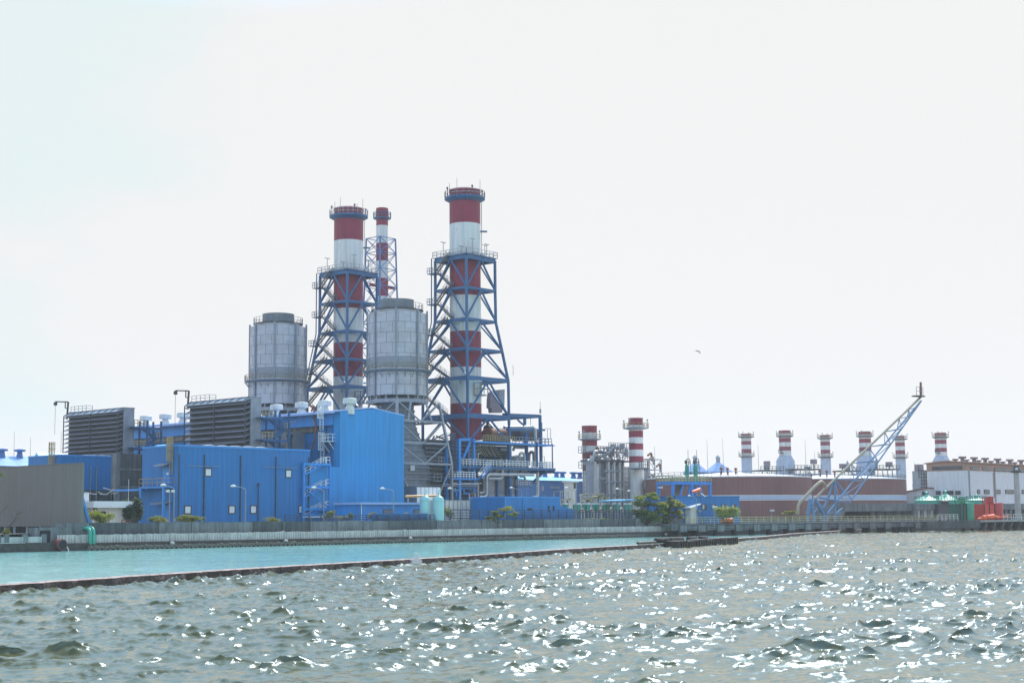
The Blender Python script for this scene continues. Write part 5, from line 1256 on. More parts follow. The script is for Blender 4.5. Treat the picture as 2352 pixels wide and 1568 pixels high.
for i, (zx0, zx1, lab) in enumerate(((1710, 1755, 'green upright tank on the blue stand, the left one'), (1800, 1850, 'green upright tank on the blue stand, the right one'))):
    c = f.N(*r1((zx0+zx1)/2, 800), y=2.2); w_ = f.world(c.x, 2.2); g = empty('chemical_tank', (w_.x, w_.y, GZ+zt_), PT, lab, 'tank', 'green tanks on the blue stand')
    r_ = (zx1-zx0)/2/4.7414*325/F; hh_ = f.N(*r1(zx0, 700), y=2.2).z - zt_
    MB().lathe([(r_, 0), (r_, hh_-.4), (r_*.8, hh_-.1), (.1, hh_)], n=28, cap0=True).build('shell', M['green'], g, 40)
    MB().bent([(-r_*.5, 0, hh_-.2), (-r_*.5, 0, hh_+.8), (-r_*1.1, 0, hh_+.9), (-r_*1.2, 0, hh_+.2)], .12, .3).build('vent_pipe', M['green_dk'], g)
    MB().rail([(-r_, -r_, hh_), (r_, -r_, hh_), (r_, r_, hh_)], 1.2, 1, .05).tube([(r_*.9, 0, hh_), (r_*.9, 0, hh_+3.2)], .05, 6).build('top_rail', M['dark_steel'], g)
    MB().beam((r_+.35, -.3, 0), (r_+.35, -.3, hh_+.8), .07).beam((r_+.35, .3, 0), (r_+.35, .3, hh_+.8), .07).build('ladder', M['dark_steel'], g)

# ---- blue control house with four windows
f = Frame(1603, 312, PT); t = thing('control_house', f, 'blue flat-roofed house with four dark windows behind the white hut', 'building')
p, q = f.N(*r2(205, 985)), f.N(*r2(725, 988)); lf = f.N(*r2(-60, 1010))
MB().box(lf.x, q.x, 0, 9, -.2, p.z).box(lf.x-.1, q.x+.1, -.1, 9.1, p.z, p.z+.18).build('wall', M['blue'], t)
for zx in (295, 417, 538, 657):
    a, b = f.N(*r2(zx-26, 1080)), f.N(*r2(zx+28, 1140))
    w_ = MB().box(a.x-.08, b.x+.08, -.08, .02, b.z-.08, a.z+.08).build('window', M['dark_steel'], t)
    MB().box(a.x+.05, (a.x+b.x)/2-.05, -.12, -.06, b.z+.05, a.z-.05).build('pane', M['lagging'], w_); MB().box((a.x+b.x)/2+.05, b.x-.05, -.12, -.06, b.z+.05, a.z-.05).build('pane', M['glass_dark'], w_)
# ---- white hut
f = Frame(1586, 309, TH); t = thing('guard_hut', f, 'small white hut with sloping white roof at the seawall end', 'hut')
wd = f.U(*r1(1670, 1250)).y; ln = f.N(*r1(1845, 1250)).x; zf_ = f.U(*r1(1670, 1350)).z; zr_ = f.U(*r1(1672, 1172)).z
MB().box(0, ln, 0, wd, zf_-.3, zr_-.1).build('wall', M['cream'], t)
zA_ = f.N(*r1(1880, 1152)).z
MB().prism([(-.6, -.6, zr_-.05), (ln+.7, -.6, zr_+.7), (ln+.7, -.6, zr_+.85), (-.6, -.6, zr_+.12)], (0, wd+1.2, 0)).build('roof', M['white_roof'], t)
MB().prism([(0, .01, zr_-.2), (ln, .01, zr_-.2), (ln, .01, zr_+.6), (0, .01, zr_-.05)], (0, wd-.02, 0)).build('gable', M['white'], t)
a = f.U(*r1(1695, 1225)); MB().box(-.05, .02, a.y-.15, a.y+.2, a.z-.2, a.z+.25).build('meter_box', M['dark_steel'], t)
a = f.U(*r1(1693, 1265)); MB().box(-.05, .02, a.y-.5, a.y+.5, a.z-.7, a.z+.5).build('window', M['grey_galv'], t)
a = f.N(*r1(1850, 1205)); MB().box(ln-.4, ln+1.1, -.5, -.1, a.z-.2, a.z+.15).build('floodlight', M['steel_grey'], t)
# ---- windsock
f = Frame(r1(1890, 1060)[0], 304); t = thing('windsock', f, 'orange windsock on a slim leaning mast in front of the blue stand', 'windsock')
a, b = f.N(*r1(1912, 1260)), f.N(*r1(1868, 980)); MB().tube([(a.x, 0, -.2), (b.x, 0, b.z)], .06, 6).build('mast', M['dark_steel'], t)
c = f.N(*r1(1785, 995)); MB().tube([b+Vector((0, 0, .1)), b.lerp(c, .3)+Vector((0, 0, .05)), b.lerp(c, .7), c], [.42, .36, .27, .18], 12).build('sock', M['orange'], t, 40)
a, b = f.N(*r1(1930, 1048)), f.N(*r1(1880, 1010)); MB().tube([a, b], .1, 6).build('strut', M['white'], t)

# ---- pyramid roofs far behind
for i, (ax, ay, x0, x1, by, lab) in enumerate(((200, 545, 90, 330, 690, 'pale blue pyramid roof far off behind the left green tank'), (483, 545, 350, 620, 690, 'pale blue pyramid roof far off, right of the green tanks'))):
    cx = r2(ax, 0)[0]; D = 640; f = Frame(cx, D, math.radians(20)); t = thing('pyramid_hall', f, lab, 'building', 'pale blue pyramid roofed halls')
    hw = (x1-x0)/2/5.3332*D/F; z0, zt_ = Z(r2(0, by)[1], D, cx)-GZ, Z(r2(0, ay)[1], D, cx)-GZ
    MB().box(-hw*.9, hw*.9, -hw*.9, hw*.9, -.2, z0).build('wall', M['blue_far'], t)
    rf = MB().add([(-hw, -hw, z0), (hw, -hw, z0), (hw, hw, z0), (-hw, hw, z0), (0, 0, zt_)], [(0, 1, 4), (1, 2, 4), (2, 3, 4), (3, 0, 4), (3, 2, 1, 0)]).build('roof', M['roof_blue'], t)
    MB().lathe([(.9, zt_-1), (.9, zt_+1.2), (1.3, zt_+1.3), (.1, zt_+2.4)], n=8).build('finial', M['steel_grey'], rf)
    MB().prism([(-hw*.28, -hw*.72, z0), (hw*.28, -hw*.72, z0), (hw*.28, -hw*.72, z0+1.8), (0, -hw*.72, z0+3.4), (-hw*.28, -hw*.72, z0+1.8)], (0, 2.5, 0)).build('dormer', M['roof_blue'], rf)

# ================================================================== distant chimney rows
thin = [(r2, 775, 897, 215, [243, 305, 350, 403, 452], 252, 490, 'leftmost of the three thin far banded chimneys, right of the pyramid roofs'),
        (r2, 1750, 1867, 230, [257, 313, 360, 411, 458], 268, 497, 'middle one of the three thin far banded chimneys, left of the lattice boom'),
        (r3, 810, 925, 240, [270, 322, 368, 418, 465], 278, 503, 'rightmost of the three thin far banded chimneys, right of the lattice boom')]
for zf, a, b, top, bands, ry, ry2, lab in thin:
    t, g, R, zz = stackpx(None, 'chimney', lab, a, b, top, bands, [(ry, 1.2), (ry2, 1.2)], zf, True, [M['red'], M['white_band']], flare=False, base=-.2, D=640, group='thin far chimneys')
    MB().lathe([(R*1.06, -.2), (R*1.06, zz(ry2+8))], n=36, cap1=False).build('lower_shaft', M['fat_grey'], t, 30)
    ladder_up(t, R, 4, zz(ry), math.radians(0), M['tan'])
fat = [(r2, 1240, 1385, 175, [213, 268, 320, 372, 422], 243, 'wide far chimney flaring into a pale duct, over the front brown tank'),
       (r3, 365, 510, 188, [228, 278, 328, 380, 428], 243, 'wide far chimney flaring into a pale duct, crossed by the lattice boom'),
       (r3, 1300, 1440, 203, [245, 290, 340, 388, 438], 255, 'wide far chimney flaring out behind the white hall gable')]
for zf, a, b, top, bands, ry, lab in fat:
    t, g, R, zz = stackpx(None, 'chimney', lab, a, b, top, bands, [(ry, 1.0)], zf, True, [M['red'], M['white_band']], flare=False, base=zz(475) if False else 20, D=600, group='wide far chimneys on flared ducts')
    zk, zw = zz(480), zz(548)
    def sq(hw, z, pw): return [(hw*math.cos(q)/(abs(math.cos(q))**pw+abs(math.sin(q))**pw)**(1/pw), hw*math.sin(q)/(abs(math.cos(q))**pw+abs(math.sin(q))**pw)**(1/pw), z) for q in [2*math.pi*k/32 for k in range(32)]]
    MB().loft([sq(R*1.22, -.2, 9), sq(R*1.22, zw, 9), sq(R*1.02, zk, 2)]).build('flared_duct', M['fat_grey'], t, 30)
    MB().lathe([(R+.01, zz(475)-.3), (R+.03, zz(475)), (R+.01, zz(475)+.2)], n=32, cap1=False).build('joint_band', M['white_band'], t)
    zc = zz(448); MB().box(-R-1.5, -R+.4, -.8, .8, zc-.2, zc).rail([(-R-1.4, -.8, zc), (-R-1.4, .8, zc)], 1.3, .8, .07).build('side_platform', M['dark_steel'], t, rot=0)
# boiler clutter round the wide chimneys
def clutter(zf, spans, D, label, sd_):
    c = zf((spans[0][0]+spans[-1][1])/2, 660); f = Frame(c[0], D, math.radians(20)); t = thing('distant_boiler', f, label, 'boiler plant', 'distant boiler tops')
    rg = random.Random(sd_)
    for (x0, x1, y0, y1) in spans:
        p, q = f.N(*zf(x0, y0)), f.N(*zf(x1, y1))
        MB().box(p.x, q.x, 0, 6, -.2, q.z).build('casing', M['fat_grey'], t)
        MB().box(p.x-1, q.x+1, -.5, 7, p.z-.5, p.z).rail([(p.x-1, -.5, p.z), (q.x+1, -.5, p.z)], 1.3, 1.6, .08).build('deck', M['dark_steel'], t)
        n = max(3, int((q.x-p.x)/1.8))
        for k in range(n+1): x = p.x+(q.x-p.x)*k/n; MB().beam((x, 0, q.z-3), (x, 0, p.z), .25).build('deck_post', M['steel_grey'], t)
        for k in range(max(2, n//2)):
            x = rg.uniform(p.x, q.x); h_ = rg.uniform(1.5, 5); r_ = rg.uniform(.5, 1.2)
            if k % 2: MB().box(x-r_, x+r_, 2, 4, p.z+h_*.5, p.z+h_*.5+1.8).beam((x, 3, p.z), (x, 3, p.z+h_*.5), .3).build('vent_silencer', M['slate'], t)
            else: MB().lathe([(r_, p.z-.2), (r_, p.z+h_*.6), (r_*.4, p.z+h_*.8), (.1, p.z+h_)], (x, 3), 12).build('tank', M['steel_grey'], t, 30)
        for k in range(n): x = rg.uniform(p.x, q.x-2); z = rg.uniform(q.z-2, p.z); MB().bent([(x, -.3, z), (x+1.5, -.3, z), (x+1.6, -.3, z-2)], .2, .5).build('pipe', M['lagging'], t)
clutter(r2, [(1010, 1235, 655, 700), (1420, 1700, 640, 700)], 590, 'distant dark boiler top decks just above the front brown tank roof', 11)
clutter(r3, [(150, 350, 660, 715), (560, 800, 640, 720)], 590, 'distant dark boiler top decks just above the second brown tank roof', 12)
f = Frame(r3(1100, 800)[0], 520, math.radians(20)); t = thing('distant_boiler', f, 'dark far boiler frame squeezed against the white hall gable', 'boiler plant', 'distant boiler tops')
p, q = f.N(*r3(1040, 665)), f.N(*r3(1172, 880)); MB().box(p.x+2.2, q.x, 0, 6, -.2, p.z).build('casing', M['steel_grey'], t)
mb = MB()
for k in range(8): z = q.z-2+(p.z-q.z+2)*k/7; mb.beam((p.x, -1, z), (q.x, -1, z), .25)
for k in range(5): x = p.x+(q.x-p.x)*k/4; mb.beam((x, -1, 0), (x, -1, p.z+(1.5 if k == 0 else 0)), .25)
mb.build('frame_tube', M['dark_steel'], t)
a = f.N(*r3(1107, 630)); MB().box(a.x-1.2, a.x+1.2, 1, 3, a.z-1.2, a.z+1.2).beam((a.x, 2, p.z), (a.x, 2, a.z), .4).build('vent_silencer', M['slate'], t)
a = f.N(*r3(1010, 830)); mb = MB()
for k in range(3): mb.beam((a.x-2+k*1.3, -2, -.2), (a.x-2+k*1.3, -2, a.z+k), .3)
mb.build('side_post', M['steel_grey'], t)
# lightning masts
masts = [(28, 990, 1056, 420, 'far left'), (66, 1003, 1050, 420, 'second from the left'), (136.5, 990, 1045, 330, 'right of the grey screen'), (r1(1395, 0)[0], 1024, 1090, 420, 'beside the scaffold tower'),
         (r2(355, 0)[0], 1008.5, 1090, 380, 'left of the three red roof vents'), (r2(548, 0)[0], 1006, 1086, 470, 'above the pyramid roof'), (r2(982, 0)[0], 1021, 1090, 560, 'between the first thin and first wide chimney'), (r2(1563, 0)[0], 1009, 1088, 560, 'right of the first wide far chimney'), (r2(1675, 0)[0], 1036, 1090, 560, 'left of the middle thin far chimney'), (r3(757, 0)[0], 1060, 1090, 560, 'left of the rightmost thin far chimney'), (r3(1035, 0)[0], 1060, 1090, 520, 'beside the white hall gable')]
for px, y0, y1, D, lab in masts:
    f = Frame(px, D); t = thing('lightning_mast', f, 'slim grey lightning mast, the one %s' % lab, 'mast', 'lightning masts over the plant')
    h_ = f.zt(y0, px); r_ = .07*D/400
    MB().tube([(0, 0, -.2), (0, 0, h_*.6), (-.1, 0, h_)], [r_*1.6, r_, r_*.55], 8).build('pole', M['steel_grey'], t, 40)
    MB().lathe([(r_*2.6, -.2), (r_*2.6, .5), (r_*1.6, .7)], n=10).build('footing', M['concrete'], t)

# ================================================================== white hall at the right
f = Frame(r3(1668, 700)[0], 432, TH); t = thing('white_hall', f, 'long white hall with brown upper band and double row of roof ventilators, far right', 'building')
he = f.zt(r3(0, 556)[1], r3(1668, 0)[0]); hb = f.zt(r3(0, 660)[1], r3(1668, 0)[0]); Wh = f.U(*r3(1163, 600)).y; Lh2 = 95
ry_ = Wh/2; rz2 = f.U(*r3(1400, 541), x=0).z
MB().box(0, Lh2, 0, Wh, -.3, hb).build('wall', M['hall_white'], t)
MB().prism([(-.12, -.12, hb), (-.12, Wh+.12, hb), (-.12, Wh+.12, he-.3), (-.12, ry_, rz2-.3), (-.12, -.12, he-.3)], (Lh2, 0, 0)).build('upper_band', M['hall_brown'], t)
rf = MB().prism([(-.6, -.7, he-.3), (-.6, ry_, rz2-.3), (-.6, Wh+.7, he-.3), (-.6, Wh+.7, he), (-.6, ry_, rz2), (-.6, -.7, he)], (Lh2, 0, 0)).build('roof', M['hall_brown'], t)
def hv(par, x, y, z, s_):
    MB().lathe([(1.2*s_, z-1), (1.0*s_, z+.6*s_), (1.0*s_, z+1.4*s_), (1.9*s_, z+1.5*s_), (2.0*s_, z+1.7*s_), (2.0*s_, z+2.5*s_), (1.7*s_, z+2.7*s_), (.3, z+2.8*s_)], (x, y), 18).build('ventilator', M['slate'], par, 40)
for zx in (1597, 1740, 1875, 2027, 2177, 2313): p = f.N(*r3(zx, 530), y=ry_*.8); hv(rf, p.x, ry_*.8, he+(rz2-he)*.8, .56)
for zx in (1510, 1645, 1795, 1945, 2090, 2235): p = f.N(*r3(zx, 530), y=ry_*1.5); hv(rf, p.x, ry_*1.5, he+(rz2-he)*.5, .45)
def hwin(x0, x1, y0, y1, face):
    a, b = (f.U(*r3(x0, y0)), f.U(*r3(x1, y1))) if face == 'U' else (f.N(*r3(x0, y0)), f.N(*r3(x1, y1)))
    if face == 'U':
        w_ = MB().box(-.2, -.02, b.y, a.y, b.z, a.z).build('window', M['dark_steel'], t); MB().box(-.24, -.18, b.y+.15, a.y-.15, b.z+.15, a.z-.15).build('pane', M['glass_dark'], w_)
    else:
        w_ = MB().box(a.x, b.x, -.2, -.02, b.z, a.z).build('window', M['dark_steel'], t); MB().box(a.x+.15, b.x-.15, -.24, -.18, b.z+.15, a.z-.15).build('pane', M['glass_dark'], w_)
a, b = f.U(*r3(1225, 645)), f.U(*r3(1598, 655)); w_ = MB().box(-.24, -.05, b.y, a.y, hb+.3, hb+1.3).build('window', M['dark_steel'], t); MB().box(-.28, -.22, b.y+.2, a.y-.2, hb+.4, hb+1.2).build('pane', M['glass_dark'], w_)
for x0, x1 in ((1690, 1785), (1835, 1925), (1980, 2420)): a, b = f.N(*r3(x0, 640)), f.N(*r3(x1, 640)); w_ = MB().box(a.x, b.x, -.24, -.05, hb+.15, hb+1.05).build('window', M['dark_steel'], t); MB().box(a.x+.15, b.x-.15, -.28, -.22, hb+.25, hb+.95).build('pane', M['glass_dark'], w_)
for x0, x1 in ((1272, 1335), (1360, 1490), (1510, 1576)): hwin(x0, x1, 912, 960, 'U')
for x0, x1 in ((1775, 1810), (1858, 1925), (1995, 2062), (2118, 2248), (2320, 2400)): hwin(x0, x1, 898, 950, 'N')
for zx in (1672, 1985): p = f.N(*r3(zx, 700)); MB().tube([(p.x, -.2, hb), (p.x, -.2, 0)], .16, 8).build('downpipe', M['steel_grey'], t)
p = f.N(*r3(1975, 720)); MB().box(p.x-.35, p.x+.3, -.05, 0, hb*.45, hb-.4).build('rust_stain', M['hall_brown'], t)
g = Frame(r3(1182, 950)[0], 436, TH); t = thing('side_annex', g, 'low white annex with dark red sloping roof edge left of the white hall', 'building')
a, b = g.U(*r3(1180, 885)), g.U(*r3(890, 935)); MB().prism([(0, 0, -.2), (0, b.y, -.2), (0, b.y, b.z), (0, 0, a.z)], (9, 0, 0)).build('wall', M['hall_white'], t)
MB().prism([(-.3, -.3, a.z+.02), (-.3, b.y+.3, b.z+.02), (-.3, b.y+.3, b.z+.35), (-.3, -.3, a.z+.35)], (9.5, 0, 0)).build('roof', M['rust'], t)
a, b = g.U(*r3(1103, 922)), g.U(*r3(1180, 968)); w_ = MB().box(-.15, .02, b.y, a.y, b.z, a.z).build('window', M['dark_steel'], t); MB().box(-.19, -.13, b.y+.12, a.y-.12, b.z+.12, a.z-.12).build('pane', M['glass_dark'], w_)
# ================================================================== quay edge
def framed(o, rot, z=0.0):
    f = Frame.__new__(Frame); f.o = (o[0], o[1]); f.rot = rot; f.z = z; f.c, f.s = math.cos(rot), math.sin(rot); f.D = o[1]; return f
FQ = framed(QO, TH, 0.0)
def sx(px, y=1225, v=0.0): return FQ.N(px, y, y=v).x
xa, xb = sx(141), sx(1592)
t = thing('seawall', FQ, 'dark stained concrete seawall behind the pale corrugated sheet fence', 'wall')
n = 26
for k in range(n):
    x0 = xa + (xb-xa)*k/n; x1 = xa + (xb-xa)*(k+1)/n - .03; ht = 3.62 + .05*math.sin(k*2.3)
    MB().box(x0, x1, 2.0, 2.5, -.8, ht).box(x0, x0+.28, 1.9, 2.0, 1.2, ht-.06).build('wall_panel', M['concrete_dk' if k % 5 in (1, 2) else 'concrete'], t)
MB().box(xa-.3, xb+1, .35, 2.0, -1.2, 1.02).box(xa-.3, xb+1, 2.0, 2.6, -1.2, -.8).build('footing_ledge', M['wet'], t)
t = thing('sheet_fence', FQ, 'pale corrugated sheet pile fence running along the foot of the dark seawall', 'fence')
secs = [xa, sx(524), sx(529), sx(653), sx(935), sx(1213), xb]
rg = random.Random(5)
for i, (a, b) in enumerate(zip(secs, secs[1:])):
    if i == 1: continue
    vs = []; fs = []; x = a; per = .46; k = 0
    while x < b:
        ztop = 2.08 + rg.uniform(-.035, .05) + (.12 if (i in (3, 4) and k < 2) else 0)
        for (dx, dy) in ((0, 0), (.14, 0), (.23, .16), (.37, .16), (.46, 0)):
            vs += [(x+dx, .95+dy, 1.0), (x+dx, .95+dy, ztop), (x+dx, 1.0+dy, ztop), (x+dx, 1.0+dy, 1.0)]
        x += per; k += 1
    m = MB(); nn = len(vs)//4
    for j in range(nn-1):
        q = j*4; r_ = (j+1)*4; fs += [(q, r_, r_+1, q+1), (q+1, r_+1, r_+2, q+2), (q+2, r_+2, r_+3, q+3)]
    m.add(vs, fs).build('fence_section', M['sheet'], t)
MB().prism([(secs[1]-.1, .9, 2.05), (secs[1]+.25, .9, 1.0), (secs[1]-.1, .9, 1.0)], (0, .05, 0)).prism([(secs[2]-.3, .9, 1.0), (secs[2]+.1, .9, 1.0), (secs[2]+.1, .9, 2.05)], (0, .05, 0)).build('torn_sheet', M['sheet'], t)
# armour units along the waterline
def armour_mesh(seed):
    r = random.Random(seed); mb = MB(); n_ = 7; R0, R1 = .17, .40; wv = .55
    outer = [(R1*math.cos(math.pi*k/n_), R1*math.sin(math.pi*k/n_)*1.15+.08) for k in range(n_+1)]
    inner = [(R0*math.cos(math.pi*k/n_), R0*math.sin(math.pi*k/n_)+.02) for k in range(n_+1)]
    poly = [(.40, -.35)] + outer + [(-.40, -.35), (-R0, -.35)] + inner[::-1] + [(R0, -.35)]
    poly = [(x+r.uniform(-.03, .03), z+r.uniform(-.03, .03)) for x, z in poly]
    for k in range(n_):
        a, b, c, d = outer[k], outer[k+1], inner[k+1], inner[k]
        j = lambda p: (p[0]+r.uniform(-.02, .02), p[1]+r.uniform(-.02, .02))
        q = [j(a), j(b), j(c), j(d)]
        mb.prism([(x, 0, z) for x, z in q], (0, wv, 0))
    mb.box(R0, R1, 0, wv, -.4, .08).box(-R1, -R0, 0, wv, -.4, .08)
    return mb
protos = []
xs0, xs1 = sx(206, 1255), sx(1480, 1232); x = xs0; k = 0
GAPS = [(sx(968), sx(979)), (sx(1140), sx(1146)), (sx(1212), sx(1220))]
while x < xs1:
    if not any(a < x < b for a, b in GAPS):
        if len(protos) < 5: o = armour_mesh(k).build('armour_block', M['armour']); protos.append(o)
        else: o = protos[k % 5].copy(); COL.objects.link(o)
        p = FQ.world(x, -.55 + rg.uniform(-.08, .08), .10 + rg.uniform(-.05, .05)); o.location = p
        o.rotation_euler = (rg.uniform(-.15, .15), rg.uniform(-.12, .12), TH + rg.uniform(-.1, .1))
        tag(o, 'small dark arched concrete armour block in the row along the quay waterline', 'armour block', 'arched armour blocks along the quay waterline')
    x += .80; k += 1
for px, lab in ((396, 'pale lump of stone on the ledge under the fence, furthest left'), (656, 'pale lump of stone on the ledge under the fence, left of centre'), (943, 'pale lump of stone on the ledge, below the cyan vessels'), (1530, 'pale lump of stone on the ledge below the big tree')):
    x = sx(px, 1240); mb = MB(); r = random.Random(px)
    bm = bmesh.new(); bmesh.ops.create_icosphere(bm, subdivisions=2, radius=.34)
    for v in bm.verts: v.co *= r.uniform(.8, 1.15); v.co.z *= .8
    me = bpy.data.meshes.new('stone'); bm.to_mesh(me); bm.free(); me.materials.append(M['concrete_lt']); o = bpy.data.objects.new('stone', me); COL.objects.link(o)
    o.location = FQ.world(x, .0, .75 if px != 1530 else .5); tag(o, lab, 'stone', 'pale stones on the quay ledge')
    MB().box(x-.4, x+.4, .1, .45, .2, .8)
# old quay stub at far left
t = thing('old_quay', FQ, 'low old quay with pale panels between concrete posts, left of the sheet fence', 'quay')
xl0 = sx(-90, 1255)
MB().box(xl0, xa-.3, .2, 2.4, -1.2, 1.18).build('base', M['wet'], t)
for pa, pb in ((-60, -2), (3, 14), (23, 59), (66, 100)): MB().box(sx(pa, 1245), sx(pb, 1245), .35, .6, 1.18, 1.95).build('panel', M['concrete_lt'], t)
for pp in (0, 18.5, 62, 105): x = sx(pp, 1245); MB().box(x-.28, x+.28, .22, .75, 1.0, 2.25).build('post', M['concrete'], t)
MB().box(xl0, sx(58, 1250), .1, .4, 1.14, 1.24).build('coping', M['concrete_lt'], t)
x0, x1 = sx(92, 1225), sx(176, 1225)
MB().box(x0, x1, 1.2, 3.0, -.5, 3.1).build('culvert_block', M['concrete'], t)
MB().box(x0+.7, x0+2.2, 1.1, 1.3, .6, 2.7).build('culvert_slot', M['black'], t)
f = framed(FQ.world(sx(139, 1252), -.25, 0), TH, 0.0); t = thing('outfall_pipe', f, 'rusty dark round outfall pipe at the left end of the sheet fence', 'pipe')
MB().tube([(0, 2, .85), (0, -.25, .85)], .72, 24).lathe([(.0, 0), (.001, .001)], n=3).build('pipe_barrel', M['rust_pipe'], t, 40)
MB().tube([(0, -.24, .85), (0, -.28, .85)], .6, 24).build('pipe_mouth', M['black'], t, 40)
MB().bent([(.6, -.3, .6), (.75, -.45, .2), (.75, -.5, -.1)], .07).build('trickle', M['lagging'], t)

# rail fences on the seawall
def rail_fence(pa, pb, hgt, bars, v, label, D=None):
    x0, x1 = sx(pa, 1200, v), sx(pb, 1200, v); f = framed(FQ.world(x0, v, 0), TH, 0.0); t = thing('rail_fence', f, label, 'fence')
    L_ = x1-x0; mb = MB()
    for k in range(bars): z = 3.5 + hgt*(k+1)/bars; MB().beam((0, 0, z), (L_, 0, z), .12).build('rail', M['navy'], t)
    n_ = int(L_/2.4)
    for k in range(n_+1): x = L_*k/n_; MB().beam((x, .08, 2.2), (x, .08, 3.5+hgt+.05), .14).build('post', M['navy'], t)
rail_fence(655, 1035, 1.0, 3, 2.9, 'dark blue rail fence on the seawall in front of the annex and stair tower')
rail_fence(1036, 1480, 1.75, 4, 3.1, 'taller dark blue rail fence on the seawall in front of the cooling units')

# ---- grey screen wall
f = Frame(184, 204, TH); t = thing('screen_wall', f, 'large grey olive corrugated screen wall on dark posts, far left edge', 'wall')
ztp = f.zt(1064, 184); zbt = f.zt(1207.5, 184); Ls = 24
MB().box(0, .35, 0, Ls, zbt, ztp).build('cladding', M['olive'], t)
MB().box(-.05, .4, -.05, Ls, ztp, ztp+.12).box(-.06, .41, -.10, .0, zbt-1.5, ztp).build('edge_trim', M['olive'], t)
for y in [f.U(*l8(xx, 1100)).y for xx in (590, 390, 200, 60)]: MB().beam((.2, y, -1), (.2, y, zbt), .22).build('post', M['steel_grey'], t)
MB().box(1.2, 1.6, .8, Ls, -1.5, zbt).build('back_panel', M['black'], t)
a = f.U(*l8(650, 1040)); MB().box(-.1, .3, .5, a.y, zbt-.25, zbt+.02).build('bottom_girt', M['dark_steel'], t)
# ---- blue raking brace
f = Frame(196, 208, TH); t = thing('raking_brace', f, 'bright blue steel raking brace between the grey screen and the guard house', 'brace')
MB().beam(f.N(*l8(1215, 540)), f.N(*l8(1355, 1060)), .34, .34).build('beam', M['blue_bright'], t)
p = f.N(*l8(1355, 1060)); MB().box(p.x-.4, p.x+.4, -.4, .4, p.z-.3, p.z-.05).build('base_plate', M['blue_steel'], t)
# ---- guard house
f = Frame(l8(1385, 0)[0], 217, TH); t = thing('guard_house', f, 'small white house with thick flat roof right of the grey screen', 'building')
hr = f.zt(l8(0, 676)[1], 211); hu = f.zt(l8(0, 775)[1], 211); Lr = f.N(*l8(2020, 700)).x; Wr = f.U(*l8(1215, 700)).y; Lw = f.N(*l8(1915, 900)).x
MB().box(.25, Lw, .3, Wr+4, -.2, hu).build('wall', M['cream'], t)
MB().box(0, Lr, -.35, Wr+4, hu, hr).build('roof', M['white'], t)
a, b = f.N(*l8(1452, 830)), f.N(*l8(1610, 885)); w_ = MB().box(a.x, b.x, .22, .32, b.z, a.z).build('window', M['dark_steel'], t); MB().box(a.x+.08, b.x-.08, .18, .24, b.z+.08, a.z-.08).build('pane', M['black'], w_)
a = f.N(*l8(1440, 805)); MB().box(a.x-.15, a.x+.25, -.1, .3, a.z-.15, a.z+.2).build('floodlight', M['dark_steel'], t)
mb = MB()
for k in range(9): y = .6 + k*.55; mb.box(.12, .25, y, y+.3, .2, hu-.4)
mb.build('shutter_slat', M['concrete_lt'], t)
f = Frame(l8(1285, 0)[0], 224, TH); t = thing('yard_gate', f, 'white barred gate panel standing above the guard house roof edge', 'gate')
a, b = f.N(*l8(1240, 560)), f.N(*l8(1330, 690)); mb = MB()
for k in range(6): x = a.x+(b.x-a.x)*k/5; mb.beam((x, 0, -.2), (x, 0, a.z), .1)
for z in (a.z, (a.z+b.z)/2, b.z): mb.beam((a.x, 0, z), (b.x, 0, z), .1)
mb.build('bars', M['white'], t)
f = Frame(l8(1930, 0)[0], 222, TH); t = thing('whip_aerial', f, 'thin pale whip aerial rising over the guard house roof', 'aerial')
MB().tube([(0, 0, 0), (0, 0, f.zt(l8(0, 345)[1], 294))], .04, 6).lathe([(.1, 0), (.1, .6), (.04, .7)], n=8).build('rod', M['lagging'], t)
f = Frame(l8(1830, 0)[0], 212, TH); t = thing('guard_rail', f, 'short rusty pink guard rail beside the pale shrub at the guard house', 'rail')
a, b = f.N(*l8(1835, 960)), f.N(*l8(1970, 1030)); MB().rail([(a.x, 0, b.z), (b.x, 0, b.z)], a.z-b.z, .9, .05).beam((a.x, 0, -.2), (a.x, 0, b.z), .1).beam((b.x, 0, -.2), (b.x, 0, b.z), .1).build('rail_frame', M['rust'], t)
# ---- green pipes
for i, (xx, top, lab) in enumerate(((1360, 1062, 'bright green bent pipe over the sheet fence, the left one'), (1410, 1050, 'bright green bent pipe over the sheet fence, the right one'))):
    f = framed(FQ.world(sx(l8(xx, 0)[0], 1230, .55), .55, 0), TH, 0.0); t = thing('water_pipe', f, lab, 'pipe', 'green bent pipes at the left')
    zt_ = Z(l8(0, top)[1], f.o[1], 208)
    MB().bent([(-.1, 3.4, zt_-.22), (0, 0, zt_-.22), (0, 0, .75)], .23, .8, 14).build('pipe_run', M['green_pipe'], t, 60)
    MB().lathe([(.23, .9), (.33, .9), (.33, 1.02), (.23, 1.02)], n=14).build('flange', M['green_pipe'], t)
# ---- far left shed with ventilators
f = Frame(20, 330, TH); t = thing('far_shed', f, 'hazy pale roofed shed with two mushroom ventilators above the grey screen', 'building')
z_ = f.zt(1053, 20); MB().box(-25, 14, 0, 14, -.2, z_-1.6).build('wall', M['blue_far'], t); rf = MB().prism([(-25, -.5, z_-1.6), (-25, 7, z_+.9), (-25, 14.5, z_-1.6)], (39.5, 0, 0)).build('roof', M['roof_blue'], t)
for zx in (45, 480): a = f.N(zx/9.8/1.0884, 1052, y=6); MB().lathe([(.9, z_), (.55, z_+1.6), (.6, z_+1.9), (1.2, z_+1.95), (1.3, z_+2.3), (.3, z_+2.5)], (a.x, 6), 14).build('ventilator', M['blue_far'], rf)
MB().box(4, 15, -1.2, -.1, -.2, z_-1.9).build('dark_bay', M['dark_steel'], t)

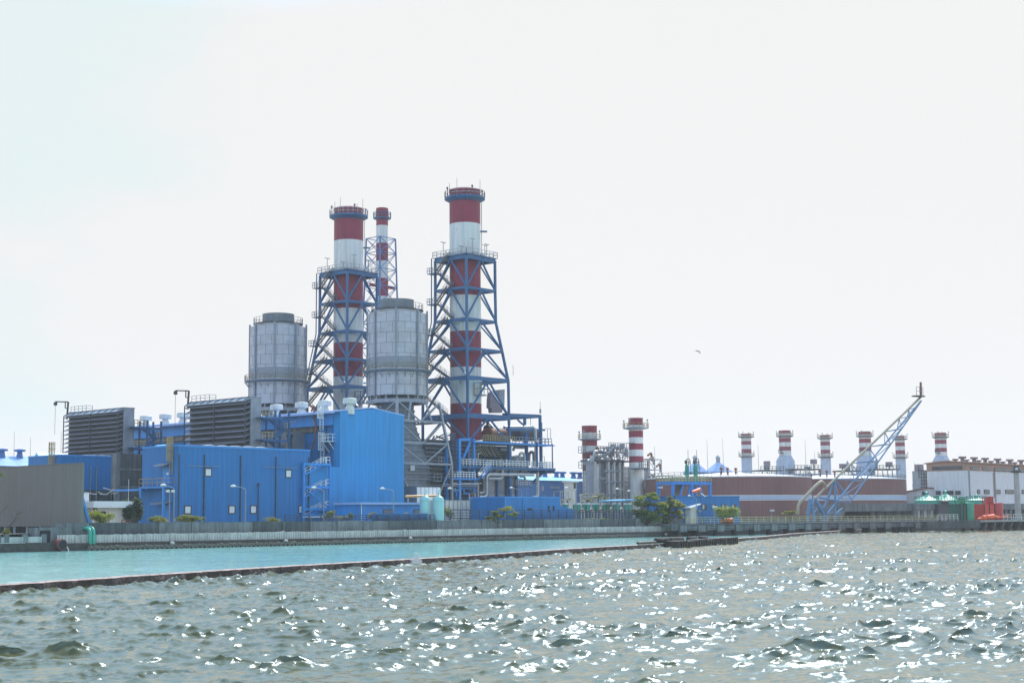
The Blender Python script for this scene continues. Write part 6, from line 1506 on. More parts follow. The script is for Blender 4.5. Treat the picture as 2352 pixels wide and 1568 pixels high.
# ================================================================== street lamps
def lamp(px, ytop, hx, hy, D, label, dbl=False):
    f = Frame(px, D, TH); t = thing('street_lamp', f, label, 'street lamp', 'street lamps along the quay road')
    zt_ = f.zt(ytop, px); e = f.N(hx, hy)
    MB().tube([(0, 0, -.2), (0, 0, 1.2), (0, 0, zt_)], [.13, .11, .07], 10).tube([(0, 0, zt_-.05), (e.x*.5, 0, (zt_+e.z)/2+.05), (e.x, 0, e.z)], .05, 8).build('pole', M['steel_grey'], t, 40)
    d = -1 if e.x < 0 else 1
    MB().tube([(e.x-d*.25, 0, e.z-.02), (e.x+d*.1, 0, e.z+.04), (e.x+d*.5, 0, e.z+.02), (e.x+d*.75, 0, e.z-.04)], [.08, .19, .17, .06], 10).build('lamp_head', M['vent'], t, 60)
lamp(z2(458, 0)[0], z2(0, 955)[1], *z2(380, 928), 222, 'grey street lamp at the corner of the block with small windows')
lamp(z2(1068, 0)[0], z2(0, 958)[1], *z2(975, 936), 230, 'grey street lamp before the middle of the block with small windows')
lamp(z4(820, 0)[0], z4(0, 882)[1], *z4(735, 856), 240, 'grey street lamp in front of the open stair tower')
lamp(z4(1503, 0)[0], z4(0, 885)[1], *z4(1405, 865), 252, 'grey street lamp in front of the flat-roofed annex')
lamp(z7(537, 0)[0], z7(0, 1212)[1], *z7(460, 1193), 266, 'grey street lamp right of the cyan vessels')
lamp(h8(1730, 0)[0], h8(0, 950)[1], *h8(1570, 908), 292, 'grey street lamp rising behind the long low blue building')
lamp(r1(525, 0)[0], r1(0, 985)[1], *r1(425, 955), 300, 'grey street lamp beside the slim cream shaft')
lamp(r1(1080, 0)[0], r1(0, 990)[1], *r1(980, 965), 302, 'grey street lamp left of the big tree, the nearer of two')
lamp(r1(1165, 0)[0], r1(0, 1018)[1], *r1(1105, 988), 308, 'grey street lamp half hidden by the big tree crown')
lamp(r1(1835, 0)[0], r1(0, 1062)[1], *r1(1765, 1040), 305, 'grey street lamp in front of the blue house beside the windsock')
def flood(px, ytop, D, label, base=None):
    f = Frame(px, D, TH); t = thing('floodlight_post', f, label, 'floodlight'); zt_ = f.zt(ytop, px)
    MB().tube([(0, 0, -.2), (0, 0, zt_)], [.1, .06], 8).beam((-.5, 0, zt_), (.5, 0, zt_), .08).build('pole', M['steel_grey'], t)
    for x in (-.45, .45): MB().box(x-.22, x+.22, -.3, .05, zt_-.05, zt_+.3).build('lamp_head', M['vent'], t)
flood(z2(420, 0)[0], z2(0, 985)[1], 220, 'grey twin floodlight post below the balcony of the blue block')
flood(r1(1443, 0)[0], r1(0, 955)[1], 318, 'white twin floodlight post against the left of the brown tank')
flood(r2(420, 0)[0], r2(0, 1115)[1], 306, 'white twin floodlight post beside the round bright bush')
flood(r2(1125, 0)[0], r2(0, 1160)[1], 335, 'tiny white lamp post at the foot of the front brown tank')

# ================================================================== breakwater and pontoon
def resample(poly, step):
    out = []
    for (ax, ay), (bx, by) in zip(poly, poly[1:]):
        n_ = max(1, int(math.hypot(bx-ax, by-ay)/step))
        out += [Vector((ax+(bx-ax)*k/n_, ay+(by-ay)*k/n_, 0)) for k in range(n_)]
    return out + [Vector((*poly[-1], 0))]
pts = resample(BW, .5); rings = []; r = random.Random(9)
for i, p in enumerate(pts):
    d = (pts[min(i+1, len(pts)-1)] - pts[max(i-1, 0)]).normalized(); nrm = Vector((d.y, -d.x, 0))
    zt_ = .52 + .16*min(1, i/len(pts)*1.3) + .03*math.sin(i*.05) + r.uniform(-.012, .012); zig = .05 if (i//2) % 2 else 0
    j = lambda s_: r.uniform(-s_, s_)
    rings.append([p+nrm*(.0+zig+j(.03))+Vector((0, 0, -1.2)), p+nrm*(.0+zig+j(.05))+Vector((0, 0, .25+j(.06))), p+nrm*(zig*.6+j(.02))+Vector((0, 0, zt_-.06)), p-nrm*.08+Vector((0, 0, zt_)), p-nrm*.42+Vector((0, 0, zt_)), p-nrm*.5+Vector((0, 0, -1.2))])
bwm = MB().loft([[tuple(q) for q in rg_] for rg_ in rings]); bwm.m = [1 if i % 6 in (2, 3) and i < len(bwm.f)-2 else 0 for i in range(len(bwm.f))]
o = bwm.build('breakwater', [M['breakwater'], M['bw_sunlit']]); tag(o, 'long low dark encrusted breakwater wall dividing turquoise basin from choppy sea', 'breakwater')
def pz(zx, zy): return (zx/6.4+1433.3, zy/6.4+1212.8)
def bwpoint(px):
    best = None
    for p in pts:
        a = abs(p.x/p.y*F - (px-CX))
        if best is None or a < best[0]: best = (a, p)
    return best[1]
blocks = [(540, 700, .86), (690, 850, .80), (845, 1000, .9), (985, 1120, .82), (1110, 1290, .95), (1280, 1450, .95)]
words2 = ['leftmost', 'second', 'third', 'fourth', 'fifth', 'rightmost']
for i, (x0, x1, h_) in enumerate(blocks):
    a, b = bwpoint(pz(x0, 0)[0]), bwpoint(pz(x1, 0)[0]); d = (b-a); L_ = d.length; an_ = math.atan2(d.y, d.x)
    t = empty('fender_block', (a.x, a.y, 0), an_, 'dark square timber fender block on the breakwater, %s of six' % words2[i], 'fender', 'dark fender blocks on the breakwater')
    MB().box(0, L_-.12, -1.7, -.1, -.9, h_).build('block', M['wet'], t)
    for k in range(max(2, int(L_/1.1))): MB().box(.3+k*1.1, .55+k*1.1, -1.85, -1.7, -.6, h_-.1).build('rubbing_strip', M['wet'], t)
for i, (x0, x1, y0) in enumerate(((445, 550, 195), (550, 628, 183), (635, 715, 175), (720, 828, 162), (915, 1020, 160), (1085, 1185, 150))):
    a, b = bwpoint(pz(x0, 0)[0]), bwpoint(pz(x1, 0)[0]); d = b-a; L_ = d.length; an_ = math.atan2(d.y, d.x)
    t = empty('fender_drum', (a.x, a.y, .66), an_, 'dark ribbed rubber drum lying on the breakwater crest, %s of six' % words2[i], 'fender', 'dark fender drums on the breakwater')
    r_ = .30
    MB().tube([(0, .2, r_), (.12, .2, r_), (L_-.15, .2, r_), (L_-.05, .2, r_)], [r_*.8, r_, r_, r_*.8], 16).build('drum', M['black'], t, 40)
    mb = MB()
    for k in range(4): x = L_*(k+.5)/4; mb.tube([(x-.06, .2, r_), (x+.06, .2, r_)], r_+.03, 16)
    mb.build('drum_hoop', M['wet'], t, 40)
a, b = bwpoint(pz(180, 0)[0]), bwpoint(pz(440, 0)[0]); d = b-a; t = empty('mooring_boom', (a.x, a.y, .64), math.atan2(d.y, d.x), 'long dark timber pole lying on the breakwater left of the fender drums', 'pole')
MB().tube([(0, .15, .15), (d.length, .15, .15)], .15, 8).build('pole_timber', M['wet'], t)
# spray where a wave breaks on the wall
r = random.Random(21); mb = MB()
for px, n_, hh_ in ((945, 1100, .7), (590, 90, .25), (1290, 160, .35), (1500, 120, .35), (1720, 100, .35)):
    c = bwpoint(px)
    for _ in range(n_):
        q = r.random(); g_ = r.gauss(0, .42 if px == 945 else .9); x = c.x + g_*.4; y = c.y + g_*.9 - .1; z = .05 + hh_*min(1.6, abs(r.gauss(0, .6)))*max(0, 1-abs(g_)*.5)
        s_ = r.uniform(.008, .034); p = Vector((x+.35, y-.35, z))
        mb.add([p+Vector((s_, 0, -s_)), p+Vector((-s_, s_, -s_)), p+Vector((-s_, -s_, -s_)), p+Vector((0, 0, s_*1.6))], [(0, 1, 3), (1, 2, 3), (2, 0, 3), (0, 2, 1)])
ms_ = leafmat('spray', (.85, .85, .85), 9); ms_.node_tree.nodes['Translucent BSDF'].inputs[0].default_value = (.95, .95, .95, 1)
tag(mb.build('sea_spray', ms_), kind='stuff')

# ================================================================== pier
def pN(x, y, zf, v=0): return pf.N(*zf(x, y), y=v)
t = thing('pier', pf, 'long dark concrete pier on piles with yellow railing, right side', 'pier')
xE = 175; xm1 = pN(1110, 1350, r3).x; xm2 = pN(1765, 1350, r3).x
MB().box(-6, xE, .3, 8, 1.95, 2.5).build('deck', M['concrete'], t)
MB().box(-6, xm1, 0, .3, 1.2, 2.42).build('edge_beam', M['concrete_dk'], t)
MB().box(xm1, xm2, -1.2, .3, .75, 2.5).build('berth_block', M['concrete_dk'], t)
MB().box(xm2, xE, -.2, .3, 2.1, 2.52).build('deck_edge', M['concrete_lt'], t)
sp_ = 5.2; k = 0; x = -3
while x < xE:
    if x < xm1: MB().box(x-.9, x+.9, -.35, .0, .9, 2.2).build('bracket', M['concrete'], t)
    for y in (.9, 6.5):
        if x < xm1 or x > xm2: MB().tube([(x, y, -1.2), (x, y, 2.0)], .52 if x < xm1 else .42, 10).build('pile', M['wet'], t, 40)
    if x > xm2: MB().box(x-.35, x+.35, -.1, 7.5, 1.35, 2.0).build('crosshead', M['concrete_dk'], t)
    if x < xm1: MB().box(x+1.2, x+4.0, -.12, 0, 1.62, 1.85).box(x+1.2, x+4.0, -.10, 0, 1.25, 1.4).build('fender_rail', M['concrete'], t)
    x += sp_ if x < xm2 else 3.4
for zx in (850, 910, 977): p = pN(zx, 1400, r3, -.6); MB().tube([(p.x, -.6, -1.2), (p.x, -.6, 1.3)], .5, 10).build('fender_pile', M['black'], t, 40)
rl = pN(100, 1250, r2).x; re = pN(1300, 1250, r3).x
mb = [(rl, .45, 2.5), (re, .45, 2.5)]
MB().rail(mb, 1.22, 2.2, .05, (.33, .66, 1)).build('railing', M['yellow'], t)
MB().rail([(re+.3, .3, 2.5), (pN(1555, 1250, r3).x, .3, 2.5)], 1.4, 1.5, .06, (.33, .66, 1)).build('railing', M['cream'], t)
MB().rail([(pN(2120, 1250, r3).x, .5, 2.5), (pN(2222, 1250, r3).x, .5, 2.5)], 1.3, 1.5, .06, (.5, 1)).rail([(pN(2245, 1250, r3).x, .5, 2.5), (xE, .5, 2.5)], 1.3, 1.7, .06, (.5, 1)).build('railing', M['cream'], t)
for zx in (1315, 1430, 1500): p = pN(zx, 1240, r3, 1.2); MB().lathe([(.3, 2.5), (.22, 2.7), (.2, 3.2), (.42, 3.25), (.42, 3.45), (.2, 3.55)], (p.x, 1.2), 12).build('bollard', M['black'], t, 40)
t = thing('shore_wall', pf, 'pale streaked shore wall behind the pier railing, below the brown tanks', 'wall')
MB().box(-14, xE+40, 16.4, 17, -1.2, 3.2).build('wall_face', M['concrete'], t)
MB().box(-14, xE+40, 15.0, 16.4, -1.2, 1.0).build('toe', M['wet'], t)
# drums on the pier
for i, (x0, x1) in enumerate(((512, 575), (582, 645))):
    p, q = pN(x0, 1290, r2, 1.1), pN(x1, 1290, r2, 1.1); w_ = pf.world(p.x, 1.1, 2.5); t = empty('float_drum', w_, PT, 'orange red plastic drum lying on the pier, %s of the two' % ('left' if i == 0 else 'right'), 'drum', 'orange drums on the pier')
    L_ = q.x-p.x; MB().tube([(0, 0, .52), (.1, 0, .52), (L_-.12, 0, .52), (L_-.02, 0, .52)], [.42, .52, .52, .42], 18).build('drum_body', M['orange'], t, 40)
    MB().tube([(L_*.3, 0, .52), (L_*.34, 0, .52)], .545, 18).tube([(L_*.66, 0, .52), (L_*.7, 0, .52)], .545, 18).build('drum_hoop', M['red_bright'], t, 40)
# buoys on the berth
def buoy_pair(zb, zc, ztop, zbot, zf_, name, label, m1, m2, mdark):
    v = 2.2; p0, p1 = pN(zb[0], zbot, r3, v), pN(zb[1], zbot, r3, v); c0, c1 = pN(zc[0], zbot, r3, v), pN(zc[1], zbot, r3, v); zt_ = pN(zc[0], zf_, r3, v).z; zz_ = pN(zc[0], ztop, r3, v).z
    w_ = pf.world(p0.x, v, 2.5); t = empty(name, w_, PT, label, 'tank unit'); o_ = p0.x
    Lx_ = p1.x-p0.x; rc = (c1.x-c0.x)/2; cx = (c0.x+c1.x)/2-o_; hb_ = zt_-2.5; hz = zz_-2.5
    MB().box(0, Lx_, 0, 3.5, 0, hb_-.3).build('cabinet', m2, t)
    mb = MB()
    for k in range(3): x = Lx_*k/2; mb.box(x-.12, x+.12, -.1, .0, 0, hb_-.25)
    mb.build('cabinet_post', mdark, t)
    MB().lathe([(rc, -.0), (rc, hb_-.1), (rc*.97, hb_), (.1, hb_+.1)], (cx, 1.6), 32, cap0=True).build('drum_tank', m1, t, 40)
    MB().rail([(-.3, .2, hb_-.3), (Lx_*.9, .2, hb_-.3), (Lx_*.9, 3, hb_-.3)], hz-hb_, .8, .07, (.5, 1)).build('top_railing', m1, t)
    MB().box(Lx_-.2, Lx_+.9, .8, 1.9, hb_-.2, hz+.1).build('hatch_tower', m1, t)
    MB().beam((-.3, .2, hb_-.3), (Lx_*.4, .2, hz), .14).build('stay_bar', m1, t)
    return t
buoy_pair((1575, 1650), (1658, 1775), 990, 1230, 1058, 'settling_unit', 'bright green drum tank with dark green cabinet standing on the pier', M['green'], M['green_dk'], M['black'])
buoy_pair((1868, 1995), (2003, 2125), 985, 1235, 1060, 'settling_unit', 'bright red drum tank with red cabinet standing on the pier', M['red_paint'], M['red_bright'], M['black'])
a, b = pN(1785, 1220, r3, .6), pN(2170, 1195, r3, .6); w_ = pf.world(a.x, .6, 2.5); t = empty('spar_buoy', w_, PT, 'orange spindle shaped buoy lying on the pier before the red drum tank', 'buoy')
L_ = b.x-a.x; zc = .62
MB().tube([(0, 0, .35), (L_*.12, 0, .42), (L_*.13, 0, .6), (L_*.5, 0, .78), (L_*.52, 0, .7), (L_*.66, 0, .62), (L_*.68, 0, .62), (L_*1.0, 0, .95)], [.18, .3, .58, .64, .42, .36, .2, .12], 18).build('float_body', M['orange'], t, 40)
for x in (.25, .5): MB().tube([(L_*x, 0, .7), (L_*x+.1, 0, .7)], .68, 18).build('hoop', M['red_bright'], t, 40)
# bunker blocks behind the pier
f = Frame(r3(150, 0)[0], 368, PT); t = thing('concrete_bunker', f, 'heavy grey concrete slab on deep recessed columns behind the pier railing', 'bunker')
def bN(x, y, v=0): return f.N(*r3(x, y), y=v)
a, b = bN(130, 1065), bN(1010, 1160); MB().box(a.x, b.x, 0, 9, b.z, a.z).build('slab', M['concrete'], t)
MB().box(a.x+1.5, b.x, 1.5, 8.5, -.2, b.z).build('recess_wall', M['black'], t)
for x0, x1 in ((470, 530), (560, 640), (665, 745), (760, 860), (870, 1030)): p, q = bN(x0, 1180, .8), bN(x1, 1180, .8); MB().box(p.x, q.x, .8, 1.6, -.2, b.z).build('column', M['concrete_dk'], t)
p = bN(130, 1100); MB().prism([(p.x, 0, b.z), (p.x-2, 0, -.2), (p.x-1, 0, -.2), (p.x+1, 0, b.z)], (0, 8, 0)).build('ramp_wall', M['concrete'], t)
a, b = bN(1014, 1070, -1), bN(1298, 1148, -1); t2 = thing('concrete_block', framed(f.world(a.x, -1, 0), PT, GZ), 'lower pale concrete block with ribbed front between the bunker and the dark shed', 'bunker')
MB().box(0, b.x-a.x, 0, 7, b.z, a.z).build('slab', M['concrete'], t2)
for k in range(7): x = (b.x-a.x)*k/7; MB().box(x+.08, x+(b.x-a.x)*.11, .3, 6, -.2, b.z).build('front_panel', M['concrete_lt' if k % 2 else 'concrete'], t2)
a, b = bN(1300, 1072, -2), bN(1562, 1200, -2); t2 = thing('dark_shed', framed(f.world(a.x, -2, 0), PT, GZ), 'dark brown open shed between the concrete block and the green drum tank', 'shed')
MB().box(0, b.x-a.x, 0, 6, -.2, a.z-.3).build('wall', M['dark_steel'], t2); MB().box(-.2, b.x-a.x+.2, -.3, 6.2, a.z-.3, a.z).build('roof', M['concrete_dk'], t2)
for zx in (1400, 1440): p = bN(zx, 1060, -1); MB().lathe([(.5, a.z), (.7, a.z+.2), (.7, a.z+.8), (.2, a.z+1)], (p.x-a.x, 2), 10).build('roof_drum', M['dark_steel'], t2)
a, b = bN(1775, 1070, 3), bN(2480, 1140, 3); t2 = thing('concrete_block', framed(f.world(a.x, 3, 0), PT, GZ), 'long grey concrete slab at the right edge behind the red drum tank', 'bunker')
MB().box(0, b.x-a.x, 0, 7, b.z, a.z).build('slab', M['concrete'], t2)
MB().box(.5, b.x-a.x, 1, 6.5, -.2, b.z).build('recess_wall', M['dark_steel'], t2)
for k in range(12): x = (b.x-a.x)*k/12; MB().box(x+.1, x+1.0, .4, 1, -.2, b.z).build('column', M['concrete'], t2)
# green cone roofed tanks
for (cx, zt_, zr, r_, lab) in ((1168, 965, 1030, 145, 'green tank with pale conical roof, leftmost of the three by the white hall'), (1402, 950, 1026, 138, 'green tank with tall pale conical roof, middle of the three by the white hall'), (1775, 998, 1028, 122, 'green tank with low conical roof behind the green and red drum tanks')):
    c = r3(cx, zr)[0]; g = Frame(c, 408, PT); t = thing('cone_roof_tank', g, lab, 'tank', 'green cone roofed tanks'); R = r_/5.3332*408/F
    z0 = Z(r3(0, zr)[1], 408-R, c)-GZ; z1_ = Z(r3(0, zt_)[1], 408, c)-GZ
    MB().lathe([(R, -.2), (R, z0)], n=48, cap1=False).build('shell', M['green_pipe'], t, 30)
    MB().lathe([(R+.15, z0-.1), (R+.15, z0+.05), (.3, z1_), (.1, z1_)], n=16).build('roof', M['green_roof'], t)
    MB().ringrail((0, 0), R-.1, z0, 1.1, 24, .05).build('roof_railing', M['green_pipe'], t)
    MB().lathe([(.35, z1_-.3), (.35, z1_+.6), (.55, z1_+.7), (.1, z1_+1)], n=10).build('finial', M['green_pipe'], t)
# concrete light mast
g = Frame(r3(2282, 0)[0], 376, PT); t = thing('light_mast', g, 'thick pale concrete mast with dark floodlight head before the white hall', 'mast')
zt_ = g.zt(r3(0, 690)[1], r3(2282, 0)[0]); zh = g.zt(r3(0, 630)[1], r3(2282, 0)[0])
MB().lathe([(.75, -.2), (.62, zt_)], n=20).build('shaft', M['concrete_lt'], t, 30)
MB().box(-.9, .9, -.9, .9, zt_, zt_+.5).box(-.7, .2, -.7, .3, zt_+.5, zt_+1.6).box(.2, .9, -.4, .4, zt_+.4, zt_+1.0).build('head_platform', M['dark_steel'], t)
MB().lathe([(.3, zh-.6), (.4, zh-.3), (.2, zh)], (-.5, -.5), 10).build('lamp_head', M['white'], t)
# ---- lattice boom with pipe
f = Frame(r4(300, 0)[0], 346, PT); t = thing('loading_boom', f, 'blue lattice loading boom carrying a tan pipe, leaning up to the right', 'loading boom')
def lN(x, y, v=0): return f.N(*r4(x, y), y=v)
MB().tube([lN(285, 1292), lN(1262, 358), lN(1280, 338)], .27, 12).build('boom_pipe', M['tan_pipe'], t, 60)
MB().tube([lN(1278, 340), lN(1275, 205)], .27, 12).build('riser', M['rust_pipe'], t, 60)
a, b = lN(1215, 328), lN(1292, 328); hd = MB().box(a.x, b.x, -.8, .8, a.z-.3, a.z).build('head_platform', M['dark_steel'], t); MB().rail([(a.x, -.7, a.z), (a.x+2.5, -.7, a.z)], 2.0, 1.2, .05).build('platform_railing', M['steel_grey'], hd)
MB().bent([lN(130, 1440, -1), lN(130, 1345, -1), lN(300, 1165, -1), lN(350, 1128, -1), lN(372, 1150, -1), lN(388, 1185, -.5)], .36, 2.2, 12).build('gooseneck_pipe', M['tan_pipe'], t, 60)
for x, y in ((298, 1165), (380, 1190)): p = lN(x, y, -.8); MB().lathe([(.45, p.z-.15), (.6, p.z-.15), (.6, p.z+.15), (.45, p.z+.15)], (p.x, -.8), 12).build('flange', M['tan_pipe'], t)
ch1 = lambda q: lN(490 + (1276-490)*q, 1318 + (380-1318)*q, -1.6*(1-q)-.1); ch2 = lambda q: lN(612 + (1282-612)*q, 1325 + (378-1325)*q, 1.6*(1-q)+.1)
MB().beam(ch1(0), ch1(1), .26).build('chord', M['lattice'], t); MB().beam(ch2(0), ch2(1), .26).build('chord', M['lattice'], t)
nodes = [(470, 1112), (625, 965), (790, 812), (940, 672), (1075, 545), (1165, 462)]
qs = [.03, .21, .40, .57, .72, .84, .93]
for i, (x, y) in enumerate(nodes):
    p = lN(x, y-4); mb = MB()
    for c in (ch1, ch2): mb.beam(p, c(qs[i]), .16).beam(p, c(qs[i+1]), .16)
    mb.beam(ch1(qs[i]), ch2(qs[i]), .2).beam(ch1(qs[i]), ch2(qs[i+1]), .16)
    MB().add(mb.v, mb.f).build('lattice_bay', M['lattice'], t)
mb = MB()
for (a, b, w_) in (((245, 1295), (220, 1436), .5), ((250, 1295), (272, 1436), .5), ((290, 1292), (368, 1432), .5), ((288, 1295), (250, 1380), .25), ((330, 1278), (490, 1318), .25), ((330, 1290), (612, 1325), .25), ((470, 1118), (400, 1330), .28), ((470, 1118), (362, 1400), .28), ((475, 1115), (480, 1432), .34), ((480, 1115), (580, 1262), .25), ((402, 1432), (492, 1320), .28), ((300, 1300), (402, 1432), .28), ((480, 1432), (545, 1380), .25), ((245, 1400), (290, 1435), .22), ((265, 1370), (300, 1370), .22), ((270, 1436), (310, 1385), .22), ((490, 1318), (612, 1325), .22)):
    v = -1.6 if a[0] < 300 and b[0] < 300 else 0
    mb.beam(lN(*a, v), lN(*b, v), w_)
    if b[1] > 1420: p = lN(*b, v); mb.beam(p, (p.x, p.y, -.1), w_)
mb.build('base_frame', M['lattice'], t)

# ================================================================== planting
def shrub(px, py, D, rad, n, size, label, mis, stems=4, seed=1, zbase=2.3, name='shrub', cat='shrub', group=None):
    rad = tuple(q*1.18 for q in rad); n = int(n*1.7)
    r = random.Random(seed); c = P(px, py, D); t = empty(name, (c.x, c.y, zbase), 0, label, cat, group); zc = c.z-zbase
    mb = MB()
    for k in range(stems): a = r.uniform(0, 6.28); q = r.uniform(.3, .7); mb.tube([(0, 0, -.3), (rad[0]*.3*math.cos(a), rad[1]*.3*math.sin(a), zc*.6), (rad[0]*q*math.cos(a), rad[1]*q*math.sin(a), zc+rad[2]*.3)], [.05, .04, .015], 5)
    mb.build('stem', M['bark'], t)
    mb = MB(); k = 7
    for i in range(k):
        d = Vector((r.uniform(-1, 1), r.uniform(-1, 1), r.uniform(-.8, 1))); s_ = r.uniform(.35, .6)
        mb.leaves((d.x*rad[0]*.6, d.y*rad[1]*.6, zc+d.z*rad[2]*.5), (rad[0]*s_, rad[1]*s_, rad[2]*s_), n//k, size, r, mis, .3)
    mb.build('foliage', LEAF, t)
    return t
S = lambda px, D, w: w*D/F
shrub(239, 1190, 212, (1.9, 1.2, 1.05), 1300, .26, 'yellow green shrub in front of the white guard house window', (2, 2, 0), seed=1)
shrub(356, 1193, 216, (1.6, 1, .75), 900, .24, 'olive shrub below the balcony corner of the blue block', (0, 3, 0), seed=2)
shrub(439, 1193, 222, (2.1, 1, .75), 1100, .24, 'wide olive shrub under the left small windows of the blue block', (0, 3, 1), seed=3)
shrub(624, 1194, 238, (1.6, .8, .5), 600, .2, 'sparse dry shrub behind the rail fence, by the rightmost low window', (3, 0), seed=4)
shrub(756, 1181, 244, (.95, .8, .75), 700, .22, 'dense green shrub at the foot of the stair tower', (0, 1, 2), seed=5)
shrub(806, 1184, 246, (.6, .5, .6), 380, .2, 'narrow little shrub left of the annex wall corner', (0, 1), seed=6)
shrub(782, 1188, 245, (1.5, .5, .35), 350, .18, 'low ragged shrub strip between stair tower shrub and annex', (0, 3), seed=16)
shrub(859, 1184, 248, (1.0, .6, .6), 520, .2, 'olive shrub in front of the annex louvre window', (0, 3), seed=7)
shrub(922, 1184, 254, (1.2, .6, .55), 600, .2, 'green yellow shrub just left of the cyan vessels', (2, 0), seed=8)
shrub(1031, 1177, 264, (1.1, .8, 1.3), 650, .22, 'tall loose dark shrub in front of the panelled water tank', (1, 0), seed=9)
shrub(1240, 1192, 290, (3.2, .8, .35), 600, .2, 'low dry shrub strip under the taller rail fence, left half', (3, 0), seed=10)
shrub(1360, 1193, 300, (3.4, .8, .35), 600, .2, 'low dry shrub strip under the taller rail fence, below the palms', (3, 0, 1), seed=11)
shrub(1672, 1177, 308, (3.1, 2.2, 1.25), 2400, .3, 'rounded bright green bush beside the blue house windows', (2, 0, 2, 1), seed=12, name='bush', cat='bush')
shrub(1815, 1175, 338, (1.7, 1, .55), 600, .26, 'small bright shrub on the shore wall under the gooseneck pipe', (2, 0), seed=13, zbase=3.0)
shrub(l8(90, 0)[0], l8(0, 1180)[1], 199, (.7, .6, 1.0), 500, .22, 'dark ragged shrub on the old quay at the left edge', (1, 3), seed=14, zbase=1.2)
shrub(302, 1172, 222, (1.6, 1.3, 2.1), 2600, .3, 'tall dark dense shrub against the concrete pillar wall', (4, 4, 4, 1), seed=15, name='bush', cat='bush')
def tree(px, ybase, D, crown, label, lean=0, seed=1, n=4200, size=.34, zb=1.0, mis=(0, 1, 0, 2, 1), tr=.22):
    r = random.Random(seed); b = FQ.world(sx(px, 1205, 1.5), 1.5, 0); t = empty('tree', (b.x, b.y, zb), 0, label, 'tree'); mb = MB()
    zc = sum(c[2] for c in crown)/len(crown); top = Vector((crown[0][0]*.25+lean*.6, 0, min(c[2]-c[4] for c in crown)*.95))
    mb.tube([(0, 0, -.4), (lean*.25, 0, top.z*.45), tuple(top)], [tr, tr*.8, tr*.6], 9)
    mb.build('trunk', M['bark_dk'], t, 60)
    for (cx, cy, cz, rx_, rz_) in crown:
        mb = MB(); mid = Vector(top).lerp(Vector((cx, cy, cz)), .5) + Vector((r.uniform(-.3, .3), r.uniform(-.3, .3), 0))
        mb.tube([tuple(top*.92), tuple(mid), (cx, cy, cz)], [tr*.5, tr*.32, tr*.15], 7)
        for k in range(5): d = Vector((r.uniform(-1, 1), r.uniform(-1, 1), r.uniform(-.3, 1))); mb.tube([tuple(mid), (cx+d.x*rx_*.4, cy+d.y*rx_*.4, cz+d.z*rz_*.3), (cx+d.x*rx_*.85, cy+d.y*rx_*.85, cz+d.z*rz_*.8)], [tr*.25, tr*.14, .02], 5)
        mb.build('limb', M['bark_dk'], t, 60)
    mb = MB(); per = n//(len(crown)*9)
    for (cx, cy, cz, rx_, rz_) in crown:
        for k in range(9):
            d = Vector((r.gauss(0, 1), r.gauss(0, 1), r.gauss(.15, .8))).normalized()*r.uniform(.45, .95); s_ = r.uniform(.28, .46)
            mb.leaves((cx+d.x*rx_, cy+d.y*rx_, cz+d.z*rz_), (rx_*s_*1.25, rx_*s_*1.25, rz_*s_*.8), per, size, r, mis, .35)
    mb.build('crown', LEAF, t)
    return t
m_ = 295/F
tree(1489, 1213, 291, [(-1.2, 0, 5.6, 2.0, 1.3), (.6, .3, 6.5, 1.7, 1.1), (-2.0, .4, 3.7, 1.5, 1.0), (1.8, -.3, 5.0, 1.8, 1.1), (0.0, -.6, 3.5, 1.7, 1.1), (-1.8, -.2, 2.4, 1.4, .9), (1.2, -.2, 2.4, 1.4, .9), (2.3, .2, 3.6, 1.2, .8)], 'big broad green tree leaning over the sheet fence, the left of two', seed=31, n=17000, size=.36, tr=.24)
tree(1534, 1212, 299, [(-.7, 0, 5.2, 1.6, 1.0), (1.0, .2, 5.9, 1.7, 1.0), (2.4, -.2, 5.2, 1.5, .8), (.2, .2, 3.9, 1.3, .9), (-.3, 0, 2.6, 1.4, .9), (1.7, -.2, 3.3, 1.5, .9)], 'broad green tree beside the white hut, the right of two', seed=32, n=14000, size=.4, tr=.2, mis=(0, 2, 0, 3))
tree(1140, 1211, 268, [(-1.1, 0, 2.7, 1.0, .5), (.3, .1, 3.2, .9, .45), (2.0, 0, 4.5, 1.4, .6), (3.0, .1, 3.6, 1.0, .45), (-.3, .1, 3.7, .8, .4)], 'small slanting tree with sparse crown in front of the long low blue building', lean=1.0, seed=33, n=4200, size=.28, mis=(2, 0, 0, 3), tr=.13)
# bare tree at the left edge
c = P(l8(40, 0)[0], l8(0, 1240)[1], 200); t = empty('bare_tree', (c.x, c.y, 1.2), 0, 'leafless forked tree before the grey screen at the left edge', 'tree'); mb = MB(); r = random.Random(8)
def br(p, d, L_, w_, n_):
    q = p + d*L_; mb.tube([tuple(p), tuple(p.lerp(q, .5)+Vector((r.uniform(-.08, .08), 0, r.uniform(-.05, .1)))), tuple(q)], [w_, w_*.8, w_*.6], 6)
    if n_:
        for _ in range(2 if n_ > 1 else 3):
            br(q, (d + Vector((r.uniform(-.8, .9), r.uniform(-.5, .5), r.uniform(-.1, .4)))).normalized(), L_*r.uniform(.6, .85), w_*.6, n_-1)
br(Vector((-.6, 0, 0)), Vector((.1, 0, 1)).normalized(), 2.0, .12, 4); br(Vector((-.2, 0, 0)), Vector((.35, 0, 1)).normalized(), 1.7, .09, 3)
mb.build('branches', M['bark'], t, 60)
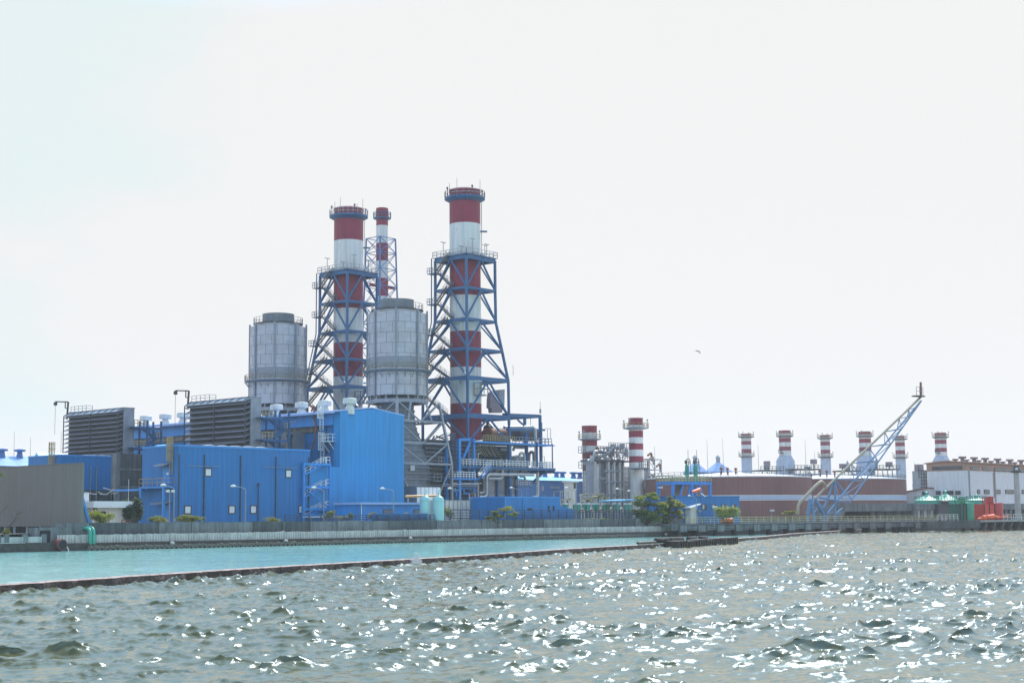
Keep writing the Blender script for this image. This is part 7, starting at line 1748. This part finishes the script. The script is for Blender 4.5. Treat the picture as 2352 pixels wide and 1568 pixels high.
# palms
def palm(px, py, D, R, hbase, label, seed, n=15):
    r = random.Random(seed); c = P(px, py, D); t = empty('palm_tree', (c.x, c.y, hbase), 0, label, 'palm tree', 'palms'); h_ = c.z-hbase
    mb = MB().tube([(0, 0, -.3), (.08, 0, h_*.5), (0, 0, h_)], [.2, .15, .13], 9)
    for k in range(8): mb.lathe([(.15, h_*k/8), (.19, h_*k/8+.06), (.15, h_*k/8+.12)], n=8)
    mb.build('trunk', M['bark'], t, 60)
    for k in range(n):
        a = 2*math.pi*k/n + r.uniform(-.2, .2); up = r.uniform(.1, 1.0); mb = MB(); d = Vector((math.cos(a), math.sin(a), 0)); prev = None; sp_ = []
        for i in range(9): q = i/8; sp_.append(Vector((0, 0, h_)) + d*R*q*(1-.1*up) + Vector((0, 0, R*(up*q*1.1 - (.55+.6*up)*q*q*1.05))))
        mb.tube(sp_, [.035*(1-.8*i/8) for i in range(9)], 4)
        side = Vector((-d.y, d.x, 0))
        for i in range(1, 9):
            for j in range(2):
                p = sp_[i-1].lerp(sp_[i], .5*j+.25); w_ = R*.32*(1-(i/9.5)**2)*(.55 if i < 2 else 1)
                for s_ in (-1, 1):
                    tip = p + side*s_*w_ + d*w_*.55 + Vector((0, 0, -w_*.5)); mb.add([p, p+d*.09, tip], [(0, 1, 2)])
        mb.build('frond', M['frond'], t)
palm(*r1(425, 1085), 330, 1.7, 2.3, 'wind blown palm behind the rail fence, leftmost of three', 1)
palm(*r1(640, 1095), 335, 1.7, 2.3, 'wind blown palm behind the cooling units, middle of three', 2)
palm(*r1(765, 1055), 335, 2.3, 2.3, 'tallest wind blown palm in front of the silver boiler', 3)
palm(-7, 1088, 194, 1.35, 1.2, 'palm poking in at the left picture edge before the grey screen', 4, 14)
# ---- bird
c = P(1603, 806, 190); bm_ = MB()
bd = [(-.30, .02), (-.22, .05), (-.1, .075), (.05, .08), (.16, .06), (.22, .045), (.30, .012)]
bm_.loft([[(x, w_*math.cos(q), w_*.85*math.sin(q)) for q in [2*math.pi*k/10 for k in range(10)]] for x, w_ in bd])
for s_ in (-1, 1):
    st_ = [(0, .04, .10, 0), (.22, .16, .13, .02), (.48, .12, .10, -.06), (.62, .02, .03, -.13)]
    top = [(.10-q[0]*.18, s_*(q[0]), q[3]+.03) for q in st_]; bot = [(.10-q[0]*.18-q[2]*1.9, s_*q[0], q[3]) for q in st_]
    vs = top + bot; bm_.add(vs + [(x, y, z-.02) for x, y, z in vs], [(0, 1, 5, 4), (1, 2, 6, 5), (2, 3, 7, 6), (8, 12, 13, 9), (9, 13, 14, 10), (10, 14, 15, 11), (0, 8, 9, 1), (1, 9, 10, 2), (2, 10, 11, 3), (4, 5, 13, 12), (5, 6, 14, 13), (6, 7, 15, 14), (3, 11, 15, 7)])
o = bm_.build('bird', M['dark_steel'], smooth=60, loc=c); o.rotation_euler = (.35, -.1, .5); tag(o, 'small dark bird gliding in the empty white sky', 'bird')

# ================================================================== air
hz = MB().box(-1560, 1560, -240, 1700, -2.4, 100).build('haze', bpy.data.materials.new('haze_air')); tag(hz, kind='stuff')
hm = hz.data.materials[0]; hm.use_nodes = True; nt = hm.node_tree; nt.nodes.remove(nt.nodes['Principled BSDF'])
pv = nt.nodes.new('ShaderNodeVolumePrincipled'); pv.inputs['Color'].default_value = (.86, .90, .95, 1); pv.inputs['Density'].default_value = .00015; pv.inputs['Anisotropy'].default_value = .35
nt.links.new(pv.outputs[0], nt.nodes['Material Output'].inputs['Volume'])
